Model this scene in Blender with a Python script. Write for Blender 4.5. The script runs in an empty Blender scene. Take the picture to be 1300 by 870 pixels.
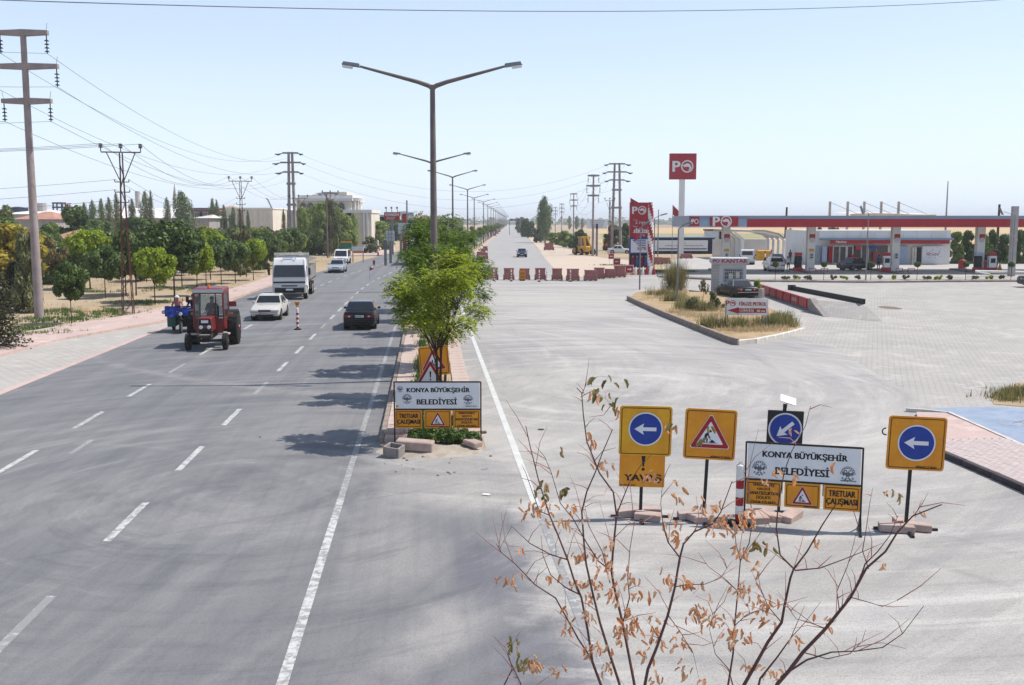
import bpy, bmesh, math, random
import numpy as np
from mathutils import Vector, Matrix, Euler
S = bpy.context.scene
COL = S.collection
PI = math.pi
R = math.radians
rnd = random.Random(7)
nr = np.random.RandomState(11)
# ---------------------------------------------------------------- camera
H, FPX, TH = 5.7, 1264.0, math.atan(154/1264.0)
cam = bpy.data.cameras.new('camera'); co = bpy.data.objects.new('camera', cam); COL.objects.link(co)
cam.sensor_width = 36; cam.lens = 35; cam.clip_start = .1; cam.clip_end = 30000
co.location = (0, 0, H); co.rotation_euler = (PI/2 - TH, 0, 0)
S.camera = co
# ---------------------------------------------------------------- light
SUN_EL, SUN_AZ = R(56), R(80)       # azimuth measured clockwise from +Y
w = bpy.data.worlds.new('World'); S.world = w; w.use_nodes = True
nt = w.node_tree; nt.nodes.clear()
sky = nt.nodes.new('ShaderNodeTexSky'); sky.sky_type = 'NISHITA'; sky.sun_disc = False
sky.sun_elevation = SUN_EL; sky.sun_rotation = SUN_AZ
sky.air_density = 1.0; sky.dust_density = 1.6; sky.ozone_density = 2.6; sky.altitude = 900
bg = nt.nodes.new('ShaderNodeBackground'); bg.inputs[1].default_value = .145
wo = nt.nodes.new('ShaderNodeOutputWorld')
# milky summer air: the same pale band all round the horizon, thinning out upwards
tc = nt.nodes.new('ShaderNodeTexCoord'); sp = nt.nodes.new('ShaderNodeSeparateXYZ'); nt.links.new(tc.outputs['Generated'], sp.inputs[0])
rp = nt.nodes.new('ShaderNodeValToRGB'); nt.links.new(sp.outputs[2], rp.inputs[0]); rp.color_ramp.interpolation = 'B_SPLINE'
for k, (a, v) in enumerate(((0, .96), (.05, .84), (.16, .50), (.42, .25), (.8, .08))):
    if k > 1: rp.color_ramp.elements.new(a)
    rp.color_ramp.elements[k].position = a; rp.color_ramp.elements[k].color = (v, v, v, 1)
mxs = nt.nodes.new('ShaderNodeMix'); mxs.data_type = 'RGBA'; nt.links.new(rp.outputs[0], mxs.inputs[0]); nt.links.new(sky.outputs[0], mxs.inputs[6]); mxs.inputs[7].default_value = (5.4, 6.1, 7.0, 1)
nt.links.new(mxs.outputs[2], bg.inputs[0]); nt.links.new(bg.outputs[0], wo.inputs[0])
sl = bpy.data.lights.new('sun', 'SUN'); sl.energy = 4.9; sl.angle = R(.53); sl.color = (1, .95, .87)
so = bpy.data.objects.new('sun', sl); COL.objects.link(so)
sd = Vector((math.sin(SUN_AZ)*math.cos(SUN_EL), math.cos(SUN_AZ)*math.cos(SUN_EL), math.sin(SUN_EL)))
so.rotation_euler = sd.to_track_quat('Z', 'Y').to_euler(); so.location = (30, 10, 60)
S.view_settings.view_transform = 'Standard'; S.view_settings.look = 'None'
S.view_settings.exposure = .24; S.view_settings.gamma = 1
S.cycles.max_bounces = 6; S.cycles.transparent_max_bounces = 12
S.cycles.volume_bounces = 0
# ---------------------------------------------------------------- pixel helpers (photo 1300x870)
def ray(px, py):
    a, b = (px-650)/FPX, (435-py)/FPX
    return Vector((a, math.cos(TH)+b*math.sin(TH), -math.sin(TH)+b*math.cos(TH)))
def G(px, py, z=0.0):
    d = ray(px, py); t = (z-H)/d.z
    return Vector((d.x*t, d.y*t, z))
def V(px, py, Y):
    d = ray(px, py); t = Y/d.y
    return Vector((d.x*t, Y, H+d.z*t))
def HT(px, by, ty):                  # height of an upright thing whose foot and top show at by, ty
    return V(px, ty, G(px, by).y).z
def PM(by):                          # pixels per metre at the ground line by
    g = G(650, by); return FPX/(g.y*math.cos(TH)+H*math.sin(TH))
def XC(y):                           # centreline of the median
    if y < 75: return -2.84-.083*(y-35.5)
    if y < 110:
        t = y-75; return -6.12-.083*(t-t*t/70)
    return -7.57+ (y-110)*.0006
# ---------------------------------------------------------------- objects
def tag(o, label=None, cat=None, group=None, kind=None):
    if label: o['label'] = label
    if cat: o['category'] = cat
    if group: o['group'] = group
    if kind: o['kind'] = kind
    return o
def thing(name, label, cat, loc=(0,0,0), rz=0, group=None, sc=None):
    o = bpy.data.objects.new(name, None); COL.objects.link(o)
    o.location = loc; o.rotation_euler = (0, 0, rz); o.empty_display_size = .3
    if sc: o.scale = sc
    return tag(o, label, cat, group)
def copy_tree(o, parent=None, loc=None, rz=None, label=None, sc=None):
    kids = list(o.children)
    c = o.copy(); COL.objects.link(c)
    if parent: c.parent = parent
    if loc is not None: c.location = loc
    if rz is not None: c.rotation_euler = (0, 0, rz)
    if sc is not None: c.scale = sc
    if label: c['label'] = label
    for k in kids: copy_tree(k, c)
    return c
class M:
    def __init__(s): s.v = []; s.f = []; s.m = []; s.i = 0
    def add(s, vs, fs, T=None):
        n = len(s.v)
        s.v += [tuple(T @ Vector(p)) if T is not None else tuple(p) for p in vs]
        for f in fs: s.f.append([k+n for k in f]); s.m.append(s.i)
        return s
    def mi(s, i): s.i = i; return s
    def box(s, c, d, T=None, tx=1, ty=1, bv=0):
        x, y, z = d[0]/2, d[1]/2, d[2]/2
        if bv:
            bm = bmesh.new(); bmesh.ops.create_cube(bm, size=1)
            for q in bm.verts: q.co = Vector((q.co.x*d[0]*(tx if q.co.z > 0 else 1), q.co.y*d[1]*(ty if q.co.z > 0 else 1), q.co.z*d[2]))
            bmesh.ops.bevel(bm, geom=bm.edges[:], offset=bv, segments=1, affect='EDGES')
            bm.verts.index_update()
            vs = [Vector(c)+q.co for q in bm.verts]; fs = [[q.index for q in f.verts] for f in bm.faces]
            bm.free(); return s.add(vs, fs, T)
        vs = []
        for zz, kx, ky in ((-z, 1, 1), (z, tx, ty)):
            for a, b in ((-x, -y), (x, -y), (x, y), (-x, y)): vs.append((c[0]+a*kx, c[1]+b*ky, c[2]+zz))
        return s.add(vs, [(3,2,1,0),(4,5,6,7),(0,1,5,4),(1,2,6,5),(2,3,7,6),(3,0,4,7)], T)
    def tube(s, pts, rad, n=8, cap=True, T=None):
        pts = [Vector(p) for p in pts]
        if not hasattr(rad, '__len__'): rad = [rad]*len(pts)
        vs = []; fs = []; up = None
        for k, p in enumerate(pts):
            d = (pts[min(k+1, len(pts)-1)]-pts[max(k-1, 0)]).normalized()
            if up is None: up = Vector((1,0,0)) if abs(d.x) < .9 else Vector((0,1,0))
            a = (up-d*up.dot(d)).normalized(); b = d.cross(a); up = a
            for j in range(n):
                t = 2*PI*(j+.5)/n; vs.append(p+(a*math.cos(t)+b*math.sin(t))*rad[k])
        for k in range(len(pts)-1):
            for j in range(n):
                q = (j+1) % n; fs.append((k*n+j, k*n+q, (k+1)*n+q, (k+1)*n+j))
        if cap: fs.append(list(range(n))[::-1]); fs.append([(len(pts)-1)*n+j for j in range(n)])
        return s.add(vs, fs, T)
    def cyl(s, a, b, r, r2=None, n=12, T=None): return s.tube([a, b], [r, r if r2 is None else r2], n, True, T)
    def prism(s, poly, a, b, axis='y', T=None):   # poly in the other two axes
        n = len(poly); vs = []
        for t in (a, b):
            for p, q in poly: vs.append({'y': (p, t, q), 'x': (t, p, q), 'z': (p, q, t)}[axis])
        fs = [list(range(n)), list(range(2*n-1, n-1, -1))]
        for k in range(n): fs.append((k, k+n, (k+1) % n+n, (k+1) % n))
        return s.add(vs, fs, T)
    def face(s, pts, T=None): return s.add(pts, [list(range(len(pts)))], T)
    def ball(s, c, r, nu=12, nv=8, T=None):
        if not hasattr(r, '__len__'): r = (r, r, r)
        vs = []; fs = []
        for i in range(nv+1):
            p = PI*i/nv
            for j in range(nu):
                t = 2*PI*j/nu; vs.append((c[0]+r[0]*math.sin(p)*math.cos(t), c[1]+r[1]*math.sin(p)*math.sin(t), c[2]+r[2]*math.cos(p)))
        for i in range(nv):
            for j in range(nu): fs.append((i*nu+j, (i+1)*nu+j, (i+1)*nu+(j+1) % nu, i*nu+(j+1) % nu))
        return s.add(vs, fs, T)
    def mesh(s, name, mats, smooth=False):
        me = bpy.data.meshes.new(name); me.from_pydata(s.v, [], s.f)
        for m in (mats if isinstance(mats, (list, tuple)) else [mats]): me.materials.append(m)
        if any(s.m): me.polygons.foreach_set('material_index', s.m)
        bm = bmesh.new(); bm.from_mesh(me); bmesh.ops.recalc_face_normals(bm, faces=bm.faces[:]); bm.to_mesh(me); bm.free()
        if smooth: smooth_mesh(me)
        return me
    def build(s, name, mats, parent=None, smooth=False, label=None, cat=None, group=None, kind=None, loc=None, rot=None):
        return link(name, s.mesh(name, mats, smooth), parent, label, cat, group, kind, loc, rot)
def smooth_mesh(me, ang=40):
    me.polygons.foreach_set('use_smooth', [True]*len(me.polygons))
    try: me.set_sharp_from_angle(angle=R(ang))
    except Exception: pass
def link(name, me, parent=None, label=None, cat=None, group=None, kind=None, loc=None, rot=None):
    o = bpy.data.objects.new(name, me); COL.objects.link(o)
    if parent is not None: o.parent = parent
    if loc is not None: o.location = loc
    if rot is not None: o.rotation_euler = rot
    return tag(o, label, cat, group, kind)
def TR(loc=(0,0,0), rx=0, ry=0, rz=0): return Matrix.Translation(Vector(loc)) @ Euler((rx, ry, rz)).to_matrix().to_4x4()
# ---------------------------------------------------------------- text and flat marks (in XZ plane, front is -Y)
_tc = {}
def text_geo(body, bold=.02):
    bold = min(bold, .012)
    key = (body, bold)
    if key in _tc: return _tc[key]
    cu = bpy.data.curves.new('lettering_curve', 'FONT'); cu.body = body; cu.size = 1; cu.offset = bold
    cu.align_x = 'CENTER'; cu.resolution_u = 3; cu.space_line = 1.0
    o = bpy.data.objects.new('lettering_curve', cu); COL.objects.link(o)
    bpy.context.view_layer.update()
    me = bpy.data.meshes.new_from_object(o.evaluated_get(bpy.context.evaluated_depsgraph_get()))
    vs = [v.co.copy() for v in me.vertices]; fs = [list(p.vertices) for p in me.polygons]
    bpy.data.objects.remove(o); bpy.data.curves.remove(cu); bpy.data.meshes.remove(me)
    x0, x1 = min(v.x for v in vs), max(v.x for v in vs); y0, y1 = min(v.y for v in vs), max(v.y for v in vs)
    _tc[key] = ([((v.x-(x0+x1)/2)/(x1-x0), (v.y-(y0+y1)/2)/(y1-y0)) for v in vs], fs)
    return _tc[key]
def text(m, body, cx, cz, w, h, y, T=None, bold=.02, shear=0):
    vs, fs = text_geo(body, bold)
    st = min(h*.035, w/len(body)*.06)*min(1, bold/.03)
    for k in ((-1, 0, 1) if bold > .02 else (0,)):      # heavier strokes
        m.add([(cx+a*(w-abs(st)*2)+b*h*shear+k*st, y-.0006*(k+1), cz+b*h) for a, b in vs], fs, T)
    return m
def disc(m, cx, cz, r, y, n=28, T=None): return m.face([(cx+r*math.cos(2*PI*k/n), y, cz+r*math.sin(2*PI*k/n)) for k in range(n)], T)
def ring(m, cx, cz, r0, r1, y, n=28, T=None, a0=0, a1=2*PI, sx=1):
    vs = []; k1 = n if abs(a1-a0-2*PI) > 1e-6 else n
    for k in range(k1+1):
        t = a0+(a1-a0)*k/n
        vs += [(cx+sx*r0*math.cos(t), y, cz+r0*math.sin(t)), (cx+sx*r1*math.cos(t), y, cz+r1*math.sin(t))]
    return m.add(vs, [(2*k, 2*k+1, 2*k+3, 2*k+2) for k in range(n)], T)
def poly(m, pts, y, cx=0, cz=0, s=1, T=None): return m.face([(cx+a*s, y, cz+b*s) for a, b in pts], T)
def rrect(w, h, r, n=4):
    pts = []
    for cx, cz, a in ((w/2-r, h/2-r, 0), (-w/2+r, h/2-r, PI/2), (-w/2+r, -h/2+r, PI), (w/2-r, -h/2+r, 1.5*PI)):
        for k in range(n+1): t = a+PI/2*k/n; pts.append((cx+r*math.cos(t), cz+r*math.sin(t)))
    return pts
def frame_line(m, w, h, r, t, y, cx=0, cz=0, T=None):
    a = rrect(w, h, r); b = rrect(w-2*t, h-2*t, max(r-t, .002)); n = len(a)
    m.add([(cx+p, y, cz+q) for p, q in a+b], [(k, (k+1) % n, (k+1) % n+n, k+n) for k in range(n)], T)
# ---------------------------------------------------------------- materials
def lin(c): return tuple(.70*(x/255/12.92 if x/255 <= .04045 else ((x/255+.055)/1.055)**2.4) for x in c)   # the sunlit look of the place turned into base colours
class N:
    def __init__(s, name):
        s.mat = bpy.data.materials.new(name); s.mat.use_nodes = True; s.t = s.mat.node_tree
        s.t.nodes.clear(); s.out = s.t.nodes.new('ShaderNodeOutputMaterial')
        s.b = s.t.nodes.new('ShaderNodeBsdfPrincipled'); s.t.links.new(s.b.outputs[0], s.out.inputs[0])
    def n(s, typ, **kw):
        x = s.t.nodes.new('ShaderNode'+typ)
        for k, v in kw.items():
            if k in x.inputs: s.set(x.inputs[k], v)
            else: setattr(x, k, v)
        return x
    def set(s, sock, v):
        if hasattr(v, 'is_output') or isinstance(v, bpy.types.NodeSocket): s.t.links.new(v, sock)
        else: sock.default_value = v if not (hasattr(v, '__len__') and len(v) == 3 and sock.type == 'RGBA') else (*v, 1)
    def coord(s, which='Object'): return s.n('TexCoord').outputs[which]
    def pos(s): return s.n('NewGeometry').outputs['Position']
    def mapping(s, vec, sc=(1,1,1), rot=(0,0,0), loc=(0,0,0)):
        x = s.n('Mapping'); s.set(x.inputs[0], vec); x.inputs['Scale'].default_value = sc; x.inputs['Rotation'].default_value = rot; x.inputs['Location'].default_value = loc
        return x.outputs[0]
    def noise(s, vec, scale, detail=4, rough=.55, dist=0):
        x = s.n('TexNoise'); s.set(x.inputs['Vector'], vec); x.inputs['Scale'].default_value = scale; x.inputs['Detail'].default_value = detail
        x.inputs['Roughness'].default_value = rough; x.inputs['Distortion'].default_value = dist
        return x.outputs['Fac']
    def ramp(s, fac, stops, interp='LINEAR'):
        x = s.n('ValToRGB'); s.set(x.inputs[0], fac); x.color_ramp.interpolation = interp
        e = x.color_ramp.elements
        while len(e) < len(stops): e.new(.5)
        for k, (p, c) in enumerate(stops): e[k].position = p; e[k].color = (*c, 1) if hasattr(c, '__len__') else (c, c, c, 1)
        return x.outputs[0]
    def mix(s, fac, a, b, mode='MIX'):
        x = s.n('Mix'); x.data_type = 'RGBA'; x.blend_type = mode
        s.set(x.inputs[0], fac); s.set(x.inputs[6], a); s.set(x.inputs[7], b); return x.outputs[2]
    def math(s, op, a, b=0.0, c=None, clamp=False):
        x = s.n('Math'); x.operation = op; x.use_clamp = clamp; s.set(x.inputs[0], a); s.set(x.inputs[1], b)
        if c is not None: s.set(x.inputs[2], c)
        return x.outputs[0]
    def sstep(s, v, a, b):
        x = s.n('MapRange'); x.interpolation_type = 'SMOOTHSTEP'; s.set(x.inputs[0], v)
        x.inputs[1].default_value = a; x.inputs[2].default_value = b; x.inputs[3].default_value = 0; x.inputs[4].default_value = 1
        return x.outputs[0]
    def bump(s, h, st=.3, dist=.01):
        x = s.n('Bump'); s.set(x.inputs['Height'], h); x.inputs['Strength'].default_value = st; x.inputs['Distance'].default_value = dist
        s.t.links.new(x.outputs[0], s.b.inputs['Normal'])
    def fin(s, col, rough=.8, spec=.3, metal=0, coat=0):
        s.set(s.b.inputs['Base Color'], col); s.set(s.b.inputs['Roughness'], rough)
        s.b.inputs['Specular IOR Level'].default_value = spec; s.b.inputs['Metallic'].default_value = metal
        s.b.inputs['Coat Weight'].default_value = coat
        return s.mat
def pm(name, col, col2=None, scale=3, rough=.6, spec=.4, metal=0, bump=0, coat=0, streak=0, dist=.01):
    q = N(name); c = q.coord(); a = lin(col); b = lin(col2 if col2 else [x*.86 for x in col])
    vec = q.mapping(c, (1, 1, .18)) if streak else c
    f = q.noise(vec, scale, 6, .6); f2 = q.noise(c, scale*9, 3)
    fac = q.sstep(q.math('ADD', q.math('MULTIPLY', f, .8), q.math('MULTIPLY', f2, .2)), .32, .68)
    if bump: q.bump(f2, bump, dist)
    rr = q.math('ADD', q.math('MULTIPLY', f, .25), rough-.12) if not metal else rough
    return q.fin(q.mix(fac, a, b), rr, spec, metal, coat*.5)
MT = {}
def setup_mats():
    D = [('concrete', (168,160,156), (146,138,134), 2, .85, .2, 0, .3), ('pole_concrete', (160,148,146), (138,126,124), 1.2, .85, .2, 0, .3),
         ('galv', (150,152,156), (128,130,136), 4, .45, .5, .6, 0), ('rust', (116,72,58), (88,62,56), 3, .8, .2, 0, .2), ('lamp_post', (130,116,112), (108,96,94), 2, .6, .4, 0, 0),
         ('black', (24,23,26), (34,32,34), 5, .5, .4, 0, 0), ('rubber', (32,31,32), (52,50,48), 6, .85, .2, 0, .3), ('white', (226,226,222), (204,203,198), 2, .5, .4, 0, 0),
         ('white_dirty', (214,210,202), (180,172,162), 1.5, .7, .3, 0, .1), ('sign_white', (222,226,232), (206,211,218), 3, .45, .4, 0, 0), ('sign_yellow', (228,166,18), (204,142,18), 1.6, .5, .4, 0, 0),
         ('sign_orange', (230,150,18), (204,128,20), 1.6, .5, .4, 0, 0), ('sign_red', (178,18,28), (160,14,24), 4, .45, .4, 0, 0), ('sign_blue', (18,64,168), (14,54,150), 4, .45, .4, 0, 0), ('po_red', (186,24,40), (170,18,34), 1, .45, .4, 0, 0),
         ('print_black', (26,26,30), (36,36,40), 9, .6, .3, 0, 0), ('logo_grey', (112,116,128), (98,102,114), 9, .6, .3, 0, 0), ('block_pink', (204,182,172), (178,156,146), 5, .9, .2, 0, .5),
         ('kerb', (176,160,148), (150,134,124), 3, .9, .2, 0, .5), ('kerb_dark', (92,84,88), (70,64,68), 3, .85, .2, 0, .4), ('kerb_pink', (212,192,182), (194,172,160), 3, .9, .2, 0, .4), ('bark', (96,74,60), (66,50,42), 12, .95, .1, 0, .8),
         ('brick_pink', (196,136,130), (172,112,108), 2, .9, .2, 0, .4), ('wood', (150,122,92), (118,94,70), 6, .85, .2, 0, .4), ('tarp_blue', (16,56,170), (10,40,130), 4, .5, .4, 0, .2), ('roof_tile', (200,152,134), (178,130,112), .8, .85, .2, 0, .5),
         ('wall_cream', (216,208,194), (196,188,174), .6, .85, .2, 0, .1), ('wall_grey', (184,180,176), (160,156,152), .4, .85, .2, 0, .1), ('wall_white', (232,230,224), (212,208,200), .4, .75, .3, 0, 0), ('tan_wall', (200,172,136), (178,150,118), .5, .85, .2, 0, .1),
         ('panel_grey', (190,190,192), (172,172,176), .6, .5, .4, 0, 0), ('steel_blue', (142,160,182), (128,146,168), .4, .4, .5, .1, 0), ('chrome', (200,200,204), (180,180,186), 3, .15, .6, .9, 0), ('yellow_paint', (236,176,20), (216,150,14), 3, .5, .5, 0, 0),
         ('tractor_red', (142,36,34), (96,32,30), 1.6, .4, .5, 0, 0), ('tractor_dark', (44,40,40), (66,58,54), 6, .75, .3, 0, .3), ('rim_white', (206,198,186), (168,156,144), 5, .6, .4, 0, 0), ('lamp_lens', (226,230,234), (200,206,212), 6, .12, .6, 0, 0),
         ('tail_red', (150,12,16), (110,8,12), 6, .25, .5, 0, 0), ('amber', (236,120,12), (220,100,8), 6, .25, .5, 0, 0), ('plate', (224,226,230), (206,208,212), 6, .5, .4, 0, 0), ('plate_blue', (24,70,170), (20,60,150), 6, .5, .4, 0, 0), ('seat_dark', (40,40,44), (56,54,56), 6, .85, .2, 0, .2),
         ('skin', (186,128,100), (168,110,84), 12, .6, .3, 0, 0), ('hair', (34,26,22), (48,38,32), 12, .8, .2, 0, 0), ('cloth_white', (222,222,226), (200,200,206), 8, .9, .1, 0, .2), ('cloth_navy', (34,38,62), (48,52,78), 8, .9, .1, 0, .2), ('cloth_red', (170,28,34), (150,22,28), 8, .9, .1, 0, .2),
         ('cloth_blue', (70,110,170), (58,96,150), 8, .9, .1, 0, .2), ('cloth_pink', (196,140,130), (176,120,112), 8, .9, .1, 0, .2), ('cloth_teal', (90,170,190), (76,150,170), 8, .9, .1, 0, .2), ('beige_paint', (196,192,184), (188,184,176), 1, .3, .5, 0, 0), ('silver_paint', (188,194,202), (178,184,192), 1, .28, .6, .4, 0),
         ('white_paint', (232,234,234), (222,224,224), 1, .3, .5, 0, 0), ('black_paint', (10,10,14), (14,14,18), 1, .3, .3, 0, 0), ('blue_paint', (40,48,66), (46,54,72), 1, .2, .6, 0, 0), ('green_paint', (42,96,84), (34,78,70), 3, .5, .4, 0, 0), ('green_sign', (24,132,100), (18,116,88), 3, .5, .4, 0, 0),
         ('glass_dark', (26,30,36), (38,44,50), 2, .06, .8, 0, 0), ('shop_dark', (46,42,44), (84,72,66), 5, .15, .6, 0, 0), ('mast_grey', (176,170,166), (150,144,142), 1, .7, .3, 0, 0), ('cable', (112,116,124), (100,104,112), 1, .7, .3, 0, 0), ('gran_blue', (170,190,214), (150,172,200), 2, .4, .5, 0, 0)]
    BRIGHT = ('white','white_dirty','sign_white','wall_white','wall_cream','panel_grey','plate','white_paint','lamp_lens','cloth_white','sign_yellow','sign_orange','rim_white','beige_paint','silver_paint','pole_concrete','mast_grey')
    up = lambda c: tuple(min(250, x*1.13) for x in c)      # painted and limewashed surfaces, close to 0.8
    for n, a, b, sc, ro, sp, me, bu in D:
        if n in BRIGHT: a, b = up(a), up(b)
        MT[n] = pm(n+'_material', a, b, sc, ro, sp, me, bu, 1 if n in ('beige_paint','silver_paint','white_paint') else 0)
    # clear glass for cabs and booths
    q = N('clear_glass_material'); tr = q.n('BsdfTransparent'); gl = q.n('BsdfGlossy'); gl.inputs['Roughness'].default_value = .03
    tr.inputs[0].default_value = (.72, .78, .8, 1); fr = q.n('Fresnel'); fr.inputs[0].default_value = 1.5
    mx = q.n('MixShader'); q.t.links.new(q.math('ADD', fr.outputs[0], .06), mx.inputs[0]); q.t.links.new(tr.outputs[0], mx.inputs[1]); q.t.links.new(gl.outputs[0], mx.inputs[2])
    q.t.links.new(mx.outputs[0], q.out.inputs[0]); MT['glass_clear'] = q.mat
setup_mats()
def leafmat(name, stops, trans=.3):
    q = N(name); g = q.n('NewGeometry'); oi = q.n('ObjectInfo')
    rr = q.math('ADD', q.math('MULTIPLY', g.outputs['Random Per Island'], .8), q.math('MULTIPLY', oi.outputs['Random'], .2))
    col = q.ramp(rr, [(k/(len(stops)-1), lin(c)) for k, c in enumerate(stops)])
    q.fin(col, .55, .3); tl = q.n('BsdfTranslucent'); q.set(tl.inputs[0], q.mix(.5, col, lin((170,190,40)), 'MULTIPLY') if 0 else col)
    mx = q.n('MixShader'); mx.inputs[0].default_value = trans; q.t.links.new(q.b.outputs[0], mx.inputs[1]); q.t.links.new(tl.outputs[0], mx.inputs[2])
    q.t.links.new(mx.outputs[0], q.out.inputs[0]); return q.mat
MT['leaf_dark'] = leafmat('dark_leaf_material', [(50,68,32), (70,92,40), (92,114,48), (120,140,58)])
MT['leaf_mid'] = leafmat('mid_leaf_material', [(72,96,46), (96,120,56), (118,140,68), (142,158,84)])
MT['leaf_lime'] = leafmat('lime_leaf_material', [(104,134,36), (146,172,40), (180,198,48), (204,212,66)], .4)
MT['leaf_yellow'] = leafmat('yellow_leaf_material', [(126,126,54), (170,158,58), (200,178,66), (212,188,82)], .4)
MT['leaf_olive'] = leafmat('olive_leaf_material', [(92,102,64), (116,124,78), (138,142,92), (160,158,110)])
MT['leaf_brown'] = leafmat('brown_leaf_material', [(104,104,62), (136,124,76), (160,138,90), (128,132,72)])
MT['leaf_poplar'] = leafmat('poplar_leaf_material', [(84,104,70), (106,126,82), (128,146,96), (156,168,122)])
MT['leaf_conifer'] = leafmat('conifer_leaf_material', [(44,54,38), (58,68,42), (76,82,48), (96,96,58)], .1)
MT['leaf_locust'] = leafmat('locust_leaf_material', [(58,88,32), (92,124,40), (126,154,50), (170,186,64)], .4)
MT['leaf_light'] = leafmat('light_leaf_material', [(116,138,68), (142,162,82), (168,184,98), (190,200,120)], .4)
MT['leaf_locust_y'] = leafmat('yellow_locust_leaf_material', [(88,116,38), (142,168,46), (192,206,60), (232,230,96)], .45)
MT['grass'] = leafmat('grass_blade_material', [(96,104,58), (124,130,70), (160,148,96), (190,166,116)], .3)
MT['straw'] = leafmat('dry_grass_material', [(190,166,126), (216,190,148), (232,206,166), (176,162,120)], .3)
MT['weed'] = leafmat('green_weed_material', [(58,90,36), (84,114,46), (110,134,60), (132,148,80)], .3)
# ================================================================ ground
def sheet(name, pts, z, mat, cat=None, label=None):
    m = M(); m.face([(p[0], p[1], z) for p in pts]); o = m.build(name, mat, kind='structure'); return o
def ribbon(name, s0, s1, ys, z, mat, kind='structure', parent=None, nx=1):
    m = M(); f = lambda s, y: s(y) if callable(s) else s
    for k in range(len(ys)-1):
        for j in range(nx):
            pts = []
            for y, t in ((ys[k], j/nx), (ys[k], (j+1)/nx), (ys[k+1], (j+1)/nx), (ys[k+1], j/nx)):
                a, b = f(s0, y), f(s1, y); pts.append((XC(y)+a+(b-a)*t, y, z))
            m.face(pts)
    return m.build(name, mat, kind=kind, parent=parent)
YS = [-40, 0, 20, 40, 60, 75, 80, 85, 90, 95, 100, 105, 110, 150, 300, 900, 2600]
# soil and stubble
q = N('dry_soil_material'); p = q.pos()
n1 = q.noise(p, .05, 6, .6); n2 = q.noise(p, .6, 6, .65); n3 = q.noise(p, 7, 5, .7)
c = q.ramp(q.math('ADD', q.math('MULTIPLY', n1, .5), q.math('MULTIPLY', n2, .5)), [(.3, lin((168,148,122))), (.48, lin((196,176,148))), (.62, lin((208,190,164))), (.75, lin((176,160,128)))])
c = q.mix(q.math('MULTIPLY', q.sstep(n2, .52, .7), .45), c, lin((128,126,76)))
c = q.mix(q.math('MULTIPLY', n3, .35), c, lin((140,114,84)))
q.bump(n3, .6, .05); MT['soil'] = q.fin(c, .95, .1)
sheet('ground', [(-5200,-60), (5200,-60), (5200,5600), (-5200,5600)], 0, MT['soil'])
def fieldmat(name, a, b, sx):
    q = N(name); p = q.mapping(q.pos(), sx); n1 = q.noise(p, 1, 5, .6)
    return q.fin(q.mix(q.sstep(n1, .35, .65), lin(a), lin(b)), .95, .1)
MT['wheat'] = fieldmat('wheat_stubble_material', (220,190,142), (206,172,124), (.004,.03,1))
MT['greenf'] = fieldmat('green_crop_material', (150,154,116), (168,164,124), (.004,.02,1))
MT['brownf'] = fieldmat('brown_plough_material', (164,140,116), (182,156,126), (.003,.02,1))
sheet('wheat_field', [(22,205), (520,205), (520,322), (26,322)], .006, MT['wheat'])
sheet('green_field', [(30,335), (700,335), (700,455), (40,455)], .01, MT['greenf'])
sheet('stubble_field', [(40,480), (1100,480), (1100,860), (60,860)], .014, MT['wheat'])
sheet('far_field', [(60,880), (2200,880), (2200,1700), (80,1700)], .014, MT['brownf'])
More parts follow.
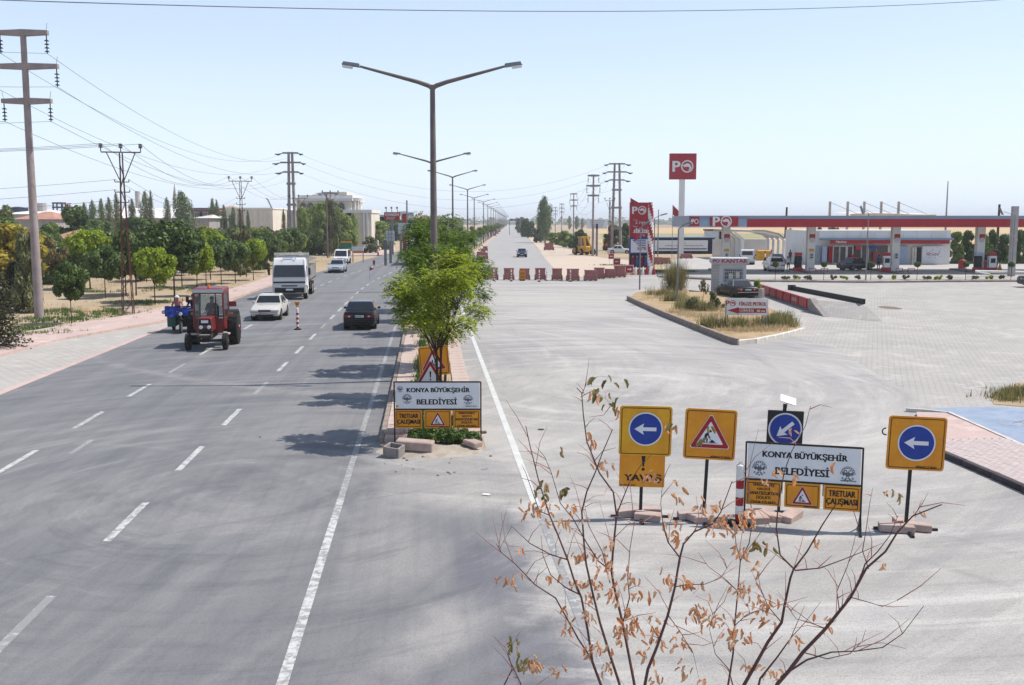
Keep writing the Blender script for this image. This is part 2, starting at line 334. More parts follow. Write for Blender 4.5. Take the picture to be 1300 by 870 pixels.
# asphalt -------------------------------------------------------------------
def asphalt(name, junction):
    q = N(name); p = q.pos(); sx = q.n('SeparateXYZ'); q.set(sx.inputs[0], p); X, Y = sx.outputs[0], sx.outputs[1]
    s = q.math('ADD', X, q.math('MULTIPLY_ADD', Y, .083, -.11))        # offset from the median line
    cv = q.n('CombineXYZ'); q.set(cv.inputs[0], s); q.set(cv.inputs[1], Y)
    st = q.noise(q.mapping(cv.outputs[0], (1.5, .035, 1)), 1, 6, .65)    # long streaks down the lanes
    st2 = q.noise(q.mapping(cv.outputs[0], (6, .1, 1)), 1, 3, .6)
    big = q.noise(p, .13, 5, .6, .6); mid = q.noise(p, .9, 5, .6); fine = q.noise(p, 34, 3, .75); grit = q.noise(p, 130, 2, .8)
    dark = q.mix(q.sstep(st, .25, .75), lin((116,117,121)), lin((140,139,140)))
    dark = q.mix(q.math('MULTIPLY', q.sstep(big, .4, .7), .6), dark, lin((142,141,141)))
    light = q.mix(q.sstep(big, .3, .7), lin((174,170,166)), lin((193,188,182)))
    fac = q.sstep(q.math('ADD', s, q.math('MULTIPLY', q.math('SUBTRACT', mid, .5), 2.2)), .8, 2.1)
    fac = q.math('MAXIMUM', fac, q.math('MULTIPLY', q.sstep(s, .1, .6), q.sstep(Y, 22, 26)))
    if not junction: fac = q.math('MULTIPLY', fac, 0)
    nose = q.math('MULTIPLY', q.sstep(q.math('ADD', s, q.math('MULTIPLY', q.math('SUBTRACT', mid, .5), 3)), -2.4, -.2), q.math('MULTIPLY', q.sstep(Y, 17.5, 21.5), q.math('SUBTRACT', 1, q.sstep(Y, 27, 31))))
    fac = q.math('MAXIMUM', fac, q.math('MULTIPLY', nose, .75))
    col = q.mix(fac, dark, light)
    # pale dust where vehicles turn off the road, dry patches near the camera
    def blob(cx, cy, rx, ry, rot, amt, c):
        nonlocal col
        mp = q.mapping(p, (1/rx, 1/ry, 0), (0,0,0)); mp = q.n('VectorMath'); mp.operation = 'SUBTRACT'; q.set(mp.inputs[0], p); mp.inputs[1].default_value = (cx, cy, 0)
        vr = q.n('VectorRotate'); q.set(vr.inputs[0], mp.outputs[0]); vr.inputs['Angle'].default_value = -rot
        sc = q.mapping(vr.outputs[0], (1/rx, 1/ry, 0)); ln = q.n('VectorMath'); ln.operation = 'LENGTH'; q.set(ln.inputs[0], sc)
        d = q.math('ADD', ln.outputs['Value'], q.math('MULTIPLY', q.math('SUBTRACT', mid, .5), 1.3))
        col = q.mix(q.math('MULTIPLY', q.math('SUBTRACT', 1, q.sstep(d, .25, 1.1)), amt), col, lin(c))
    for (px, py, rx, ry, ro, am, c) in ((580,790,.8,2.2,-.5,.8,(178,174,170)), (500,700,1.2,2.6,.3,.55,(172,168,164)), (300,660,2.6,2.2,.2,.35,(164,161,160)), (80,640,3,3,.2,.3,(160,157,156)), (390,540,2.5,5,.1,.35,(166,163,161)),
                                        (650,560,1.6,3,.1,.4,(206,200,194)), (820,480,4,5,.6,.5,(208,203,197)), (1120,780,2,.8,.5,.5,(206,202,198)), (1000,470,7,4,.3,.4,(204,198,191)), (720,380,8,12,0,.5,(212,205,196)),
                                        (620,730,.9,2.6,.1,.8,(112,112,121)), (690,850,1.0,1.8,.1,.75,(112,112,121)), (600,630,1.4,1.3,0,.5,(196,189,182)), (960,560,5,1.2,.5,.35,(170,168,170))):
        g = G(px, py); blob(g.x, g.y, rx, ry, ro, am, c)
    # tyre arcs
    def arc(cx, cy, r, wd, amt, c):
        nonlocal col
        sb = q.n('VectorMath'); sb.operation = 'DISTANCE'; q.set(sb.inputs[0], p); sb.inputs[1].default_value = (cx, cy, 0)
        d = q.math('ABSOLUTE', q.math('SUBTRACT', sb.outputs['Value'], r))
        bandn = q.math('MULTIPLY', q.math('SUBTRACT', 1, q.sstep(d, 0, wd)), q.sstep(q.noise(p, .3, 3, .6), .36, .58))
        col = q.mix(q.math('MULTIPLY', bandn, amt*.55), col, lin(c))
    for a in ((-12,16,9.2,.22,.5,(166,163,161)), (-12,16,10.9,.2,.4,(166,163,161)), (2,12,8.5,.25,.35,(170,167,165)), (-2,9,11.5,.22,.4,(108,107,112)), (-2,9,13.1,.22,.35,(112,111,116)), (9,30,11,.3,.5,(160,157,157)), (9,30,12.6,.28,.45,(164,161,161)),
              (14,42,16,.35,.45,(172,168,166)), (14,42,18,.35,.4,(176,172,170)), (18,8,14,.3,.4,(160,158,158)), (18,8,15.8,.3,.4,(205,202,198)), (24,16,17,.35,.35,(206,202,198)), (-30,40,29,.3,.3,(108,107,112)), (16,26,11,.5,.6,(150,149,151)), (16,26,9.4,.35,.5,(206,203,199)), (4,36,8,.4,.5,(152,151,153)), (4,36,9.7,.3,.5,(150,149,151)), (20,52,20,.5,.5,(160,158,157)), (20,52,22.2,.4,.5,(206,202,196)), (10,2,13,.4,.6,(204,201,198)), (10,2,14.6,.3,.5,(150,150,152)), (6,60,30,.6,.4,(208,203,197)), (-6,4,9.0,.2,.5,(110,110,116))): arc(*a)
    # sweeping wheel marks: noise drawn out along circles
    def sweep(cx, cy, rs_, ts, amt, cl_, cd, mask):
        nonlocal col
        vm = q.n('VectorMath'); vm.operation = 'SUBTRACT'; q.set(vm.inputs[0], p); vm.inputs[1].default_value = (cx, cy, 0)
        ln = q.n('VectorMath'); ln.operation = 'LENGTH'; q.set(ln.inputs[0], vm.outputs[0]); se = q.n('SeparateXYZ'); q.set(se.inputs[0], vm.outputs[0])
        an = q.math('ARCTAN2', se.outputs[1], se.outputs[0]); cb = q.n('CombineXYZ'); q.set(cb.inputs[0], q.math('MULTIPLY', ln.outputs['Value'], rs_)); q.set(cb.inputs[1], q.math('MULTIPLY', an, ts)); q.set(cb.inputs[2], cx)
        a_ = q.noise(cb.outputs[0], 1, 6, .7); b_ = q.sstep(q.noise(p, .16, 4, .6), .30, .56)
        col = q.mix(q.math('MULTIPLY', q.math('MULTIPLY', q.sstep(a_, .50, .66), mask), q.math('MULTIPLY', b_, amt)), col, lin(cl_))
        col = q.mix(q.math('MULTIPLY', q.math('MULTIPLY', q.math('SUBTRACT', 1, q.sstep(a_, .34, .47)), mask), amt*.8), col, lin(cd))
    sweep(4, 34, 1.3, 1.5, .55, (226,221,215), (148,145,145), fac)
    sweep(-16, 40, .9, 2.0, .42, (220,214,208), (146,145,146), fac)
    sweep(-5.5, 20.5, 1.6, 1.2, .5, (168,166,164), (98,98,104), q.math('SUBTRACT', 1, fac))
    sweep(30, 4, 1.1, 2.5, .34, (166,164,162), (100,100,106), q.math('SUBTRACT', 1, fac))
    col = q.mix(q.math('MULTIPLY', q.sstep(st2, .45, .75), q.math('SUBTRACT', .16, q.math('MULTIPLY', fac, .11))), col, lin((96,96,102)))
    col = q.mix(q.math('MULTIPLY', q.sstep(fine, .4, .75), .42), col, lin((84,84,88)))
    col = q.mix(q.math('MULTIPLY', q.sstep(grit, .58, .72), .35), col, lin((200,198,194)))
    q.bump(q.math('ADD', fine, grit), .35, .006)
    return q.fin(col, q.math('MULTIPLY_ADD', big, .2, .68), .25)
MT['asphalt'] = asphalt('asphalt_material', True); MT['asphalt_left'] = asphalt('left_road_asphalt_material', False)
ribbon('left_road', -14.3, -1.40, [y for y in YS if y >= 20][0:0] + [24.6, 40, 60, 75, 80, 85, 90, 95, 100, 105, 110, 150, 300, 900, 2600], .008, MT['asphalt_left'])
sheet('side_street', [G(393,331.5), G(404,327.5), G(372,322.8), G(300,322.6), G(300,329.5)], .012, MT['asphalt_left'])
# junction: everything paved in front of the station
J = [(-60+0, -40)]
lft = [(XC(y)-14.3, y) for y in (-40, 0, 24.6)]
jp = lft + [(XC(24.6)+1.27, 24.6), (XC(40)+1.27, 40), (XC(60)+1.27, 60), (XC(75)+1.27, 75), (XC(90)+1.27, 90), (XC(101)+1.27, 101)]
jp += [tuple(G(790,352.5).xy), tuple(G(822,349).xy), tuple(G(838,352).xy), tuple(G(800,372).xy), tuple(G(1060,442).xy), tuple(G(1190,522).xy), (24, 22), (40, 10), (40, -40)]
sheet('junction', jp, .008, MT['asphalt'])
q = N('old_concrete_road_material'); p = q.pos(); big = q.noise(q.mapping(p, (.3,.05,1)), 1, 5); fine = q.noise(p, 5, 4)
MT['old_road'] = q.fin(q.mix(q.math('MULTIPLY', fine, .3), q.mix(big, lin((168,165,164)), lin((192,188,184))), lin((150,148,148))), .85, .2)
ribbon('right_road', 1.27, 12.8, [101, 105, 110, 150, 300, 900, 2600], .006, MT['old_road'])
q = N('sand_material'); p = q.pos(); b1 = q.noise(p, .35, 5, .6); b2 = q.noise(p, 3, 5, .7)
q.bump(b2, .6, .06); MT['sand'] = q.fin(q.mix(b2, q.mix(q.sstep(b1, .35, .65), lin((216,198,180)), lin((228,212,196))), lin((202,184,166))), .95, .1)
def sandpts():
    a = [G(703,341), G(690,326), G(684.6,317), G(672,303), G(663,295), G(656,288.5)]; b = [G(662,288.5), G(672,296), G(690,307), G(712,312), G(745,325), G(800,331), G(812,336), G(790,351)]
    return [tuple(x.xy) for x in a+b]
sheet('dirt_shoulder', sandpts() + [(XC(101)+12, 101.6)], .011, MT['sand'])
m = M()   # low heaps along the shoulder
for k in range(26):
    t = k/25; g = G(664+t*56, 290+t*23+rnd.uniform(-.4,.4)); r = rnd.uniform(.9, 2.6)*(1.6-t)
    m.ball((g.x, g.y, -.15), (r*1.3, r*2.2, rnd.uniform(.35, .9)), 9, 6)
m.build('dirt_heaps', MT['sand'], smooth=True, kind='stuff', label='pale heaps of dug soil along the far road', cat='dirt')
# pavers of the station approach -------------------------------------------
def paver_mat(name, a, b, j, bw=.22, bh=.11, rot=0, dirt=(200,194,186), s=.35):
    q = N(name); p = q.pos(); mp = q.mapping(p, (1,1,1), (0,0,rot)); br = q.n('TexBrick'); q.set(br.inputs['Vector'], mp)
    br.inputs['Scale'].default_value = 1; br.inputs['Brick Width'].default_value = bw; br.inputs['Row Height'].default_value = bh; br.inputs['Mortar Size'].default_value = bh*.11
    br.inputs['Color1'].default_value = (*lin(a), 1); br.inputs['Color2'].default_value = (*lin(b), 1); br.inputs['Mortar'].default_value = (*lin(j), 1); br.inputs['Mortar Smooth'].default_value = .2
    n1 = q.noise(p, .25, 5, .6); n2 = q.noise(p, 2.5, 5, .6)
    c = q.mix(q.math('MULTIPLY', q.sstep(n1, .35, .7), .6), br.outputs['Color'], lin(dirt)); c = q.mix(q.math('MULTIPLY', n2, s), c, lin([x*.82 for x in a])); c = q.mix(q.math('MULTIPLY', q.sstep(q.noise(p, .7, 6, .7, 1.2), .5, .68), .45), c, lin([min(255, x*1.1) for x in dirt]))
    q.bump(br.outputs['Fac'], -.4, .008); return q.fin(c, .88, .2)
MT['pavers'] = paver_mat('paver_apron_material', (194,189,184), (184,179,175), (150,145,141), .42, .21, .35)
MT['pavers_pink'] = paver_mat('pink_paver_material', (220,198,190), (208,184,176), (174,150,142), .2, .1, .09, (224,196,188))
MT['pavers_white'] = paver_mat('pale_band_material', (204,198,190), (190,184,178), (160,152,148), .5, .25, .09, (196,192,186))
fp = [G(800,372), G(838,352), G(822,349), G(845,343), G(850,331), G(880,327), G(1300,327), G(1460,327)]
fp = [tuple(x.xy) for x in fp] + [(110, 60), (60, 24), (40, 10.0), (24, 22), tuple(G(1190,522).xy), tuple(G(1060,442).xy)]
sheet('paved_forecourt', fp, .006, MT['pavers'])
# station concrete behind the planted strip
q = N('forecourt_concrete_material'); p = q.pos(); br = q.n('TexBrick'); q.set(br.inputs['Vector'], p); br.offset = 0; br.inputs['Brick Width'].default_value = 5; br.inputs['Row Height'].default_value = 5; br.inputs['Mortar Size'].default_value = .04; br.inputs['Scale'].default_value = 1
br.inputs['Color1'].default_value = (*lin((196,190,184)), 1); br.inputs['Color2'].default_value = (*lin((188,182,177)), 1); br.inputs['Mortar'].default_value = (*lin((150,146,142)), 1)
MT['slab'] = q.fin(q.mix(q.math('MULTIPLY', q.noise(p, .3, 5), .5), br.outputs['Color'], lin((206,200,194))), .85, .2)
sheet('station_slab', [tuple(x.xy) for x in (G(836,346), G(850,331), G(872,328), G(1480,328), G(1520,352), G(960,352))], .012, MT['slab'])
# left pavement and pale parking band ---------------------------------------
walk_in = [(-20, -30), (0, -25), (0, 41.4), (0, 47.4), (0, 55.4), (0, 66), (0, 76), (0, 90), (0, 116)]
band = [(XC(-30)-14.3, -30), (XC(25)-14.3, 25), (XC(45)-14.3, 45), (XC(60)-14.3, 60), (XC(72)-14.3, 72), (-20.2, 70), (-19.7, 55.4), (-21.7, 47.4), (-21.6, 41.4), (-21.6, 25), (-19, -30)]
band = [(XC(y)-14.52, y) if abs(x-(XC(y)-14.3)) < .01 else (x, y) for x, y in band]
sheet('parking_band', band, .010, MT['pavers_white'])
m = M(); ys = [-30, 0, 20, 30, 36, 42, 48, 54, 60, 66, 72]
for a, b in zip(ys, ys[1:]): m.face([(XC(a)-14.62, a, .014), (XC(a)-14.3, a, .014), (XC(b)-14.3, b, .014), (XC(b)-14.62, b, .014)])
m.build('pink_edge_strip', MT['pavers_pink'], kind='structure')
inner = [(-21.8, -30), (-21.8, 25), (-21.6, 41.4), (-21.7, 47.4), (-19.9, 56), (-20.0, 64), (-20.35, 72), (XC(78)-14.4, 78), (XC(90)-14.4, 90), (XC(104)-14.5, 104), (-23.0, 114), (-25.5, 117)]
outer = [(-27, -30), (-26.3, 30), (-25, 48.7), (-24.2, 54.6), (-22.9, 60), (-22.9, 66), (-23.2, 76), (-23.8, 90), (-25, 104), (-28, 118)]
m = M(); pts = inner+outer[::-1]; n = len(pts)
m.add([(x, y, .12) for x, y in pts]+[(x, y, -.02) for x, y in pts], [list(range(n))]+[(k, k+n, (k+1) % n+n, (k+1) % n) for k in range(n)])
m.build('left_pavement', MT['pavers_pink'], kind='structure')
def slab(name, pts, z, mat): 
    m = M(); n = len(pts); m.add([(p[0], p[1], z) for p in pts]+[(p[0], p[1], -.02) for p in pts], [list(range(n))]+[(k, k+n, (k+1) % n+n, (k+1) % n) for k in range(n)])
    return m.build(name, mat, kind='structure')
slab('far_corner_pavement', [G(388,318.5), G(404,323.5), G(436,325.5), G(486,325), G(502,318), G(500,310.5), G(440,311.5), G(402,313)], .13, MT['pavers_pink'])
# lane paint ------------------------------------------------------------------
q = N('road_paint_material'); p = q.pos(); n1 = q.noise(p, 7, 6, .75); n2 = q.noise(p, 1.0, 3, .6)
worn = q.sstep(q.math('ADD', n1, q.math('MULTIPLY', n2, .25)), .56, .70)
MT['paint'] = q.fin(q.mix(q.math('MULTIPLY', worn, .85), lin((212,212,209)), lin((146,146,146))), .7, .3)
q = N('worn_road_paint_material'); p = q.pos(); n1 = q.noise(p, 7, 6, .75); n2 = q.noise(p, .6, 3, .6)
worn = q.sstep(q.math('ADD', n1, q.math('MULTIPLY', n2, .3)), .5, .66)
MT['paint_worn'] = q.fin(q.mix(q.math('MULTIPLY', worn, .9), lin((196,196,194)), lin((148,147,148))), .7, .3)
def stripe(name, s, w, y0, y1, mat, label, z=.013):
    m = M(); n = max(1, int((y1-y0)/4)); ys = [y0+(y1-y0)*k/n for k in range(n+1)]
    for a, b in zip(ys, ys[1:]): m.face([(XC(a)+s-w/2, a, z), (XC(a)+s+w/2, a, z), (XC(b)+s+w/2, b, z), (XC(b)+s-w/2, b, z)])
    return m.build(name, mat, kind='structure')
stripe('left_edge_line', -1.98, .15, -10, 20, MT['paint'], '')
stripe('left_edge_line', -1.98, .14, 20, 300, MT['paint_worn'], '')
MT['fresh_paint'] = pm('fresh_road_paint_material', (226,226,222), (206,205,202), 3, .7, .3, 0, .1); stripe('right_edge_line', 2.0, .17, 19.5, 97, MT['fresh_paint'], '')
stripe('right_edge_line', 2.02, .14, 4, 19.5, MT['paint_worn'], '')
for s, y in ((-5.93, 7.05), (-9.98, 11.7)):
    k = 0
    while y < 190:
        stripe('lane_dash', s, .15, y, y+2.5, MT['paint' if (k*7+int(-s)) % 4 else 'paint_worn'], '')
        y += 5.1; k += 1
stripe('lane_dash', -9.0, .14, 24, 25.6, MT['paint_worn'], '')
# median ----------------------------------------------------------------------
ribbon('median_soil', lambda y: -.66, lambda y: .66, [24.9, 40, 60, 75, 80, 85, 90, 95, 100, 105, 110, 150, 300, 900, 2600], .10, MT['soil'])
med = ribbon('median_kerb', lambda y: -1.38, lambda y: -.66, [62, 75, 80, 85, 90, 95, 100, 105, 110, 150, 300, 900, 2600], .15, MT['kerb_pink'])
m = M()
for sgn in (-1, 1):
    ys = [62, 75, 80, 85, 90, 95, 100, 105, 110, 150, 300, 900, 2600]
    for a, b in zip(ys, ys[1:]):
        if sgn > 0: m.face([(XC(a)+.66, a, .15), (XC(a)+1.26, a, .15), (XC(b)+1.26, b, .15), (XC(b)+.66, b, .15)])
        m.face([(XC(a)+(1.26 if sgn > 0 else -1.38), a, .15), (XC(b)+(1.26 if sgn > 0 else -1.38), b, .15), (XC(b)+(1.26 if sgn > 0 else -1.38), b, -.01), (XC(a)+(1.26 if sgn > 0 else -1.38), a, -.01)])
m.build('median_kerb_face', MT['kerb_pink'], kind='structure')
sl1 = M().box((0,0,.055), (.70,.735,.19), bv=.012).mesh('paving_slab', MT['kerb_pink']); sl2 = M().box((0,0,.055), (.58,.735,.19), bv=.012).mesh('paving_slab', MT['kerb_pink'])
kl = M().box((0,0,.052), (.13,.735,.20), bv=.015).mesh('kerbstone', MT['kerb'])
y = 25.6; k = 0
while y < 62:
    a = math.atan(.083)
    for me, nm, s in ((sl1, 'paving_slab', -.95), (sl2, 'paving_slab', .95), (kl, 'kerbstone', -1.375)):
        if nm == 'paving_slab' and s < 0 and False: pass
        o = link(nm, me, med, loc=(XC(y)+s+rnd.uniform(-.006,.006), y, rnd.uniform(-.006,.006)+(.004 if nm == 'kerbstone' else 0)), rot=(0, 0, a+rnd.uniform(-.008,.008)))
    y += .75; k += 1
# rubble nose of the median
m = M(); nz = []
for i in range(15):
    for j in range(11):
        x = -2.05+(i-7)*.2; yy = 24.35+(j-5)*.17; r = math.hypot((i-7)/7, (j-5)/5)
        nz.append((x, yy+.05, max(-.03, .12*(1-r*r)+rnd.uniform(-.015,.02)*(r < .9))-.002))
m.add(nz, [(i*11+j, (i+1)*11+j, (i+1)*11+j+1, i*11+j+1) for i in range(14) for j in range(10)])
MT['nose'] = pm('pale_rubble_material', (196,186,172), (168,156,142), 3, .95, .1, 0, .8); m.build('median_nose_soil', MT['nose'], smooth=True, kind='structure')
# right pavement, its kerb and the blue cycle path -------------------------------------------------
kp = [G(1172,563), G(1197,580), G(1225,592), G(1262,608), G(1300,625), G(1350,648), G(1420,690)]
top = [G(1163,527), G(1200,528), G(1240,545), G(1300,572), G(1360,600), G(1440,640)]
kp.append(kp[-1]+(kp[-1]-kp[-2]).normalized()*22); top.append(top[-1]+(top[-1]-top[-2]).normalized()*22)
pav = [(p.x, p.y) for p in kp] + [(p.x, p.y) for p in top[::-1]]
o = slab('right_pavement', pav, .095, MT['pavers_pink'])
# real pavers
bm_ = M(); rot = math.atan2(kp[4].y-kp[1].y, kp[4].x-kp[1].x); ca, sa = math.cos(rot), math.sin(rot); c0 = kp[1]
def inside(x, y, P):
    c = False
    for k in range(len(P)):
        (x1, y1), (x2, y2) = P[k], P[(k+1) % len(P)]
        if (y1 > y) != (y2 > y) and x < (x2-x1)*(y-y1)/(y2-y1)+x1: c = not c
    return c
for i in range(-6, 50):
    for j in range(-2, 46):
        u = (i+.5*(j % 2))*.21; v = j*.107; x = c0.x+u*ca-v*sa; yy = c0.y+u*sa+v*ca
        if inside(x, yy, pav): bm_.box((0,0,0), (.203,.1,.04), T=TR((x, yy, .099+rnd.uniform(0,.005)), rnd.uniform(-.01,.01), rnd.uniform(-.01,.01), rot))
MT['paver_block'] = leafmat('paver_block_material', [(196,178,174), (208,190,184), (202,184,178), (214,198,192)], 0)
bm_.build('paver', MT['paver_block'], parent=o, kind='stuff')
for a, b in zip(kp, kp[1:]):
    d = (b-a); L = d.length; n = max(1, round(L/.75)); an = math.atan2(d.y, d.x)
    for k in range(n):
        c = a+d*((k+.5)/n)
        M().box((0,0,0), (L/n-.012,.16,.26), bv=.015).build('kerbstone', MT['kerb_dark'], parent=o, loc=(c.x, c.y, .02+rnd.uniform(-.004,.004)), rot=(0,0,an))
q = N('blue_path_material'); p = q.pos(); n1 = q.noise(p, 1.2, 6, .65); n2 = q.noise(p, 9, 5, .7)
MT['bluepath'] = q.fin(q.mix(q.sstep(n2, .5, .75), q.mix(q.sstep(n1, .35, .65), lin((146,162,186)), lin((166,178,196))), lin((166,180,200))), .8, .2)
bp = [(p.x, p.y) for p in (G(1163,526), G(1200,527), G(1240,543), G(1300,570), G(1370,603), Vector((22.5, 17.5, 0)), Vector((34, 10.5, 0)), Vector((44, 16, 0)), Vector((36, 27, 0)), G(1460,528), G(1300,519), G(1255,517), G(1190,518.5))]
sheet('cycle_path', bp, .014, MT['bluepath'])
m = M()
wl = [G(1150,523), G(1172,524.5), G(1205,528), G(1240,544), G(1300,571), G(1360,600)]
for a, b in zip(wl, wl[1:]):
    d = (b-a).normalized(); nn = Vector((-d.y, d.x, 0))*.05; m.prism([(a-nn).xy, (b-nn).xy, (b+nn).xy, (a+nn).xy], -.01, .118, 'z')
m.build('path_edge_kerb', MT['white_dirty'], kind='structure')
sheet('earth_patch', [tuple(x.xy) for x in (G(1262,514), G(1258,508), G(1276,497), G(1290,487), G(1330,484), G(1400,490), G(1400,515), G(1300,517))], .018, MT['soil'])
m = M(); g = G(1284,538)
ring(m, 0, 0, .32, .38, 0, 24); T = TR((g.x, g.y, .018), -PI/2, 0, 0)
mm = M(); ring(mm, 0, 0, .32, .38, 0, 24, T); ring(mm, 1.0, .1, .32, .38, 0, 24, T); mm.tube([(g.x+.05, g.y, .019), (g.x+.5, g.y+.3, .019), (g.x+1, g.y+.1, .019)], .02, 4)
mm.build('cycle_symbol', MT['paint_worn'], kind='structure')
# ================================================================ road signs
WORKER = [(-.30,-.36),(-.36,-.30),(-.24,-.05),(-.28,.12),(-.22,.30),(-.06,.42),(.04,.42),(.03,.36),(.10,.16),(.20,.02),(.16,-.02),(.04,.10),(-.03,.20),(-.10,.06),(.0,-.10),(-.02,-.36),(-.12,-.36),(-.10,-.14),(-.18,-.04),(-.22,-.30),(-.18,-.36)]
def tri(m, cx, cz, s, y, T=None, r=.06):
    pts = []
    for k in range(3):
        a = PI/2+k*2*PI/3; c = (math.cos(a), math.sin(a))
        for d in (-.5, -.2, .2, .5):
            b = a+d; pts.append((cx+s*(c[0]*(1-r*2)+r*2*math.cos(b)), y, cz+s*(c[1]*(1-r*2)+r*2*math.sin(b))))
    m.face(pts, T)
def warn_tri(par, cx, cz, s, y, sym, T=None):
    m = M(); m.mi(0); tri(m, cx, cz, s*1.04, y, T); m.mi(1); tri(m, cx, cz, s, y-.002, T); m.mi(2); tri(m, cx, cz, s*.70, y-.004, T, .03)
    m.mi(3); yy = y-.006
    if sym == 'works':
        k = s*.62; cz2 = cz-s*.06
        poly(m, WORKER, yy, cx-s*.1, cz2, k, T); disc(m, cx+s*.0, cz2+k*.52, k*.10, yy, 12, T)
        poly(m, [(.10,-.36),(.24,-.20),(.34,-.14),(.46,-.22),(.60,-.36)], yy, cx-s*.1, cz2, k, T); poly(m, [(.0,.06),(.03,.08),(.36,-.24),(.33,-.27)], yy-.001, cx-s*.1, cz2, k, T)
        poly(m, [(-.62,-.38),(.76,-.38),(.76,-.41),(-.62,-.41)], yy, cx-s*.1, cz2, k, T)
    elif sym == 'bang':
        poly(m, [(-.06,.34),(.06,.34),(.03,-.08),(-.03,-.08)], yy, cx, cz, s, T); disc(m, cx, cz-.2*s, .055*s, yy, 12, T)
    else:
        poly(m, [(-.15,.22),(-.08,.22),(-.10,.02),(.02,-.14),(.03,-.36),(-.08,-.36),(-.16,-.1),(-.19,.05)], yy, cx+.05*s, cz, s, T)
        poly(m, [(.05,.14),(.09,.14),(.15,-.36),(.09,-.36)], yy, cx+.02*s, cz, s, T)
    return m.build('warning_triangle', [MT['sign_white'], MT['sign_red'], MT['sign_white'], MT['print_black']], par)
def arrow_pts(): return [(-.78,0),(-.12,.40),(-.2,.13),(.74,.13),(.74,-.13),(-.2,-.13),(-.12,-.40)]
def emblem(m, cx, cz, r, y, T=None):      # outline of a two headed bird in a broken wreath
    for k in range(9):
        a = PI*.5+(k-4)*.36+ (PI if k < 0 else 0); ring(m, cx+r*.86*math.cos(a), cz+r*.86*math.sin(a), r*.1, r*.17, y, 8, T)
    for sgn in (-1, 1):
        ring(m, cx+sgn*r*.30, cz+r*.30, r*.13, r*.24, y, 10, T, PI*.2 if sgn > 0 else -PI*.2, PI*1.5)
        poly(m, [(0,.2),(.12,.3),(.4,.1),(.62,.32),(.74,.1),(.62,-.25),(.34,-.1),(.2,-.35),(0,-.3)] if sgn > 0 else [(0,.2),(0,-.3),(-.2,-.35),(-.34,-.1),(-.62,-.25),(-.74,.1),(-.62,.32),(-.4,.1),(-.12,.3)], y, cx, cz, r, T)
        m.face([(cx+sgn*r*.08, y, cz-r*.36), (cx+sgn*r*.40, y, cz-r*.62), (cx+sgn*r*.30, y, cz-r*.80), (cx+sgn*r*.02, y, cz-r*.5)], T)
    for k in range(5):
        a = -PI/2+(k-2)*.45; ring(m, cx+r*.86*math.cos(a), cz+r*.86*math.sin(a), r*.06, r*.14, y, 8, T)
def panel(name, w, h, mat, par, cx, cz, y=0, line=None, r=.05, th=.025, T=None):
    m = M(); T = T or Matrix.Identity(4)
    m.prism([(cx+a, cz+b) for a, b in rrect(w, h, r)], y, y+th, 'y', T)
    if line: m.mi(1); frame_line(m, w-.07, h-.07, r*.8, .014, y-.003, cx, cz, T)
    return m.build(name, [mat, MT['print_black']], par)
def blocks(par, spots):
    for x, y, rz, L in spots:
        M().box((0,0,0), (L,.24,.13), bv=.008).build('paving_block', MT['block_pink'], par, loc=(x, y, .085), rot=(rnd.uniform(-.05,.05), rnd.uniform(-.06,.06), rz))
def stand(par, h, roll=0):
    T = TR((0,0,0), 0, roll, 0)
    m = M(); m.box((0,.03,h/2+.03), (.06,.04,h-.02), T); m.build('post', MT['black'], par)
    m = M(); m.box((0,.03,.03), (1.15,.05,.045)); m.box((0,.03,.034), (.05,1.0,.043)); m.build('base_frame', MT['black'], par)
    return T
def round_arrow(par, cx, cz, r, y, ang, T, style=0):
    m = M(); m.mi(0); disc(m, cx, cz, r*1.02, y, 36, T) ; m.mi(1); disc(m, cx, cz, r*.94, y-.002, 36, T); m.mi(0)
    ca, sa = math.cos(ang), math.sin(ang)
    m.face([(cx+r*.86*(a*ca-b*sa), y-.004, cz+r*.86*(a*sa+b*ca)) for a, b in arrow_pts()], T)
    if style:
        m.mi(0)
        for k in range(44): t = 2*PI*k/44; disc(m, cx+r*.92*math.cos(t), cz+r*.92*math.sin(t), r*.022, y-.005, 6, T)
    m.build('arrow_disc', [MT['sign_white'], MT['sign_blue']], par)
def sub_panels(t, order, T, hang=True):
    for k, kind in enumerate(order):
        cx = (-.765, .0, .765)[k]; cz = .63
        pn = panel('info_panel', .70, .47, MT['sign_orange'], t, cx, cz, -.012, True, .02, .02, T)
        m = M()
        if kind == 'tretuar': text(m, 'TRETUAR', cx, cz+.085, .52, .115, -.018, T, .03); text(m, 'ÇALIŞMASI', cx, cz-.075, .60, .15, -.018, T, .03); m.build('lettering', MT['print_black'], pn)
        elif kind == 'sorry':
            for j, (s, w_) in enumerate((('VERDİĞİMİZ', .44), ('GEÇİCİ', .26), ('RAHATSIZLIKTAN', .58), ('DOLAYI', .28), ('ÖZÜR DİLERİZ', .50))): text(m, s, cx, cz+.165-.083*j, w_, .062, -.018, T, .03)
            m.build('lettering', MT['print_black'], pn)
        else:
            warn_tri(pn, cx, cz-.045, .215, -.018, 'works', T); m = M(); text(m, 'BİBERCİ İNŞ.', cx+.17, cz-.205, .28, .034, -.018, T, .03); m.build('lettering', MT['print_black'], pn)
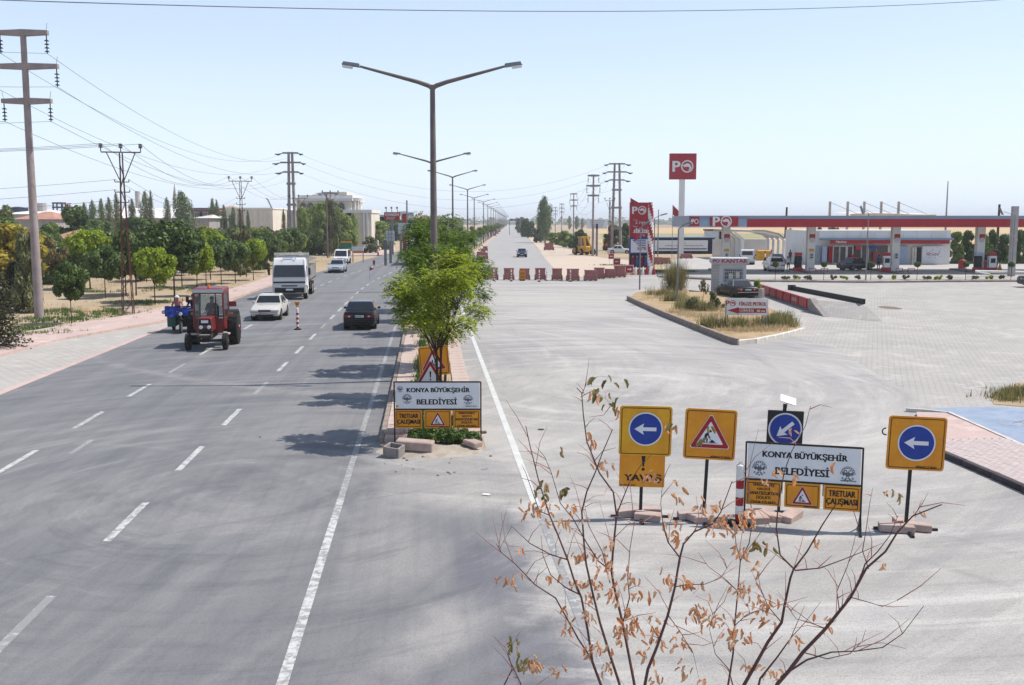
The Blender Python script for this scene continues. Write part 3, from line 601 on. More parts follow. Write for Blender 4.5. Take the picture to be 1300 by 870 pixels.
def big_board(loc, rz, label, order, feet, lh):
    t = thing('road_works_board', label, 'road works sign', loc, rz, 'municipal road works boards')
    m = M()
    for sx in (-1, 1): m.box((sx*1.135, 0, .80), (.035,.035,1.60))
    for z in (1.59, .885): m.box((0, 0, z), (2.235,.033,.033))
    for x in (-.4, .4): m.box((x, .012, .76), (.02,.01,.24))
    m.build('frame', MT['black'], t)
    b = panel('main_panel', 2.2, .67, MT['sign_white'], t, 0, 1.238, -.008, None, .01, .02)
    m = M(); text(m, 'KONYA BÜYÜKŞEHİR', .02, 1.375+.01, 1.66, .185, -.012, None, .03); text(m, 'BELEDİYESİ', -.02, 1.10, 1.06, .185, -.012, None, .03); text(m, 'BİBERCİ İNŞ.', .88, .965, .3, .036, -.012, None, .03)
    m.build('lettering', MT['print_black'], b)
    m = M()
    for x, z, r in lh: emblem(m, x, z, r, -.012)
    m.build('emblem', MT['logo_grey'], b)
    sub_panels(t, order, None)
    if feet:
        for sx in (-1, 1):
            m = M(); m.tube([(sx*1.135, -.32, .03), (sx*1.135, .32, .03)], .025, 6); m.tube([(sx*1.135, -.26, .04), (sx*1.135, 0, .34)], .018, 6); m.tube([(sx*1.135, .26, .04), (sx*1.135, 0, .34)], .018, 6)
            m.build('foot', MT['black'], t)
    return t
g = G(556,561,.1); tA = big_board((g.x, g.y, .06), R(0), 'white municipal road works board standing on the rubble at the tip of the planted median', ('tretuar', 'works', 'sorry'), False, ((-.80,1.15,.13), (.80,1.13,.13), (-.98,1.40,.08)))
panel('yellow_sticker', .07, .05, MT['sign_orange'], tA, -1.06, .965, -.013, None, .01, .004)
g = G(1017,671); tB = big_board((g.x, g.y, 0), R(-15), 'white municipal road works board on black feet between the free standing yellow signs', ('sorry', 'works', 'tretuar'), True, ((-.86,1.10,.145), (.86,1.09,.145)))
tA.scale = (.97,1,1); tB.scale = (.915,1,1)
for px, py, rz, L in ((962,657,.2,.6), (975,661,-.2,.5), (1004,660,.9,.58), (958,664,.1,.5)):
    g = G(px, py); M().box((0,0,0), (L,.26,.13), bv=.008).build('paving_block', MT['block_pink'], label='loose pink paving block %s under the white works board' % {962:'at the back left', 975:'in the middle', 1004:'tipped to the right', 958:'in front at the left'}[px], cat='paving block', group='paving blocks weighing down the white board', loc=(g.x, g.y, .08), rot=(rnd.uniform(-.1,.1), rnd.uniform(-.12,.12), rz))
# sign 1: arrow over YAVAS
g = G(813,658); t = thing('arrow_sign', 'yellow square left arrow sign with a YAVAŞ plate below it', 'road sign', g, R(-2), 'yellow signs on weighted stands'); T = stand(t, 1.9, R(1))
T1 = T @ TR((.04, 0, 0)); panel('sign_panel', 1.0, .97, MT['sign_yellow'], t, .04, 1.72, -.02, True, .06, .02, T); round_arrow(t, .04, 1.76, .32, -.028, 0, T)
pn = panel('lower_plate', .87, .62, MT['sign_orange'], t, .0, .93, -.004, None, .02, .012, T)
m = M(); text(m, 'YAVAŞ', .02, .79, .72, .17, -.01, T, .03); poly(m, [(-.04,.16),(.04,.16),(.012,-.06),(-.012,-.06)], -.01, .02, 1.08, 1, T); disc(m, .02, .97, .03, -.01, 12, T); text(m, 'BİBERCİ İNŞ.', -.26, .655, .3, .036, -.01, T, .03); m.build('lettering', MT['print_black'], pn)
blocks(t, ((-.18,.1,.05,.5), (.13,-.14,-.25,.5), (.2,.22,.1,.4)))
# sign 2: works
g = G(893,662); t = thing('works_sign', 'yellow square sign with a digging worker triangle, second of the free standing signs', 'road sign', g, R(-4), 'yellow signs on weighted stands'); T = stand(t, 1.9, R(2.2))
pn = panel('sign_panel', .97, .97, MT['sign_orange'], t, .02, 1.70, -.02, True, .06, .02, T); warn_tri(t, .02, 1.66, .40, -.028, 'works', T)
m = M(); text(m, 'BİBERCİ İNŞ.', .24, 1.275, .38, .05, -.025, T, .03); m.build('lettering', MT['print_black'], pn)
panel('yellow_sticker', .08, .055, MT['sign_yellow'], pn, -.37, 1.30, -.026, None, .01, .004, T)
blocks(t, ((-.2,.14,.1,.55), (.12,-.12,-.1,.62), (-.1,.02,.6,.4)))
# sign 4: arrow right
g = G(1150,674); t = thing('arrow_sign', 'yellow square left arrow sign standing alone at the right by the pink pavement', 'road sign', g, R(-6), 'yellow signs on weighted stands'); T = stand(t, 1.85, R(1.6))
pn = panel('sign_panel', 1.03, 1.0, MT['sign_orange'], t, .06, 1.66, -.02, True, .06, .02, T); round_arrow(t, .06, 1.67, .33, -.028, 0, T)
m = M(); text(m, 'BİBERCİ İNŞ.', .27, 1.225, .38, .05, -.025, T, .03); m.build('lettering', MT['print_black'], pn)
m = M(); ring(m, -.50, 1.86, .05, .075, -.03, 10, T, PI*.5, PI*1.6); m.build('cable_hook', MT['black'], t)
blocks(t, ((-.2,-.1,-.08,.62), (.2,.02,-.2,.5), (.05,.26,.1,.4)))
# sign 3: solar arrow on black panel
g = G(990,652); t = thing('solar_arrow_sign', 'blue round sign with down left arrow on black panel under small solar panel', 'road sign', g, R(-6)); T = TR((0,0,0), 0, R(1.5), 0)
m = M(); m.box((-.02,.05,1.0), (.05,.05,2.0), T); m.build('post', MT['black'], t); panel('sign_panel', .68, .74, MT['black'], t, .0, 1.68, -.02, None, .01, .05, T); round_arrow(t, .0, 1.69, .315, -.026, R(42), T, 1)
m = M(); m.box((-.03,.03,2.1), (.05,.05,.16), T); m.tube([(0,.03,2.05),(.02,.03,2.24)], .012, 6, T=T); m.build('bracket', MT['black'], t)
m = M(); m.box((0,0,0), (.31,.22,.02), T=T @ TR((.03,.02,2.26), R(28), R(16), 0)); m.build('solar_panel', MT['white'], t)
m = M(); m.box((0,.05,.02), (.6,.06,.04)); m.build('base_frame', MT['black'], t)
# red and white tube posts
def tube_post(px, py, h, r, label, cat='delineator', tri_top=False, n=5, grp=None, base=True, plain_top=True):
    g = G(px, py); t = thing('marker_post', label, cat, g, 0, grp)
    m = M(); nz = n*2; z0 = .06; z1 = h*(.86 if plain_top else 1)
    for k in range(nz): m.mi(k % 2); m.cyl((0,0,z0+(z1-z0)*k/nz), (0,0,z0+(z1-z0)*(k+1)/nz), r, n=12)
    m.mi(1); 
    if plain_top: m.tube([(0,0,z1),(0,0,h*.95),(0,0,h*.97),(0,0,h)], [r*1.02, r*1.02, r*.5, r*.4], 12)
    m.build('tube', [MT['sign_red'], MT['white']], t)
    m = M(); m.tube([(0,0,0),(0,0,.05),(0,0,.09)], [r*3, r*2.8, r*1.6], 10); m.build('base', MT['rubber'], t)
    if tri_top:
        m = M(); m.prism([(-.16,h+.28),(.16,h+.28),(.03,h),(-.03,h)], -.02, .02, 'y'); m.mi(1); m.cyl((0,-.02,h+.17), (0,-.035,h+.17), .07); m.build('warning_light', [MT['sign_yellow'], MT['amber']], t)
    return t
tube_post(938, 667, 1.22, .075, 'red and white tube post on a black foot left of the white works board', n=3)
tube_post(378, 419, 1.2, .07, 'red and white lane post with yellow triangular light on top in the left road', tri_top=True, n=4)
# signs on the median behind the board
g = G(547,540,.1); t = thing('warning_sign', 'red bordered triangle with exclamation mark peeping over the median board', 'road sign', (g.x, g.y, .1), 0)
m = M(); m.box((0,.03,.6), (.05,.04,1.2)); m.build('post', MT['galv'], t); warn_tri(t, 0, 1.36, .42, .0, 'bang')
m = M(); vs=[]; m.prism([(.4*math.cos(PI/2+k*2*PI/3), 1.36+.4*math.sin(PI/2+k*2*PI/3)) for k in range(3)], .004, .02, 'y'); m.build('back_plate', MT['galv'], t)
g = G(556,513,.1); t = thing('narrowing_sign', 'orange square sign with road narrows triangle leaning behind the median tree trunks', 'road sign', (g.x, g.y, .1), R(3)); T = TR((0,0,0), 0, R(-4.5), 0)
m = M(); m.box((0,.03,.5), (.05,.04,1.0), T); m.build('post', MT['black'], t)
pn = panel('sign_panel', .92, .90, MT['sign_orange'], t, 0, 1.35, -.02, True, .05, .02, T); warn_tri(t, -.02, 1.30, .40, -.028, 'narrow', T)
m = M(); text(m, 'BİBERCİ İNŞ.', .2, .955, .38, .05, -.025, T, .03); m.build('lettering', MT['print_black'], pn)
# rubble at the tip of the median
for (px, py, dx, dy, dz, rz, rx, lab) in ((527,571,.92,.34,.24,-.12,.05,'big pale concrete block lying across the tip of the median'), (600,566,.5,.28,.14,-.9,.1,'small tilted paving block at the right foot of the median board'), (501,553,.5,.26,.16,-.3,.1,'pinkish kerb block behind the left foot of the median board'), (606,551,.5,.12,.07,.1,0,'thin flat block behind the right foot of the median board')):
    g = G(px, py, .1); M().box((0,0,0), (dx,dy,dz), bv=.025).build('concrete_block', MT['block_pink' if px != 606 else 'wood'], label=lab, cat='concrete block', loc=(g.x, g.y, .1+dz/2), rot=(rx, rnd.uniform(-.04,.06), rz))
g = G(500,578,.04); m = M()
for x, y, a, b in ((-.22,0,.06,.42), (.22,0,.06,.42), (0,-.2,.38,.05), (0,.2,.38,.05)): m.box((x, y, .17), (a, b, .34), bv=.01)
m.build('hollow_block', MT['concrete'], label='grey hollow concrete footing broken at the left corner of the median tip', cat='concrete block', loc=(g.x, g.y, .02), rot=(.1, .08, -.35)).scale = (.85,.85,.8)
for k in range(16):
    g = G(rnd.uniform(488,625), rnd.uniform(574,606)); s = rnd.uniform(.02,.05)
    if k == 0: stones = M()
    stones.ball((g.x, g.y, s*.3+.02), (s, s*.8, s*.5), 6, 4)
stones.build('pebble', MT['block_pink'], kind='stuff', label='small stones scattered in front of the median tip', cat='stones')
for px, py, lab in ((616,597,'crumpled white litter on the road right of the median tip'), (618,630,'small white litter scrap below the median tip'), (330,556,'small white paper scrap on the left road'), (686,545,'pale scrap right of the white line near the shrub')):
    g = G(px, py); m = M(); vs = [(rnd.uniform(-.11,.11), rnd.uniform(-.05,.05), rnd.uniform(.0,.04)) for _ in range(8)]
    m.add(vs, [(0,1,2),(1,2,3),(2,3,4),(3,4,5),(4,5,6),(5,6,7),(0,3,6)]); m.build('litter', MT['white'], label=lab, cat='litter', loc=(g.x, g.y, .014))
g = G(687,546); M().tube([(0,0,0),(0,0,.012)], .09, 12).build('drain_cap', MT['kerb_dark'], label='small round dark spot cover on the junction right of the white line', cat='cover', loc=(g.x, g.y, .008))
# ================================================================ pallets of paving stones closing the far road
def stack(px, by, wpx, hpx, label, grp='pallets of pink paving stones closing the road', rz=0, light=0):
    g = G(px, by); s = PM(by); W = wpx/s*1.1; Hh = hpx/s*1.03
    t = thing('paver_pallet', label, 'pallet of pavers', (g.x, g.y+.45, 0), rz, grp)
    m = M()
    for x in (-.42, 0, .42): m.box((x*W, 0, .05), (.1*W, .9, .10))
    m.box((0,0,.115), (W*1.06, 1.0, .03)); m.build('pallet', MT['wood'], t)
    n = max(4, round((Hh-.13)/.13)); hh = (Hh-.13)/n
    for k in range(n):
        wk = W*(1.0 if k < n*.35 else .86 if k < n-1 else .92); off = (.02 if k % 2 else -.02)*W*.3
        m = M(); nb = 5
        for j in range(nb): m.box((off+(-.5+(j+.5)/nb)*wk, rnd.uniform(-.02,.02), .13+hh*(k+.5)), (wk/nb-.012, .86, hh-.014))
        m.build('course', MT['brick_pink'], t)
    return t
names = ['first from the left, half behind the median tree', 'second from the left with a striped post before it', 'third from the left behind the small yellow sign', 'fourth from the left with posts before it', 'fifth from the left, squarest and alone', 'sixth from the left with a leaning post', 'seventh from the left, low one', 'eighth from the left, taller behind the low one', 'ninth from the left, low one', 'tenth and rightmost beside the red arrow signs']
for k, (cx, by, wp, hp) in enumerate(((625,355.5,14,15), (646,356,13,15), (666,356,13,14.5), (686,356,13,15), (707.5,356.5,13,15), (727.5,357,15,15), (750,357,15,13.5), (761,354.5,13,14), (774.5,353.5,13,11.5), (787,352.5,14,14.5))):
    stack(cx, by, wp, hp, 'pallet of pink pavers, '+names[k], rz=rnd.uniform(-.06,.06))
stack(616, 355.5, 7, 5, 'low remainder of pink pavers under the median tree at the left end of the row')
stack(697, 318, 12, 9, 'lone wide pallet of pink pavers on the sand beside the tall poplar', 'outlying pallets of pink pavers')
for k, (px, by, wp, hp) in enumerate(((612,334,9,9), (616,330,7,9), (609,328,8,8), (613,323,6,7), (616,319,6,6), (628,300,4,4), (631,297.5,4,4), (634,295,3,3))):
    stack(px, by, wp, hp, 'pallet of pink pavers by the far median kerb, %s counting away from the camera' % ('first','second','third','fourth','fifth','sixth','seventh','eighth')[k], 'pallets of pavers lined along the far median')
for px, by, wp, hp, d in ((836,336,10,9,'left one'), (846,335.5,10,8,'right one'), (872,328.5,14,6,'long low one')):
    stack(px, by, wp, hp, 'pallet of pink pavers stored behind the striped column of the petrol sign, '+d, 'pavers stored by the petrol sign')
for px, py, d in ((627,357,'first'), (649,357.5,'second'), (684.5,358,'third'), (694,357,'fourth, thin'), (724,358,'fifth')):
    tube_post(px, py, 1.15, .06 if px != 694 else .03, 'red and white post before the closing row of pavers, %s from the left' % d, n=4, grp='striped posts at the closed road')
g = G(663,357); t = thing('notice_sign', 'small yellow notice sign leaning on the third pallet of pavers', 'road sign', g); panel('sign_panel', .62, .85, MT['sign_orange'], t, 0, .6, 0, True, .02, .03)
m = M(); [m.box((0,-.005,.85-.13*k), (.42,.004,.05)) for k in range(5)]; m.build('lettering', MT['print_black'], t); m = M(); m.box((0,.05,.1), (.5,.2,.2)); m.build('base', MT['wood'], t)
for px, by, s_, d, arr in ((776,338,.62,'upper left', 1), (783,344,.68,'middle', 1), (799,352,.72,'lower right', -1)):
    g = G(px, by); t = thing('red_arrow_sign', 'small red square sign with white arrow, %s of the three by the petrol entrance' % d, 'entrance sign', g, 0, 'red arrow signs at the entrance')
    h = HT(px, by, {776:322.5, 783:328.5, 799:337.5}[px]); panel('sign_panel', s_*1.02, s_, MT['po_red'], t, 0, h-s_/2, 0, None, .01, .03)
    m = M(); m.face([(arr*a*s_*.42, -.006, h-s_/2+b*s_*.55) for a, b in arrow_pts()][::arr]); m.build('arrow', MT['white'], t)
    panel('panel_rim', s_*1.22, s_*1.18, MT['white'], t, 0, h-s_/2, .032, None, .01, .02)
    for x in (-.35, .35): M().box((x*s_, .06, (h-s_/2)/2), (.04,.04,h-s_/2)).build('leg', MT['white'], t)
# ================================================================ street lamps
def street_lamp(loc, h, arm, label, rz):
    t = thing('street_lamp', label, 'street lamp', loc, rz, 'double armed street lamps along the median')
    M().tube([(0,0,0),(0,0,h*.5),(0,0,h)], [.16,.125,.088], 12).build('pole', MT['lamp_post'], t, smooth=True)
    M().box((0,0,.15), (.42,.42,.3), bv=.02).build('base_plate', MT['concrete'], t)
    for sx in (-1, 1):
        a = M().tube([(0,0,h-.12),(sx*.12,0,h-.03),(sx*.5,0,h+.10),(sx*(arm-.55),0,h+.60),(sx*(arm-.45),0,h+.63)], [.09,.085,.075,.045,.04], 8).build('arm', MT['lamp_post'], t, smooth=True)
        T = TR((sx*(arm-.14), 0, h+.70), 0, -sx*R(8), 0)
        m = M(); m.box((0,0,.0), (.66,.22,.13), T, tx=.86, ty=.7, bv=.02); m.mi(1); m.box((sx*.12,0,-.10), (.36,.19,.09), T, bv=.02); m.build('lamp_head', [MT['galv'], MT['lamp_lens']], t)
    return t
lampd = []
d1 = 35.5; g = V(549, 108, d1); L1 = street_lamp((g.x, d1, .1), g.z-.1, 2.95, 'nearest double armed street lamp rising above the median tree', 0)
ords = ['second', 'third', 'fourth', 'fifth', 'sixth', 'seventh', 'eighth']
for k in range(1, 30):
    y = d1*(1+1.285*k); x = {1: V(548.5,206,y).x, 2: V(574.5,224,y).x, 3: V(593.5,240,y).x, 4: V(602,253,y).x}.get(k, XC(y))
    h = {1: V(548,206,y).z, 2: V(574,224.5,y).z, 3: V(593,240.5,y).z}.get(k, 10.75)
    c = copy_tree(L1, loc=(x, y, .1), sc=(1, 1, (h-.1)/(V(549,108,d1).z-.1)))
    c['label'] = '%s double armed street lamp along the median counting away from the camera' % ords[k-1] if k < 8 else 'tiny double armed street lamp in the far receding row'
# small single lamps by the station
def small_lamp(px, by, ty, hx, hy, label):
    g = G(px, by); h = HT(px, by, ty); t = thing('small_lamp', label, 'street lamp', g, 0, 'slim single lamps round the station'); e = V(hx, hy, g.y)-g
    M().tube([(0,0,0),(0,0,h)], [.07,.045], 8).build('pole', MT['galv'], t); M().tube([(0,0,h),(e.x*.35,0,h+.15),(e.x*.8,0,e.z)], .03, 6).build('arm', MT['galv'], t)
    a = math.atan2(e.z-h, e.x); m = M(); m.box((0,0,0), (.85,.3,.14), TR((e.x, 0, e.z+.02), 0, -a*.7, 0), tx=.8, ty=.6, bv=.03); m.build('lamp_head', MT['galv'], t)
small_lamp(830, 347, 277, 843, 272.5, 'slim lamp post just right of the striped column, arm to the right')
small_lamp(812, 368, 290, 820, 284, 'slim lamp post in front of the petrol price sign')
small_lamp(859.5, 387, 291, 872, 284, 'slim lamp post on the weedy island before the white pylon')
small_lamp(1099, 358, 271, 1094, 267, 'slim lamp post in front of the market entrance')
small_lamp(1284, 352, 273, 1271, 269, 'slim lamp post beside the pale square pillar at the right edge')
# ================================================================ poles and cables
def concrete_pole(px, by, ty, wb, wt, arms, label, insul=True):
    g = G(px, by); h = HT(px, by, ty); s = PM(by)
    t = thing('concrete_pole', label, 'power pole', g, 0, 'concrete power poles')
    M().tube([(0,0,-.1),(0,0,h)], [wb/2, wt/2], 12).build('shaft', MT['pole_concrete'], t, smooth=True); out = []
    for z, a in arms:
        z = h*z; M().prism([(-a,z+.12),(0,z+.18),(a,z+.12),(a,z-.12),(0,z-.20),(-a,z-.12)], -.14, .14, 'y').build('crossarm', MT['pole_concrete'], t)
        for sx in (-1, 1):
            if insul:
                m = M(); m.cyl((sx*(a-.1),0,z-.15), (sx*(a-.1),0,z-1.15), .03, n=6)
                for k in range(4): m.tube([(sx*(a-.1),0,z-.40-k*.2), (sx*(a-.1),0,z-.46-k*.2)], [.07,.15], 8)
                m.build('insulator', MT['print_black'], t); M().tube([(sx*(a-.1),0,z+.1),(sx*(a-.02),0,z+.55)], .012, 4).build('spike', MT['galv'], t)
            out.append(Vector(g)+Vector((sx*(a-.1), 0, z-(1.15 if insul else 0))))
    return t, out, h
p1, att1, h1 = concrete_pole(50, 405, 39, .54, .32, ((.993, 1.42), (.88, 1.9), (.762, 1.42)), 'tall tapering concrete power pole with three crossarms at the left edge')
def h_pole(px, by, ty, gap, label, arms, rz=0):
    g = G(px, by); h = HT(px, by, ty); t = thing('twin_concrete_pole', label, 'power pole', g, rz, 'twin leg concrete power poles'); out = []
    for sx in (-1, 1): M().tube([(sx*gap,0,0),(sx*gap*.5,0,h)], [.30,.20], 8).build('leg', MT['pole_concrete'], t, smooth=True)
    for z in (.08, .27, .5, .7): M().box((0,0,h*z), (gap*2+.7-z*gap, .5, .35)).build('brace', MT['pole_concrete'], t)
    for z, a in arms:
        M().box((0,0,h*z), (a*2,.3,.26)).build('crossarm', MT['pole_concrete'], t)
        for sx in (-1, 1):
            m = M(); m.tube([(sx*a,0,h*z-.05),(sx*(a+.5),-.6,h*z-.3),(sx*(a+1.0),-1.1,h*z-.25)], [.06,.16,.06], 6); m.build('insulator', MT['print_black'], t); out.append(g+Vector((sx*a, 0, h*z-.1)))
    return t, out
p2, att2 = h_pole(372, 326, 193, .55, 'twin legged concrete power pole with three crossarms left of the villa', ((.99,1.25), (.90,1.65), (.81,1.25)))
p3, att3 = h_pole(782, 320, 207, .85, 'twin legged concrete power pole behind the petrol price sign', ((.99,1.5), (.90,1.8), (.81,1.4)))
pr = []
for px, by, ty, d in ((752.5,325,222.5,'nearest single concrete pole, behind the blank roadside board'), (728,308,246,'second single concrete pole right of the far road'), (713,300,259,'third single concrete pole right of the far road'), (705,297,263.5,'fourth and smallest single concrete pole by the poplar')):
    h = HT(px, by, ty); pr.append(concrete_pole(px, by, ty, .42, .26, ((.995,.95*h/13), (.87,1.15*h/13), (.75,.95*h/13)), d))
def lattice_pole(px, by, ty, label, arm, wb=.62, extra=True, detail=1):
    g = G(px, by); h = HT(px, by, ty); t = thing('lattice_pole', label, 'power pole', g, R(12), 'rusty steel lattice power poles'); out = []
    wt = .16; f = lambda z: wb/2+(wt/2-wb/2)*min(1, z/(h*.86))
    m = M()
    for a in (-1, 1):
        for b in (-1, 1): m.tube([(a*f(0), b*f(0), 0), (a*f(h*.86), b*f(h*.86), h*.86), (a*wt/2, b*wt/2, h-.3)], .035, 4)
    m.build('leg_frame', MT['rust'], t); m = M(); z = .1; k = 0
    while z < h*.9:
        z2 = z+.75; s_ = 1 if k % 2 else -1
        for b in (-1, 1): m.tube([(s_*f(z), b*f(z), z), (-s_*f(z2), b*f(z2), z2)], .018, 4); m.tube([(b*f(z), s_*f(z), z), (b*f(z2), -s_*f(z2), z2)], .018, 4)
        z = z2; k += 1
    m.build('bracing', MT['rust'], t)
    m = M(); m.box((0,0,h-.25), (arm*2,.08,.07)); m.build('crossarm', MT['rust'], t)
    for sx in (-1, 1): M().tube([(sx*arm*.72,0,h-.28),(sx*.12,0,h-1.9)], .03, 5).build('strut', MT['rust'], t)
    for x in (-arm, 0, arm):
        mm = M(); mm.cyl((x,0,h-.22), (x,0,h+.05), .03, n=6)
        for q_ in range(3): mm.tube([(x,0,h+.0+q_*.09), (x,0,h+.07+q_*.09)], [.13,.09], 8)
        mm.build('insulator', MT['print_black'], t); out.append(g+Vector((x*math.cos(R(12)), x*math.sin(R(12)), h+.25)))
    if extra:
        for z, a in ((h*.80,.4), (h*.74,.42), (h*.68,.35)):
            m = M(); m.box((0,-.1,z), (a*2,.05,.05)); [m.cyl((sx*a,-.1,z), (sx*a,-.1,z+.16), .03, n=6) for sx in (-1, 1)]; m.build('low_crossarm', MT['rust'], t); out.append(g+Vector((-a,0,z+.15))); out.append(g+Vector((a,0,z+.15)))
    return t, out
l1, al1 = lattice_pole(163, 401, 188, 'nearest rusty lattice power pole beside the left pavement', 1.12)
l2, al2 = lattice_pole(309, 352, 227, 'second rusty lattice power pole beyond the tractor', 1.12)
l3, al3 = lattice_pole(381, 330, 249.5, 'lattice power pole just right of the twin legged pole', 1.3, extra=False)
l4, al4 = lattice_pole(421, 328, 244, 'lattice power pole wrapped by leaves in front of the villa', 1.2, .8, False)
l5, al5 = lattice_pole(773.5, 322, 253, 'slim lattice pole left of the twin legged pole by the petrol sign', .9, .4, False)
g = G(416, 327.5); M().tube([(0,0,0),(0,0,HT(416,327.5,247))], [.14,.1], 8).build('wooden_pole', MT['lamp_post'], label='thin plain pole beside the leafy lattice pole before the villa', cat='power pole', loc=g)
g = G(996, 322); M().tube([(0,0,0),(.15,0,HT(996,322,264))], [.22,.16], 8).build('wooden_pole', MT['bark'], label='dark wooden pole rising behind the station canopy', cat='pole', loc=V(996,320,170)*1.0-Vector((0,0,V(996,320,170).z)))
g = V(1264,345,150); M().tube([(0,0,0),(.0,0,8.2)], [.2,.16], 8).build('wooden_pole', MT['bark'], label='dark wooden pole among the trees right of the market', cat='pole', loc=(g.x, g.y, 0))
def cable(a, b, sag, r, label, n=24):
    a, b = Vector(a), Vector(b); pts = [a.lerp(b, k/n)-Vector((0,0,sag*4*(k/n)*(1-k/n))) for k in range(n+1)]
    return M().tube(pts, r, 5, False).build('overhead_cable', MT['cable'], label=label, cat='cable', group='overhead power cables')
for k, (a, b) in enumerate(zip(att1, att2)):
    side = 'left' if k % 2 == 0 else 'right'; lev = ('upper', 'middle', 'lower')[k//2]
    cable(a, b, 3.2, .013, '%s %s cable sagging from the tall left pole to the twin legged pole' % (lev, side))
    cable(a, a+Vector((-30,-52,1.5)), 2.2, .011, '%s %s cable leaving the tall left pole out of the picture' % (lev, side))
for k in range(3):
    cable(al1[k], al2[k], 1.6, .012, '%s top cable from the first lattice pole to the second' % ('left', 'middle', 'right')[k])
    cable(al2[k], al3[k], 1.4, .012, '%s top cable from the second lattice pole to the third' % ('left', 'middle', 'right')[k])
    cable(al1[k], al1[k]+Vector((-34,-22,-.6)), 1.0, .012, '%s top cable from the first lattice pole running off left' % ('left', 'middle', 'right')[k])
for k in (3, 4, 5, 7): cable(al1[k], al2[k], 1.5, .010, '%s low cable between the first two lattice poles' % {3:'first', 4:'second', 5:'third', 7:'fourth'}[k]); 
for k in (3, 5, 7): cable(al1[k], al1[k]+Vector((-40,-6,-.9)), .8, .010, '%s low cable from the first lattice pole running off left' % {3:'upper', 5:'middle', 7:'lowest'}[k])
# cables high over the road
cable(V(-60,-2,14), V(1420,-12,30), .35, .007, 'single cable crossing high over the whole road at the top')
for k, (ya, yb) in enumerate(((204,210), (213,219), (222,224))):
    cable(att2[k*2+1], att3[k*2], 5.5, .014, '%s cable spanning the road between the twin legged poles' % ('upper','middle','lower')[k])
for k in range(6):
    cable(pr[0][1][k], pr[1][1][k], 1.6, .014, 'cable %s between the nearest two single poles' % ('upper left','upper right','middle left','middle right','lower left','lower right')[k])
    cable(att3[k], pr[0][1][k], 1.0, .014, 'cable %s from the twin legged pole to the nearest single pole' % ('upper left','upper right','middle left','middle right','lower left','lower right')[k])
# ================================================================ vehicles (front towards -Y)
def wheel(par, x, y, r, w, name='wheel', rim='chrome'):
    s = 1 if x > 0 else -1
    wh = M().tube([(x-w/2*s,y,r),(x-w*.42*s,y,r),(x+w*.42*s,y,r),(x+w/2*s,y,r)], [r*.9,r,r,r*.88], 18).build(name, MT['rubber'], par, smooth=True)
    m = M(); xo = x+w/2*s; m.tube([(xo-.03*s,y,r),(xo+.006*s,y,r)], [r*.64,r*.62], 16); m.build('rim', MT[rim], wh)
    m = M(); m.tube([(xo,y,r),(xo+.018*s,y,r)], [r*.2,r*.16], 8)
    for k in range(5): t = 2*PI*k/5; m.cyl((xo+.008*s, y+math.cos(t)*r*.4, r+math.sin(t)*r*.4), (xo+.012*s, y+math.cos(t)*r*.4, r+math.sin(t)*r*.4), r*.09, n=6)
    m.build('hub', MT['black'], wh)
    return wh
def lerp(a, b, t): return a+(b-a)*t
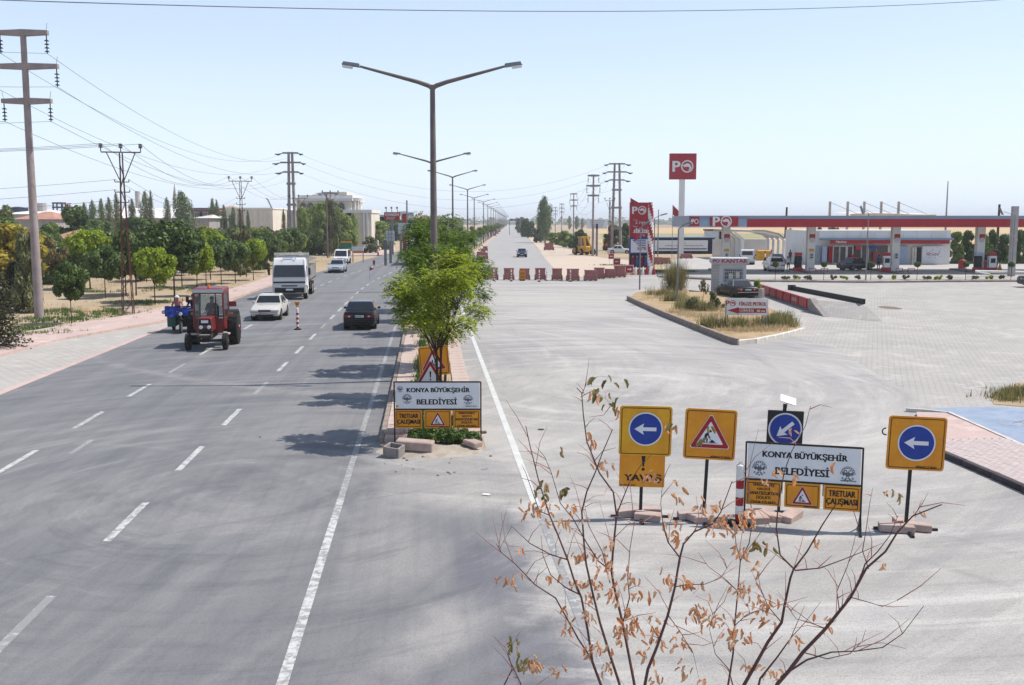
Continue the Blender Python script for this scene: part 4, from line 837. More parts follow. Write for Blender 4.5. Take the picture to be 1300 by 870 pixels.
def car(label, px, by, rz, L=4.3, W=1.68, Hh=1.38, paint='beige_paint', style='sedan', group=None, loc=None, cat='car', plate=True, bumper=None, roofpaint=None, blue_plate=False):
    g = loc or G(px, by); t = thing('parked_car' if 'parked' in label else 'car', label, cat, g, rz, group)
    if style == 'van': return van(t, L, W, Hh, paint, blue_plate)
    hl = L/2; wr = .30; zs = .24
    P = {'sedan': dict(hood=.86, belt=.92, boot=.96, A=-.30*L/2*1.0, B=-.05*L, C=.20*L, D=.335*L, wf=-.30*L, wb=.30*L),
         'boxy': dict(hood=.90, belt=.93, boot=.97, A=-.16*L, B=-.055*L, C=.20*L, D=.29*L, wf=-.31*L, wb=.28*L),
         'hatch': dict(hood=.92, belt=.95, boot=.98, A=-.17*L, B=-.04*L, C=.33*L, D=.44*L, wf=-.30*L, wb=.29*L),
         'suv': dict(hood=1.08, belt=1.10, boot=1.12, A=-.17*L, B=-.06*L, C=.36*L, D=.46*L, wf=-.29*L, wb=.29*L),
         'pickup': dict(hood=1.0, belt=1.02, boot=1.02, A=-.20*L, B=-.10*L, C=.06*L, D=.10*L, wf=-.31*L, wb=.30*L)}[style]
    A, B, C_, D = P['A'], P['B'], P['C'], P['D']
    def ztop(y):
        if y < -hl+.25: return lerp(P['hood']-.22, P['hood']-.08, (y+hl)/.25)
        if y < A: return lerp(P['hood']-.08, P['belt'], (y+hl-.25)/(A+hl-.25))
        if y < D: return P['belt']
        if y < hl-.12: return P['boot']
        return lerp(P['boot'], P['boot']-.10, (y-hl+.12)/.12)
    ys = [-hl, -hl+.06, -hl+.25, -hl*.62, A, B, 0, C_, D, hl*.8, hl-.12, hl-.02, hl]
    ys = sorted(set(round(y, 3) for y in ys)); m = M(); rings = []
    for y in ys:
        e = abs(y)/hl; wy = W/2*(1 if e < .8 else lerp(1, .93 if y < 0 else .95, (e-.8)/.2)); zt = ztop(y); z0 = zs+(.06 if e > .95 else 0)
        rings.append([(-wy*.90,y,z0),(-wy*.985,y,z0+.10),(-wy,y,.55),(-wy*.985,y,zt-.16),(-wy*.93,y,zt-.03),(-wy*.80,y,zt),(0,y,zt+.02),(wy*.80,y,zt),(wy*.93,y,zt-.03),(wy*.985,y,zt-.16),(wy,y,.55),(wy*.985,y,z0+.10),(wy*.90,y,z0)])
    n = len(rings[0]); vs = [p for r in rings for p in r]; fs = []
    for k in range(len(rings)-1):
        for j in range(n-1): fs.append((k*n+j, (k+1)*n+j, (k+1)*n+j+1, k*n+j+1))
        fs.append((k*n+n-1, (k+1)*n+n-1, (k+1)*n, k*n))
    fs.append(list(range(n))); fs.append([(len(rings)-1)*n+j for j in range(n)][::-1]); m.add(vs, fs)
    m.build('body', MT[paint], t, smooth=True)
    # arches
    m = M()
    for wy in (P['wf'], P['wb']):
        for sx in (-1, 1): m.tube([(sx*(W/2-.3),wy,wr+.01),(sx*(W/2+.003),wy,wr+.01)], wr+.07, 16)
    m.box((0,0,.22), (W*.8, L*.8, .12)); m.build('underbody', MT['print_black'], t)
    for wy in (P['wf'], P['wb']):
        for sx in (-1, 1): wheel(t, sx*(W/2-.085), wy, wr, .19, rim='chrome' if paint != 'black_paint' else 'black')
    # greenhouse
    zb = P['belt']-.01; zr = Hh; wb_, wr_ = W/2*.93, W/2*.74
    bl = [(-wb_,A,zb),(wb_,A,zb),(wb_,D,zb),(-wb_,D,zb)]; tl = [(-wr_,B,zr-.05),(wr_,B,zr-.05),(wr_,C_,zr-.05),(-wr_,C_,zr-.05)]
    bl = [Vector(p) for p in bl]; tl = [Vector(p) for p in tl]
    def q(a, b, c, d, i, out=.0):   # inset glass quad
        cen = (a+b+c+d)/4; return [p.lerp(cen, i)+(cen-Vector((0,(A+D)/2,zb))).normalized()*out for p in (a, b, c, d)]
    def bil(a, b, c, d, u0, u1, v0=.06, v1=.90):
        f = lambda u, v: a.lerp(b, u).lerp(d.lerp(c, u), v)
        return [f(u0,v0), f(u1,v0), f(u1,v1), f(u0,v1)]
    # solid cabin shell in body paint, glass proud by 6 mm
    rp = [p+Vector((0,0,.0)) for p in tl]; crown = [p.lerp(sum(tl, Vector())/4, .10)+Vector((0,0,.05)) for p in tl]
    m = M(); m.add(bl+rp+crown, [(0,1,5,4),(1,2,6,5),(2,3,7,6),(3,0,4,7),(4,5,9,8),(5,6,10,9),(6,7,11,10),(7,4,8,11),(8,9,10,11)]); m.build('cabin', MT[roofpaint or paint], t, smooth=False)
    def glass(nm, a, b, c, d, u0, u1, v0=.06, v1=.92):
        pts = bil(a, b, c, d, u0, u1, v0, v1); nrm = (pts[1]-pts[0]).cross(pts[3]-pts[0]).normalized(); cen = sum(pts, Vector())/4
        if nrm.dot(cen-Vector((0,(A+D)/2,(zb+zr)/2))) < 0: nrm = -nrm
        pts = [p+nrm*.008 for p in pts]; back = [p-nrm*.006 for p in pts]
        M().add(pts+back, [(0,1,2,3),(0,1,5,4),(1,2,6,5),(2,3,7,6),(3,0,4,7)]).build(nm, MT['glass_dark'], t)
    glass('windscreen', bl[0], bl[1], tl[1], tl[0], .05, .95); glass('rear_window', bl[3], bl[2], tl[2], tl[3], .06, .94, .10)
    for s_ in (0, 1):
        a, d = (bl[1], bl[2]) if s_ else (bl[0], bl[3]); c, e_ = (tl[2], tl[1]) if s_ else (tl[3], tl[0])
        glass('side_window', a, d, c, e_, .08, .47); glass('side_window', a, d, c, e_, .51, .90)
        M().box((0,0,0), (.15,.09,.12), bv=.02).build('wing_mirror', MT['black' if paint in ('black_paint','blue_paint') else paint], t, loc=((1 if s_ else -1)*(W/2+.07), A+.22, zb+.06))
    # faces
    hz = ztop(-hl)+.02
    m = M(); m.box((0,-hl-.01,.46), (W*.94,.12,.17), bv=.03); m.build('front_bumper', MT[bumper or paint], t); m = M(); m.box((0,hl+.01,.48), (W*.94,.12,.19), bv=.03); m.build('rear_bumper', MT[bumper or paint], t)
    m = M(); m.box((0,-hl-.005,hz-.075), (W*.42,.03,.08), bv=.01); m.box((0,-hl-.075,.34), (W*.6,.02,.07)); m.build('grille', MT['print_black'], t)
    for sx in (-1, 1):
        m = M(); m.box((sx*W*.345,-hl+.0,hz-.07), (W*.24,.06,.115), bv=.015); m.mi(1); m.box((sx*W*.445,-hl+.02,hz-.075), (W*.07,.07,.10)); m.build('headlight', [MT['lamp_lens'], MT['amber']], t)
        m = M(); m.box((sx*W*.34,hl-.005,.74), (W*.27,.04,.15), bv=.01); m.mi(1); m.box((sx*W*.30,hl+.015,.74), (W*.06,.012,.06)); m.build('tail_light', [MT['tail_red'], MT['white']], t)
    if plate:
        for yy, z in ((-hl-.075, .455), (hl+.02 if True else 0, .74)):
            dd = -1 if yy < 0 else 1
            m = M(); m.box((0,yy,z), (.50,.016,.11)); m.mi(1); m.box((-.225*(-dd if dd > 0 else 1),yy+dd*.006,z), (.05,.012,.11)); m.mi(2)
            for k in range(7): m.box((-.15+k*.058, yy+dd*.009, z), (.03,.004,.06))
            m.build('licence_plate', [MT['plate'], MT['plate_blue'], MT['print_black']], t)
    m = M(); m.box((0,A+.5,.85), (W*.8,.1,.1)); m.build('parcel_shelf', MT['print_black'], t)
    if paint == 'beige_paint':
        m = M(); m.box((0,-hl-.075,.53), (W*.93,.015,.03)); m.build('bumper_strip', MT['tail_red'], t)
    return t
def van(t, L, W, Hh, paint, blue_plate=False):
    hl = L/2; prof = [(-hl,.32),(-hl-.03,.62),(-hl+.05,.86),(-hl+.75,1.06),(-hl+1.35,Hh-.10),(-hl+1.6,Hh-.02),(hl-.3,Hh),(hl-.06,Hh-.08),(hl,1.0),(hl,.32)]
    m = M(); n = len(prof); vs = []
    for x, k in ((-W/2*.88,.0),(-W/2,1),(W/2,1),(W/2*.88,0)):
        for y, z in prof:
            vs.append((x*(1 if z < 1.0 else lerp(1,.88,(z-1)/(Hh-1))), y if k == 0 else y*.985, z if k == 0 else z-(.04 if z > 1 else 0)))
    fs = [list(range(n)), list(range(3*n, 4*n))[::-1]]
    for r_ in range(3):
        for k in range(n): fs.append((r_*n+k, r_*n+(k+1) % n, (r_+1)*n+(k+1) % n, (r_+1)*n+k))
    m.add(vs, fs); m.build('body', MT[paint], t, smooth=True)
    zt = Hh-.16
    a, b = prof[3], prof[4]
    m = M(); dy, dz = b[0]-a[0], b[1]-a[1]; nn = Vector((0,-dz,dy)).normalized()*.012
    pts = [Vector((-W*.43,a[0]+dy*.05,a[1]+dz*.05))+nn, Vector((W*.43,a[0]+dy*.05,a[1]+dz*.05))+nn, Vector((W*.40,a[0]+dy*.93,a[1]+dz*.93))+nn, Vector((-W*.40,a[0]+dy*.93,a[1]+dz*.93))+nn]
    m.add(pts+[p-nn*2 for p in pts], [(0,1,2,3),(0,1,5,4),(1,2,6,5),(2,3,7,6),(3,0,4,7)]); m.build('windscreen', MT['glass_dark'], t)
    m = M(); m.box((0,hl-.005,Hh-.48), (W*.74,.05,.50), tx=.93, bv=.02); m.build('rear_window', MT['glass_dark'], t)
    for sx in (-1, 1):
        for y0, y1 in ((-hl+1.25,-hl+1.95),(-hl+2.05,-hl+3.0),(-hl+3.1,hl-.35)):
            m = M(); x0 = W/2*.975; x1 = W/2*.905
            pts = [(sx*(x0+.015),y0,1.08),(sx*(x0+.015),y1,1.08),(sx*(x1+.02),y1,zt),(sx*(x1+.02),y0+(.28 if y0 < -hl+1.5 else 0),zt)]
            m.add(pts+[(p[0]-sx*.05,p[1],p[2]) for p in pts], [(0,1,2,3),(0,1,5,4),(1,2,6,5),(2,3,7,6),(3,0,4,7)]); m.build('side_window', MT['glass_dark'], t)
        for wy in (-hl+.8, hl-.85): wheel(t, sx*(W/2-.09), wy, .32, .2)
        M().box((0,0,0), (.16,.1,.2), bv=.02).build('wing_mirror', MT['black'], t, loc=(sx*(W/2+.08), -hl+1.2, 1.15))
        M().box((sx*W*.37,-hl-.015,.76), (W*.2,.06,.17), bv=.02).build('headlight', MT['lamp_lens'], t); M().box((sx*W*.455,hl-.0,.95), (W*.07,.05,.34), bv=.01).build('tail_light', MT['tail_red'], t)
    m = M(); m.box((0,-hl-.03,.72), (W*.4,.04,.12)); m.build('grille', MT['print_black'], t)
    m = M(); m.box((0,-hl-.03,.44), (W*.96,.12,.2), bv=.03); m.build('front_bumper', MT['panel_grey'], t); m = M(); m.box((0,hl+.03,.44), (W*.96,.12,.2), bv=.03); m.build('rear_bumper', MT['panel_grey'], t)
    m = M(); m.box((0,-hl-.10,.46), (.5,.012,.11)); m.box((0,hl+.10,.5), (.5,.012,.11)); m.build('licence_plate', MT['plate'], t)
    m = M(); m.box((0,0,.27), (W*.85, L*.86, .16)); 
    for wy in (-hl+.8, hl-.85): m.tube([(-W/2-.002,wy,.33),(W/2+.002,wy,.33)], .39, 16)
    m.build('underbody', MT['print_black'], t)
    return t
RD = R(4.7)
def at_rear(px, by, off, rz=RD):    # the contact line px,by is the nearest end; shift the centre away
    g = G(px, by); return (g.x-math.sin(rz)*off, g.y+math.cos(rz)*off, .012)
car('beige sedan with its headlights facing the camera in the middle lane behind the tractor', 0, 0, RD, 4.25, 1.68, 1.40, 'beige_paint', 'sedan', 'vehicles on the road', loc=at_rear(336, 408, 2.1))
car('dark sedan driving away from the camera on the left road by the median', 0, 0, RD+PI, 4.4, 1.70, 1.42, 'black_paint', 'boxy', 'vehicles on the road', loc=at_rear(456, 420, 2.2), roofpaint='blue_paint')
car('silver sedan coming towards the camera behind the truck', 0, 0, R(3), 4.4, 1.72, 1.44, 'silver_paint', 'sedan', 'vehicles on the road', loc=at_rear(426.5, 347, 2.1))
car('white minivan farthest of the oncoming vehicles behind the silver sedan', 0, 0, R(2), 4.5, 1.85, 1.95, 'white_paint', 'van', 'vehicles on the road', loc=at_rear(433, 336, 2.1), cat='van')
car('grey blue hatchback alone on the closed far road', 0, 0, 0, 4.0, 1.62, 1.42, 'blue_paint', 'hatch', 'vehicles on the road', loc=at_rear(664, 327, 2.0), roofpaint='silver_paint')
car('black boxy sedan parked on the weedy island beside the weighbridge booth', 0, 0, R(190), 4.4, 1.70, 1.42, 'black_paint', 'boxy', 'cars at the petrol station', loc=(lambda g: (g.x+.3, g.y+2.1, .012))(G(937, 381)), roofpaint='blue_paint')
car('white hatchback SUV stopped at the pumps with people around its open tailgate', 0, 0, R(176), 4.3, 1.78, 1.62, 'white_paint', 'suv', 'cars at the petrol station', loc=(lambda g: (g.x, g.y+2.1, .014))(G(988.5, 345.5)))
car('dark blue sedan beyond the white SUV at the pumps', 0, 0, R(178), 4.4, 1.74, 1.5, 'blue_paint', 'sedan', 'cars at the petrol station', loc=(lambda g: (g.x, g.y+2.1, .014))(G(990, 338)))
car('white minivan parked behind the weighbridge booth', 0, 0, R(166), 4.6, 1.9, 2.0, 'white_paint', 'van', 'cars at the petrol station', loc=(lambda g: (g.x, g.y+2.3, .014))(G(954, 336.5)), cat='van')
car('dark grey sedan parked in front of the market entrance', 0, 0, R(118), 4.5, 1.76, 1.45, 'blue_paint', 'sedan', 'cars at the petrol station', loc=(lambda g: (g.x, g.y+1.0, .014))(G(1090, 343.5)), bumper='blue_paint')
car('dark pickup parked behind the right pump island', 0, 0, R(160), 4.9, 1.78, 1.70, 'black_paint', 'pickup', 'cars at the petrol station', loc=(lambda g: (g.x, g.y+2.2, .014))(G(1265, 342)), cat='pickup')
car('white car parked beyond the foot of the twin legged pole', 0, 0, R(80), 4.3, 1.7, 1.45, 'white_paint', 'sedan', 'cars at the petrol station', loc=(lambda g: (g.x, g.y, .0))(G(787, 322)))
car('red tail lamps of a dark car just entering the picture at the right edge', 0, 0, R(86), 4.4, 1.74, 1.5, 'black_paint', 'boxy', 'cars at the petrol station', loc=(lambda g: (g.x+2.2, g.y, .014))(G(1297, 365)))
# ---- tipper truck ------------------------------------------------------------
g = at_rear(368, 381, 4.1, R(7)); t = thing('tipper_truck', 'white open bed truck with wooden drop sides coming towards the camera behind the beige sedan', 'truck', g, R(7), 'vehicles on the road')
W = 2.44; y0 = -4.1
prof = [(y0,.55),(y0-.06,.95),(y0-.02,1.6),(y0+.18,2.55),(y0+.42,2.95),(y0+.9,3.02),(y0+1.85,3.02),(y0+1.95,2.9),(y0+1.95,.75),(y0+1.3,.62)]
m = M(); n = len(prof)
vs = [(x*(1 if z < 1.9 else lerp(1,.93,(z-1.9)/1.1)), y+dy_, z) for x, dy_ in ((-W/2*.94,0),(-W/2,.07),(W/2,.07),(W/2*.94,0)) for y, z in prof]
fs = [list(range(n)), list(range(3*n,4*n))[::-1]]+[(r_*n+k, r_*n+(k+1) % n, (r_+1)*n+(k+1) % n, (r_+1)*n+k) for r_ in range(3) for k in range(n)]
m.add(vs, fs); m.build('cab', MT['white_paint'], t, smooth=True)
m = M(); pts = [(-W*.455,y0+.00,1.66),(W*.455,y0+.0,1.66),(W*.425,y0+.19,2.52),(-W*.425,y0+.19,2.52)]; m.add(pts+[(a, b+.08, c) for a, b, c in pts], [(0,1,2,3),(0,1,5,4),(1,2,6,5),(2,3,7,6),(3,0,4,7)])
pts = [(a, b-.05, c) for a, b, c in pts]; m = M(); m.add(pts+[(a, b+.12, c) for a, b, c in pts], [(0,1,2,3),(0,1,5,4),(1,2,6,5),(2,3,7,6),(3,0,4,7)]); m.build('windscreen', MT['glass_dark'], t)
for sx in (-1, 1):
    m = M(); m.add([(sx*(W/2+.006),y0+.35,1.65),(sx*(W/2+.006),y0+1.2,1.65),(sx*(W/2*.962+.012),y0+1.2,2.45),(sx*(W/2*.962+.012),y0+.5,2.45),(sx*(W/2-.1),y0+.5,1.7)], [(0,1,2,3)]); m.build('side_window', MT['glass_dark'], t)
    m = M(); m.box((sx*(W/2+.22),y0+.05,2.05), (.16,.08,.5), bv=.02); m.box((sx*(W/2+.1),y0+.1,2.3), (.2,.03,.03)); m.build('wing_mirror', MT['print_black'], t)
    m = M(); m.box((sx*W*.40,y0-.045,1.02), (W*.17,.05,.14), bv=.01); m.mi(1); m.box((sx*W*.475,y0-.03,1.02), (W*.04,.05,.12)); m.build('headlight', [MT['lamp_lens'], MT['amber']], t)
    m = M(); m.box((sx*W*.33,y0-.045,.62), (W*.12,.03,.07)); m.build('fog_light', MT['lamp_lens'], t)
m = M(); m.box((0,y0-.045,1.28), (W*.94,.03,.11)); m.box((0,y0-.05,1.02), (W*.46,.03,.08)); m.box((0,y0-.085,.55), (W*.34,.03,.09)); [m.box((sx*W*.22,y0-.085,.75), (W*.17,.03,.12)) for sx in (-1, 1)]; m.build('grille', MT['print_black'], t)
m = M(); m.box((0,y0-.0,.68), (W*.99,.16,.42), bv=.04); m.build('front_bumper', MT['white_dirty'], t); m = M(); m.box((0,y0-.06,1.43), (.25,.02,.11)); m.box((0,y0-.10,.75), (.52,.012,.12)); m.build('licence_plate', MT['plate'], t)
m = M(); m.box((0,y0+.55,3.06), (.6,.2,.06)); [m.box((sx*.42,y0+.42,3.0), (.12,.08,.06)) for sx in (-1,1)]; m.build('roof_marker', MT['panel_grey'], t)
by0, by1 = y0+2.25, 4.1
m = M(); m.box((0,(by0+by1)/2,1.32), (2.5,by1-by0,.14)); m.build('bed_floor', MT['wood'], t); m = M(); m.box((0,by0-.05,2.32), (2.52,.07,1.9)); m.box((0,by0-.16,3.26), (2.54,.25,.18)); m.build('headboard', MT['white_dirty'], t)
for sx in (-1, 1):
    b = M().box((sx*1.27,(by0+by1)/2,1.30), (.06,by1-by0,.10)).build('side_rail', MT['rust'], t)
    for k in range(4): M().box((sx*1.265,(by0+by1)/2,1.46+k*.255), (.035,by1-by0-.06,.235)).build('side_board', MT['white_dirty'], t)
    for k in range(7): M().box((sx*1.30,by0+.1+k*(by1-by0-.2)/6,1.84), (.05,.07,1.08)).build('side_post', MT['galv'], t)
m = M(); m.box((0,by1-.03,1.85), (2.46,.05,1.0)); m.build('tailgate', MT['white_dirty'], t)
m = M(); m.box((0,.2,.95), (.9,7.6,.3)); m.box((0,y0+.5,.7), (2.1,1.2,.35)); m.box((1.0,-.6,.85), (.5,1.2,.5)); m.build('chassis', MT['print_black'], t)
for wy in (y0+1.0, 1.7, 3.0):
    for sx in (-1, 1): wheel(t, sx*(W/2-.16), wy, .50, .3, rim='rim_white')
m = M(); m.box((0,y0+2.2,3.05), (.9,.4,.15)); m.build('tarp_roll', MT['gran_blue'], t)
# ---- people -------------------------------------------------------------------
def person(label, loc, rz, joints, mats, scale=1, hat=None, cat='person', group=None):
    """joints: dict of name->(x,y,z); mats: top, bottom, skin, hair"""
    E = [('pelvis','belly'),('belly','chest'),('chest','neck'),('neck','head'),('chest','sl'),('sl','el'),('el','wl'),('wl','hl'),('chest','sr'),('sr','er'),('er','wr'),('wr','hr'),('pelvis','pl'),('pl','kl'),('kl','al'),('al','tl'),('pelvis','pr'),('pr','kr'),('kr','ar'),('ar','tr'),('head','crown')]
    Rr = dict(pelvis=.15,belly=.135,chest=.155,neck=.06,head=.095,crown=.08,sl=.075,sr=.075,el=.05,er=.05,wl=.033,wr=.033,hl=.035,hr=.035,pl=.095,pr=.095,kl=.062,kr=.062,al=.042,ar=.042,tl=.04,tr=.04)
    t = thing('person', label, cat, loc, rz, group); nm = list(joints); me = bpy.data.meshes.new('body')
    me.from_pydata([joints[k] for k in nm], [(nm.index(a), nm.index(b)) for a, b in E if a in nm and b in nm], [])
    o = bpy.data.objects.new('body', me); COL.objects.link(o); sk = o.modifiers.new('s', 'SKIN'); me.skin_vertices.new() if not me.skin_vertices else None
    for k, v in enumerate(me.skin_vertices[0].data):
        r = Rr[nm[k]]; v.radius = (r, r*(.72 if nm[k] in ('pelvis','belly','chest') else 1)); v.use_root = nm[k] == 'pelvis'
    o.modifiers.new('u', 'SUBSURF').levels = 1; bpy.context.view_layer.update()
    nme = bpy.data.meshes.new_from_object(o.evaluated_get(bpy.context.evaluated_depsgraph_get())); bpy.data.objects.remove(o)
    for mt in mats[:3]: nme.materials.append(MT[mt])
    J = {k: Vector(v) for k, v in joints.items()}
    zone = lambda k: 2 if k in ('head','crown','neck','hl','hr','wl','wr') else 1 if k in ('pelvis','pl','pr','kl','kr','al','ar','tl','tr') else 0
    for p in nme.polygons:
        c = p.center; k = min(J, key=lambda q_: (J[q_]-c).length/(1.6 if q_ in ('chest','belly','pelvis') else 1)); p.material_index = zone(k)
    smooth_mesh(nme, 80); link('body', nme, t)
    hd = J['head']*.55+J['crown']*.45; M().ball(hd+Vector((0,.025,.045)), (.105,.11,.10), 10, 7).build('hair', MT[mats[3]], t, smooth=True)
    m = M(); m.ball(hd+Vector((0,-.105,-.01)), (.014,.022,.02), 6, 4); [m.ball(hd+Vector((sx*.035,-.09,.015)), .011, 6, 4) for sx in (-1,1)]; m.build('face', MT['skin'], t)
    if hat: M().tube([hd+Vector((0,0,.03)), hd+Vector((0,0,.09)), hd+Vector((0,0,.135))], [.118,.112,.05], 12).build('cap', MT[hat], t, smooth=True)
    return t
STAND = dict(pelvis=(0,0,.95),belly=(0,0,1.12),chest=(0,.0,1.36),neck=(0,0,1.50),head=(0,0,1.62),crown=(0,-.01,1.71),sl=(-.19,0,1.42),el=(-.25,.02,1.14),wl=(-.24,-.06,.90),hl=(-.23,-.09,.82),sr=(.19,0,1.42),er=(.25,.02,1.14),wr=(.24,-.06,.90),hr=(.23,-.09,.82),pl=(-.1,0,.90),kl=(-.11,-.02,.49),al=(-.12,.02,.09),tl=(-.12,-.14,.04),pr=(.1,0,.90),kr=(.11,-.02,.49),ar=(.12,.02,.09),tr=(.12,-.14,.04))
SIT = dict(pelvis=(0,0,.1),belly=(0,.0,.27),chest=(0,0,.50),neck=(0,0,.64),head=(0,-.01,.76),crown=(0,-.01,.85),sl=(-.19,0,.56),el=(-.27,-.10,.32),wl=(-.20,-.32,.26),hl=(-.16,-.40,.26),sr=(.19,0,.56),er=(.27,-.10,.32),wr=(.20,-.32,.26),hr=(.16,-.40,.26),pl=(-.1,-.02,.08),kl=(-.15,-.42,.12),al=(-.15,-.45,-.28),tl=(-.15,-.58,-.32),pr=(.1,-.02,.08),kr=(.15,-.42,.12),ar=(.15,-.45,-.28),tr=(.15,-.58,-.32))
def pose(base, **kw): d = dict(base); d.update(kw); return d
STEP = pose(STAND, kl=(-.11,-.22,.52),al=(-.12,-.30,.12),tl=(-.12,-.44,.10),kr=(.11,.12,.50),ar=(.12,.36,.20),tr=(.12,.30,.08),wl=(-.22,.16,.92),hl=(-.21,.18,.84),wr=(.24,-.22,.98),hr=(.23,-.28,.92))
LEAN = pose(STAND, chest=(0,-.12,1.34), neck=(0,-.19,1.47), head=(0,-.23,1.58), crown=(0,-.26,1.67), sl=(-.19,-.12,1.4), sr=(.19,-.12,1.4), el=(-.24,-.28,1.18), er=(.24,-.28,1.18), wl=(-.16,-.48,1.06), wr=(.16,-.48,1.06), hl=(-.14,-.56,1.05), hr=(.14,-.56,1.05))
for px, by, P_, rz, mats, lab in ((1000.5,345.5,LEAN,PI,('cloth_white','cloth_navy','skin','hair'),'man in white shirt and dark trousers leaning into the open boot of the white SUV'),
        (1011.5,345,STEP,R(150),('cloth_red','cloth_navy','skin','hair'),'attendant in red walking beside the white SUV'), (971,337,STEP,R(70),('cloth_white','cloth_navy','skin','hair'),'person in white top striding left behind the white SUV'),
        (979,334,STAND,R(20),('cloth_pink','cloth_navy','skin','hair'),'person in dull pink standing beyond the white SUV'), (1003,334,STAND,R(20),('cloth_red','cloth_navy','skin','hair'),'person in dark red standing beside the dark blue sedan'),
        (1115,343.5,STAND,R(190),('cloth_blue','cloth_navy','skin','hair'),'man in blue shirt standing by the pump right of the dark grey sedan')):
    g = G(px, by); person(lab, (g.x, g.y, .014), rz, P_, mats, group='people at the petrol station')
# ---- tractor --------------------------------------------------------------------
g = G(264, 445); TZ = R(8); t = thing('tractor', 'red farm tractor with closed cab facing the camera on the left road', 'tractor', (g.x-math.sin(TZ)*1.35-.05, g.y+math.cos(TZ)*1.35, .012), TZ, 'vehicles on the road')
fy, ry = -1.25, 1.0          # axles
def tyre(x, y, r, w, lugs):
    s = 1 if x > 0 else -1
    wh = M().tube([(x-w/2,y,r),(x-w*.42,y,r),(x+w*.42,y,r),(x+w/2,y,r)], [r*.86,r*.97,r*.97,r*.86], 28).build('wheel', MT['rubber'], t, smooth=True)
    m = M()
    for k in range(lugs):
        for sd_ in (-1, 1):
            a = 2*PI*(k+.5*(sd_ > 0))/lugs; m.box((0,0,0), (w*.56,r*.055,r*.07), T=TR((x,y,r)) @ Matrix.Rotation(a, 4, 'X') @ TR((sd_*w*.24,0,r*.99), 0, 0, sd_*.6))
    if lugs: m.build('tread', MT['rubber'], wh)
    xo = x+s*w/2; m = M(); m.tube([(xo-s*.10,y,r),(xo-s*.02,y,r)], [r*.60,r*.62], 20); m.mi(1); m.tube([(xo-s*.02,y,r),(xo+s*.04,y,r)], [r*.22,r*.18], 10); m.build('rim', [MT['rim_white'], MT['tractor_red']], wh)
for sx in (-1, 1): tyre(sx*.90, ry, .76, .46, 18); tyre(sx*.80, fy, .38, .22, 0)
m = M(); m.box((0,-.15,.62), (.36,2.5,.36)); m.tube([(-.72,fy,.42),(.72,fy,.42)], .07, 8); m.tube([(-.7,ry,.74),(.7,ry,.74)], .16, 10); m.box((0,fy-.05,.52), (.3,.5,.3)); m.build('chassis', MT['tractor_dark'], t)
m = M(); m.box((0,-1.05,1.15), (.60,1.15,.62), ty=.98, tx=.92, bv=.03); m.build('bonnet', MT['tractor_red'], t)
m = M(); m.box((0,-1.635,1.27), (.50,.02,.26)); m.box((0,-1.635,.92), (.50,.02,.16)); m.build('grille', MT['print_black'], t)
m = M(); m.box((0,-1.67,1.30), (.30,.015,.12)); m.build('licence_plate', MT['plate'], t)
for sx in (-1, 1): M().tube([(sx*.17,-1.64,1.05),(sx*.17,-1.67,1.05)], [.085,.075], 12).build('headlight', MT['lamp_lens'], t)
m = M(); m.box((0,-1.80,.66), (.62,.34,.12), bv=.02); [m.box((sx*.26,-1.68,.62), (.06,.5,.26)) for sx in (-1,1)]; m.build('front_weight', MT['tractor_dark'], t)
m = M(); m.box((0,-1.82,.735), (.52,.1,.03)); m.build('weight_plate', MT['rim_white'], t)
zc0, zc1 = 1.28, 2.50; yc0, yc1 = -.42, 1.15; wc = .66
m = M()
for x, y in ((-wc,yc0),(wc,yc0),(-wc,yc1),(wc,yc1)): m.tube([(x,y,.95),(x*.96,y,zc1)], .05, 6)
for z in (zc0, zc1-.02): m.box((0,yc0,z), (wc*2,.08,.09)); m.box((0,yc1,z), (wc*2,.08,.09)); [m.box((sx*wc*.98,(yc0+yc1)/2,z), (.08,yc1-yc0,.09)) for sx in (-1,1)]
m.box((0,yc0,1.1), (wc*2,.07,.30)); [m.box((sx*wc,.0,1.05), (.07,.75,.45)) for sx in (-1,1)]; [m.box((sx*.36,yc0+.02,.85), (.5,.05,.35)) for sx in (-1,1)]
m.box((.30,yc0,(zc0+zc1)/2), (.045,.06,zc1-zc0)); m.build('cab_frame', MT['tractor_red'], t)
m = M(); m.box((0,(yc0+yc1)/2-.03,2.60), (1.42,yc1-yc0+.26,.17), tx=.94, ty=.95, bv=.04); m.build('cab_roof', MT['tractor_red'], t)
m = M(); m.box((0,yc0-.165,2.575), (1.36,.02,.15)); m.build('roof_visor', MT['panel_grey'], t)
m = M(); m.tube([(0,-.2,2.68),(0,-.2,2.80),(0,-.2,2.83)], [.07,.06,.03], 10); m.build('beacon', MT['amber'], t)
m = M(); m.box((-.17,yc0-.01,1.86), (.86,.008,1.06)); m.box((.47,yc0-.01,1.86), (.28,.008,1.06)); m.build('windscreen', MT['glass_clear'], t)
for sx in (-1, 1):
    M().box((sx*wc*.985,(yc0+yc1)/2,1.9), (.008,yc1-yc0-.12,1.06)).build('side_window', MT['glass_clear'], t)
    m = M(); pr_ = [(ry-.62,1.0),(ry-.55,1.30),(ry-.3,1.58),(ry+.1,1.62),(ry+.45,1.45),(ry+.42,1.40),(ry+.08,1.55),(ry-.27,1.51),(ry-.48,1.27),(ry-.55,1.0)]
    m.prism(pr_, sx*.66, sx*1.10, 'x'); m.build('mudguard', MT['black'], t); M().box((sx*.83,ry-.60,1.48), (.2,.05,.09)).build('indicator', MT['amber'], t)
M().box((0,yc1+.0,1.9), (wc*1.8,.008,1.06)).build('rear_window', MT['glass_clear'], t)
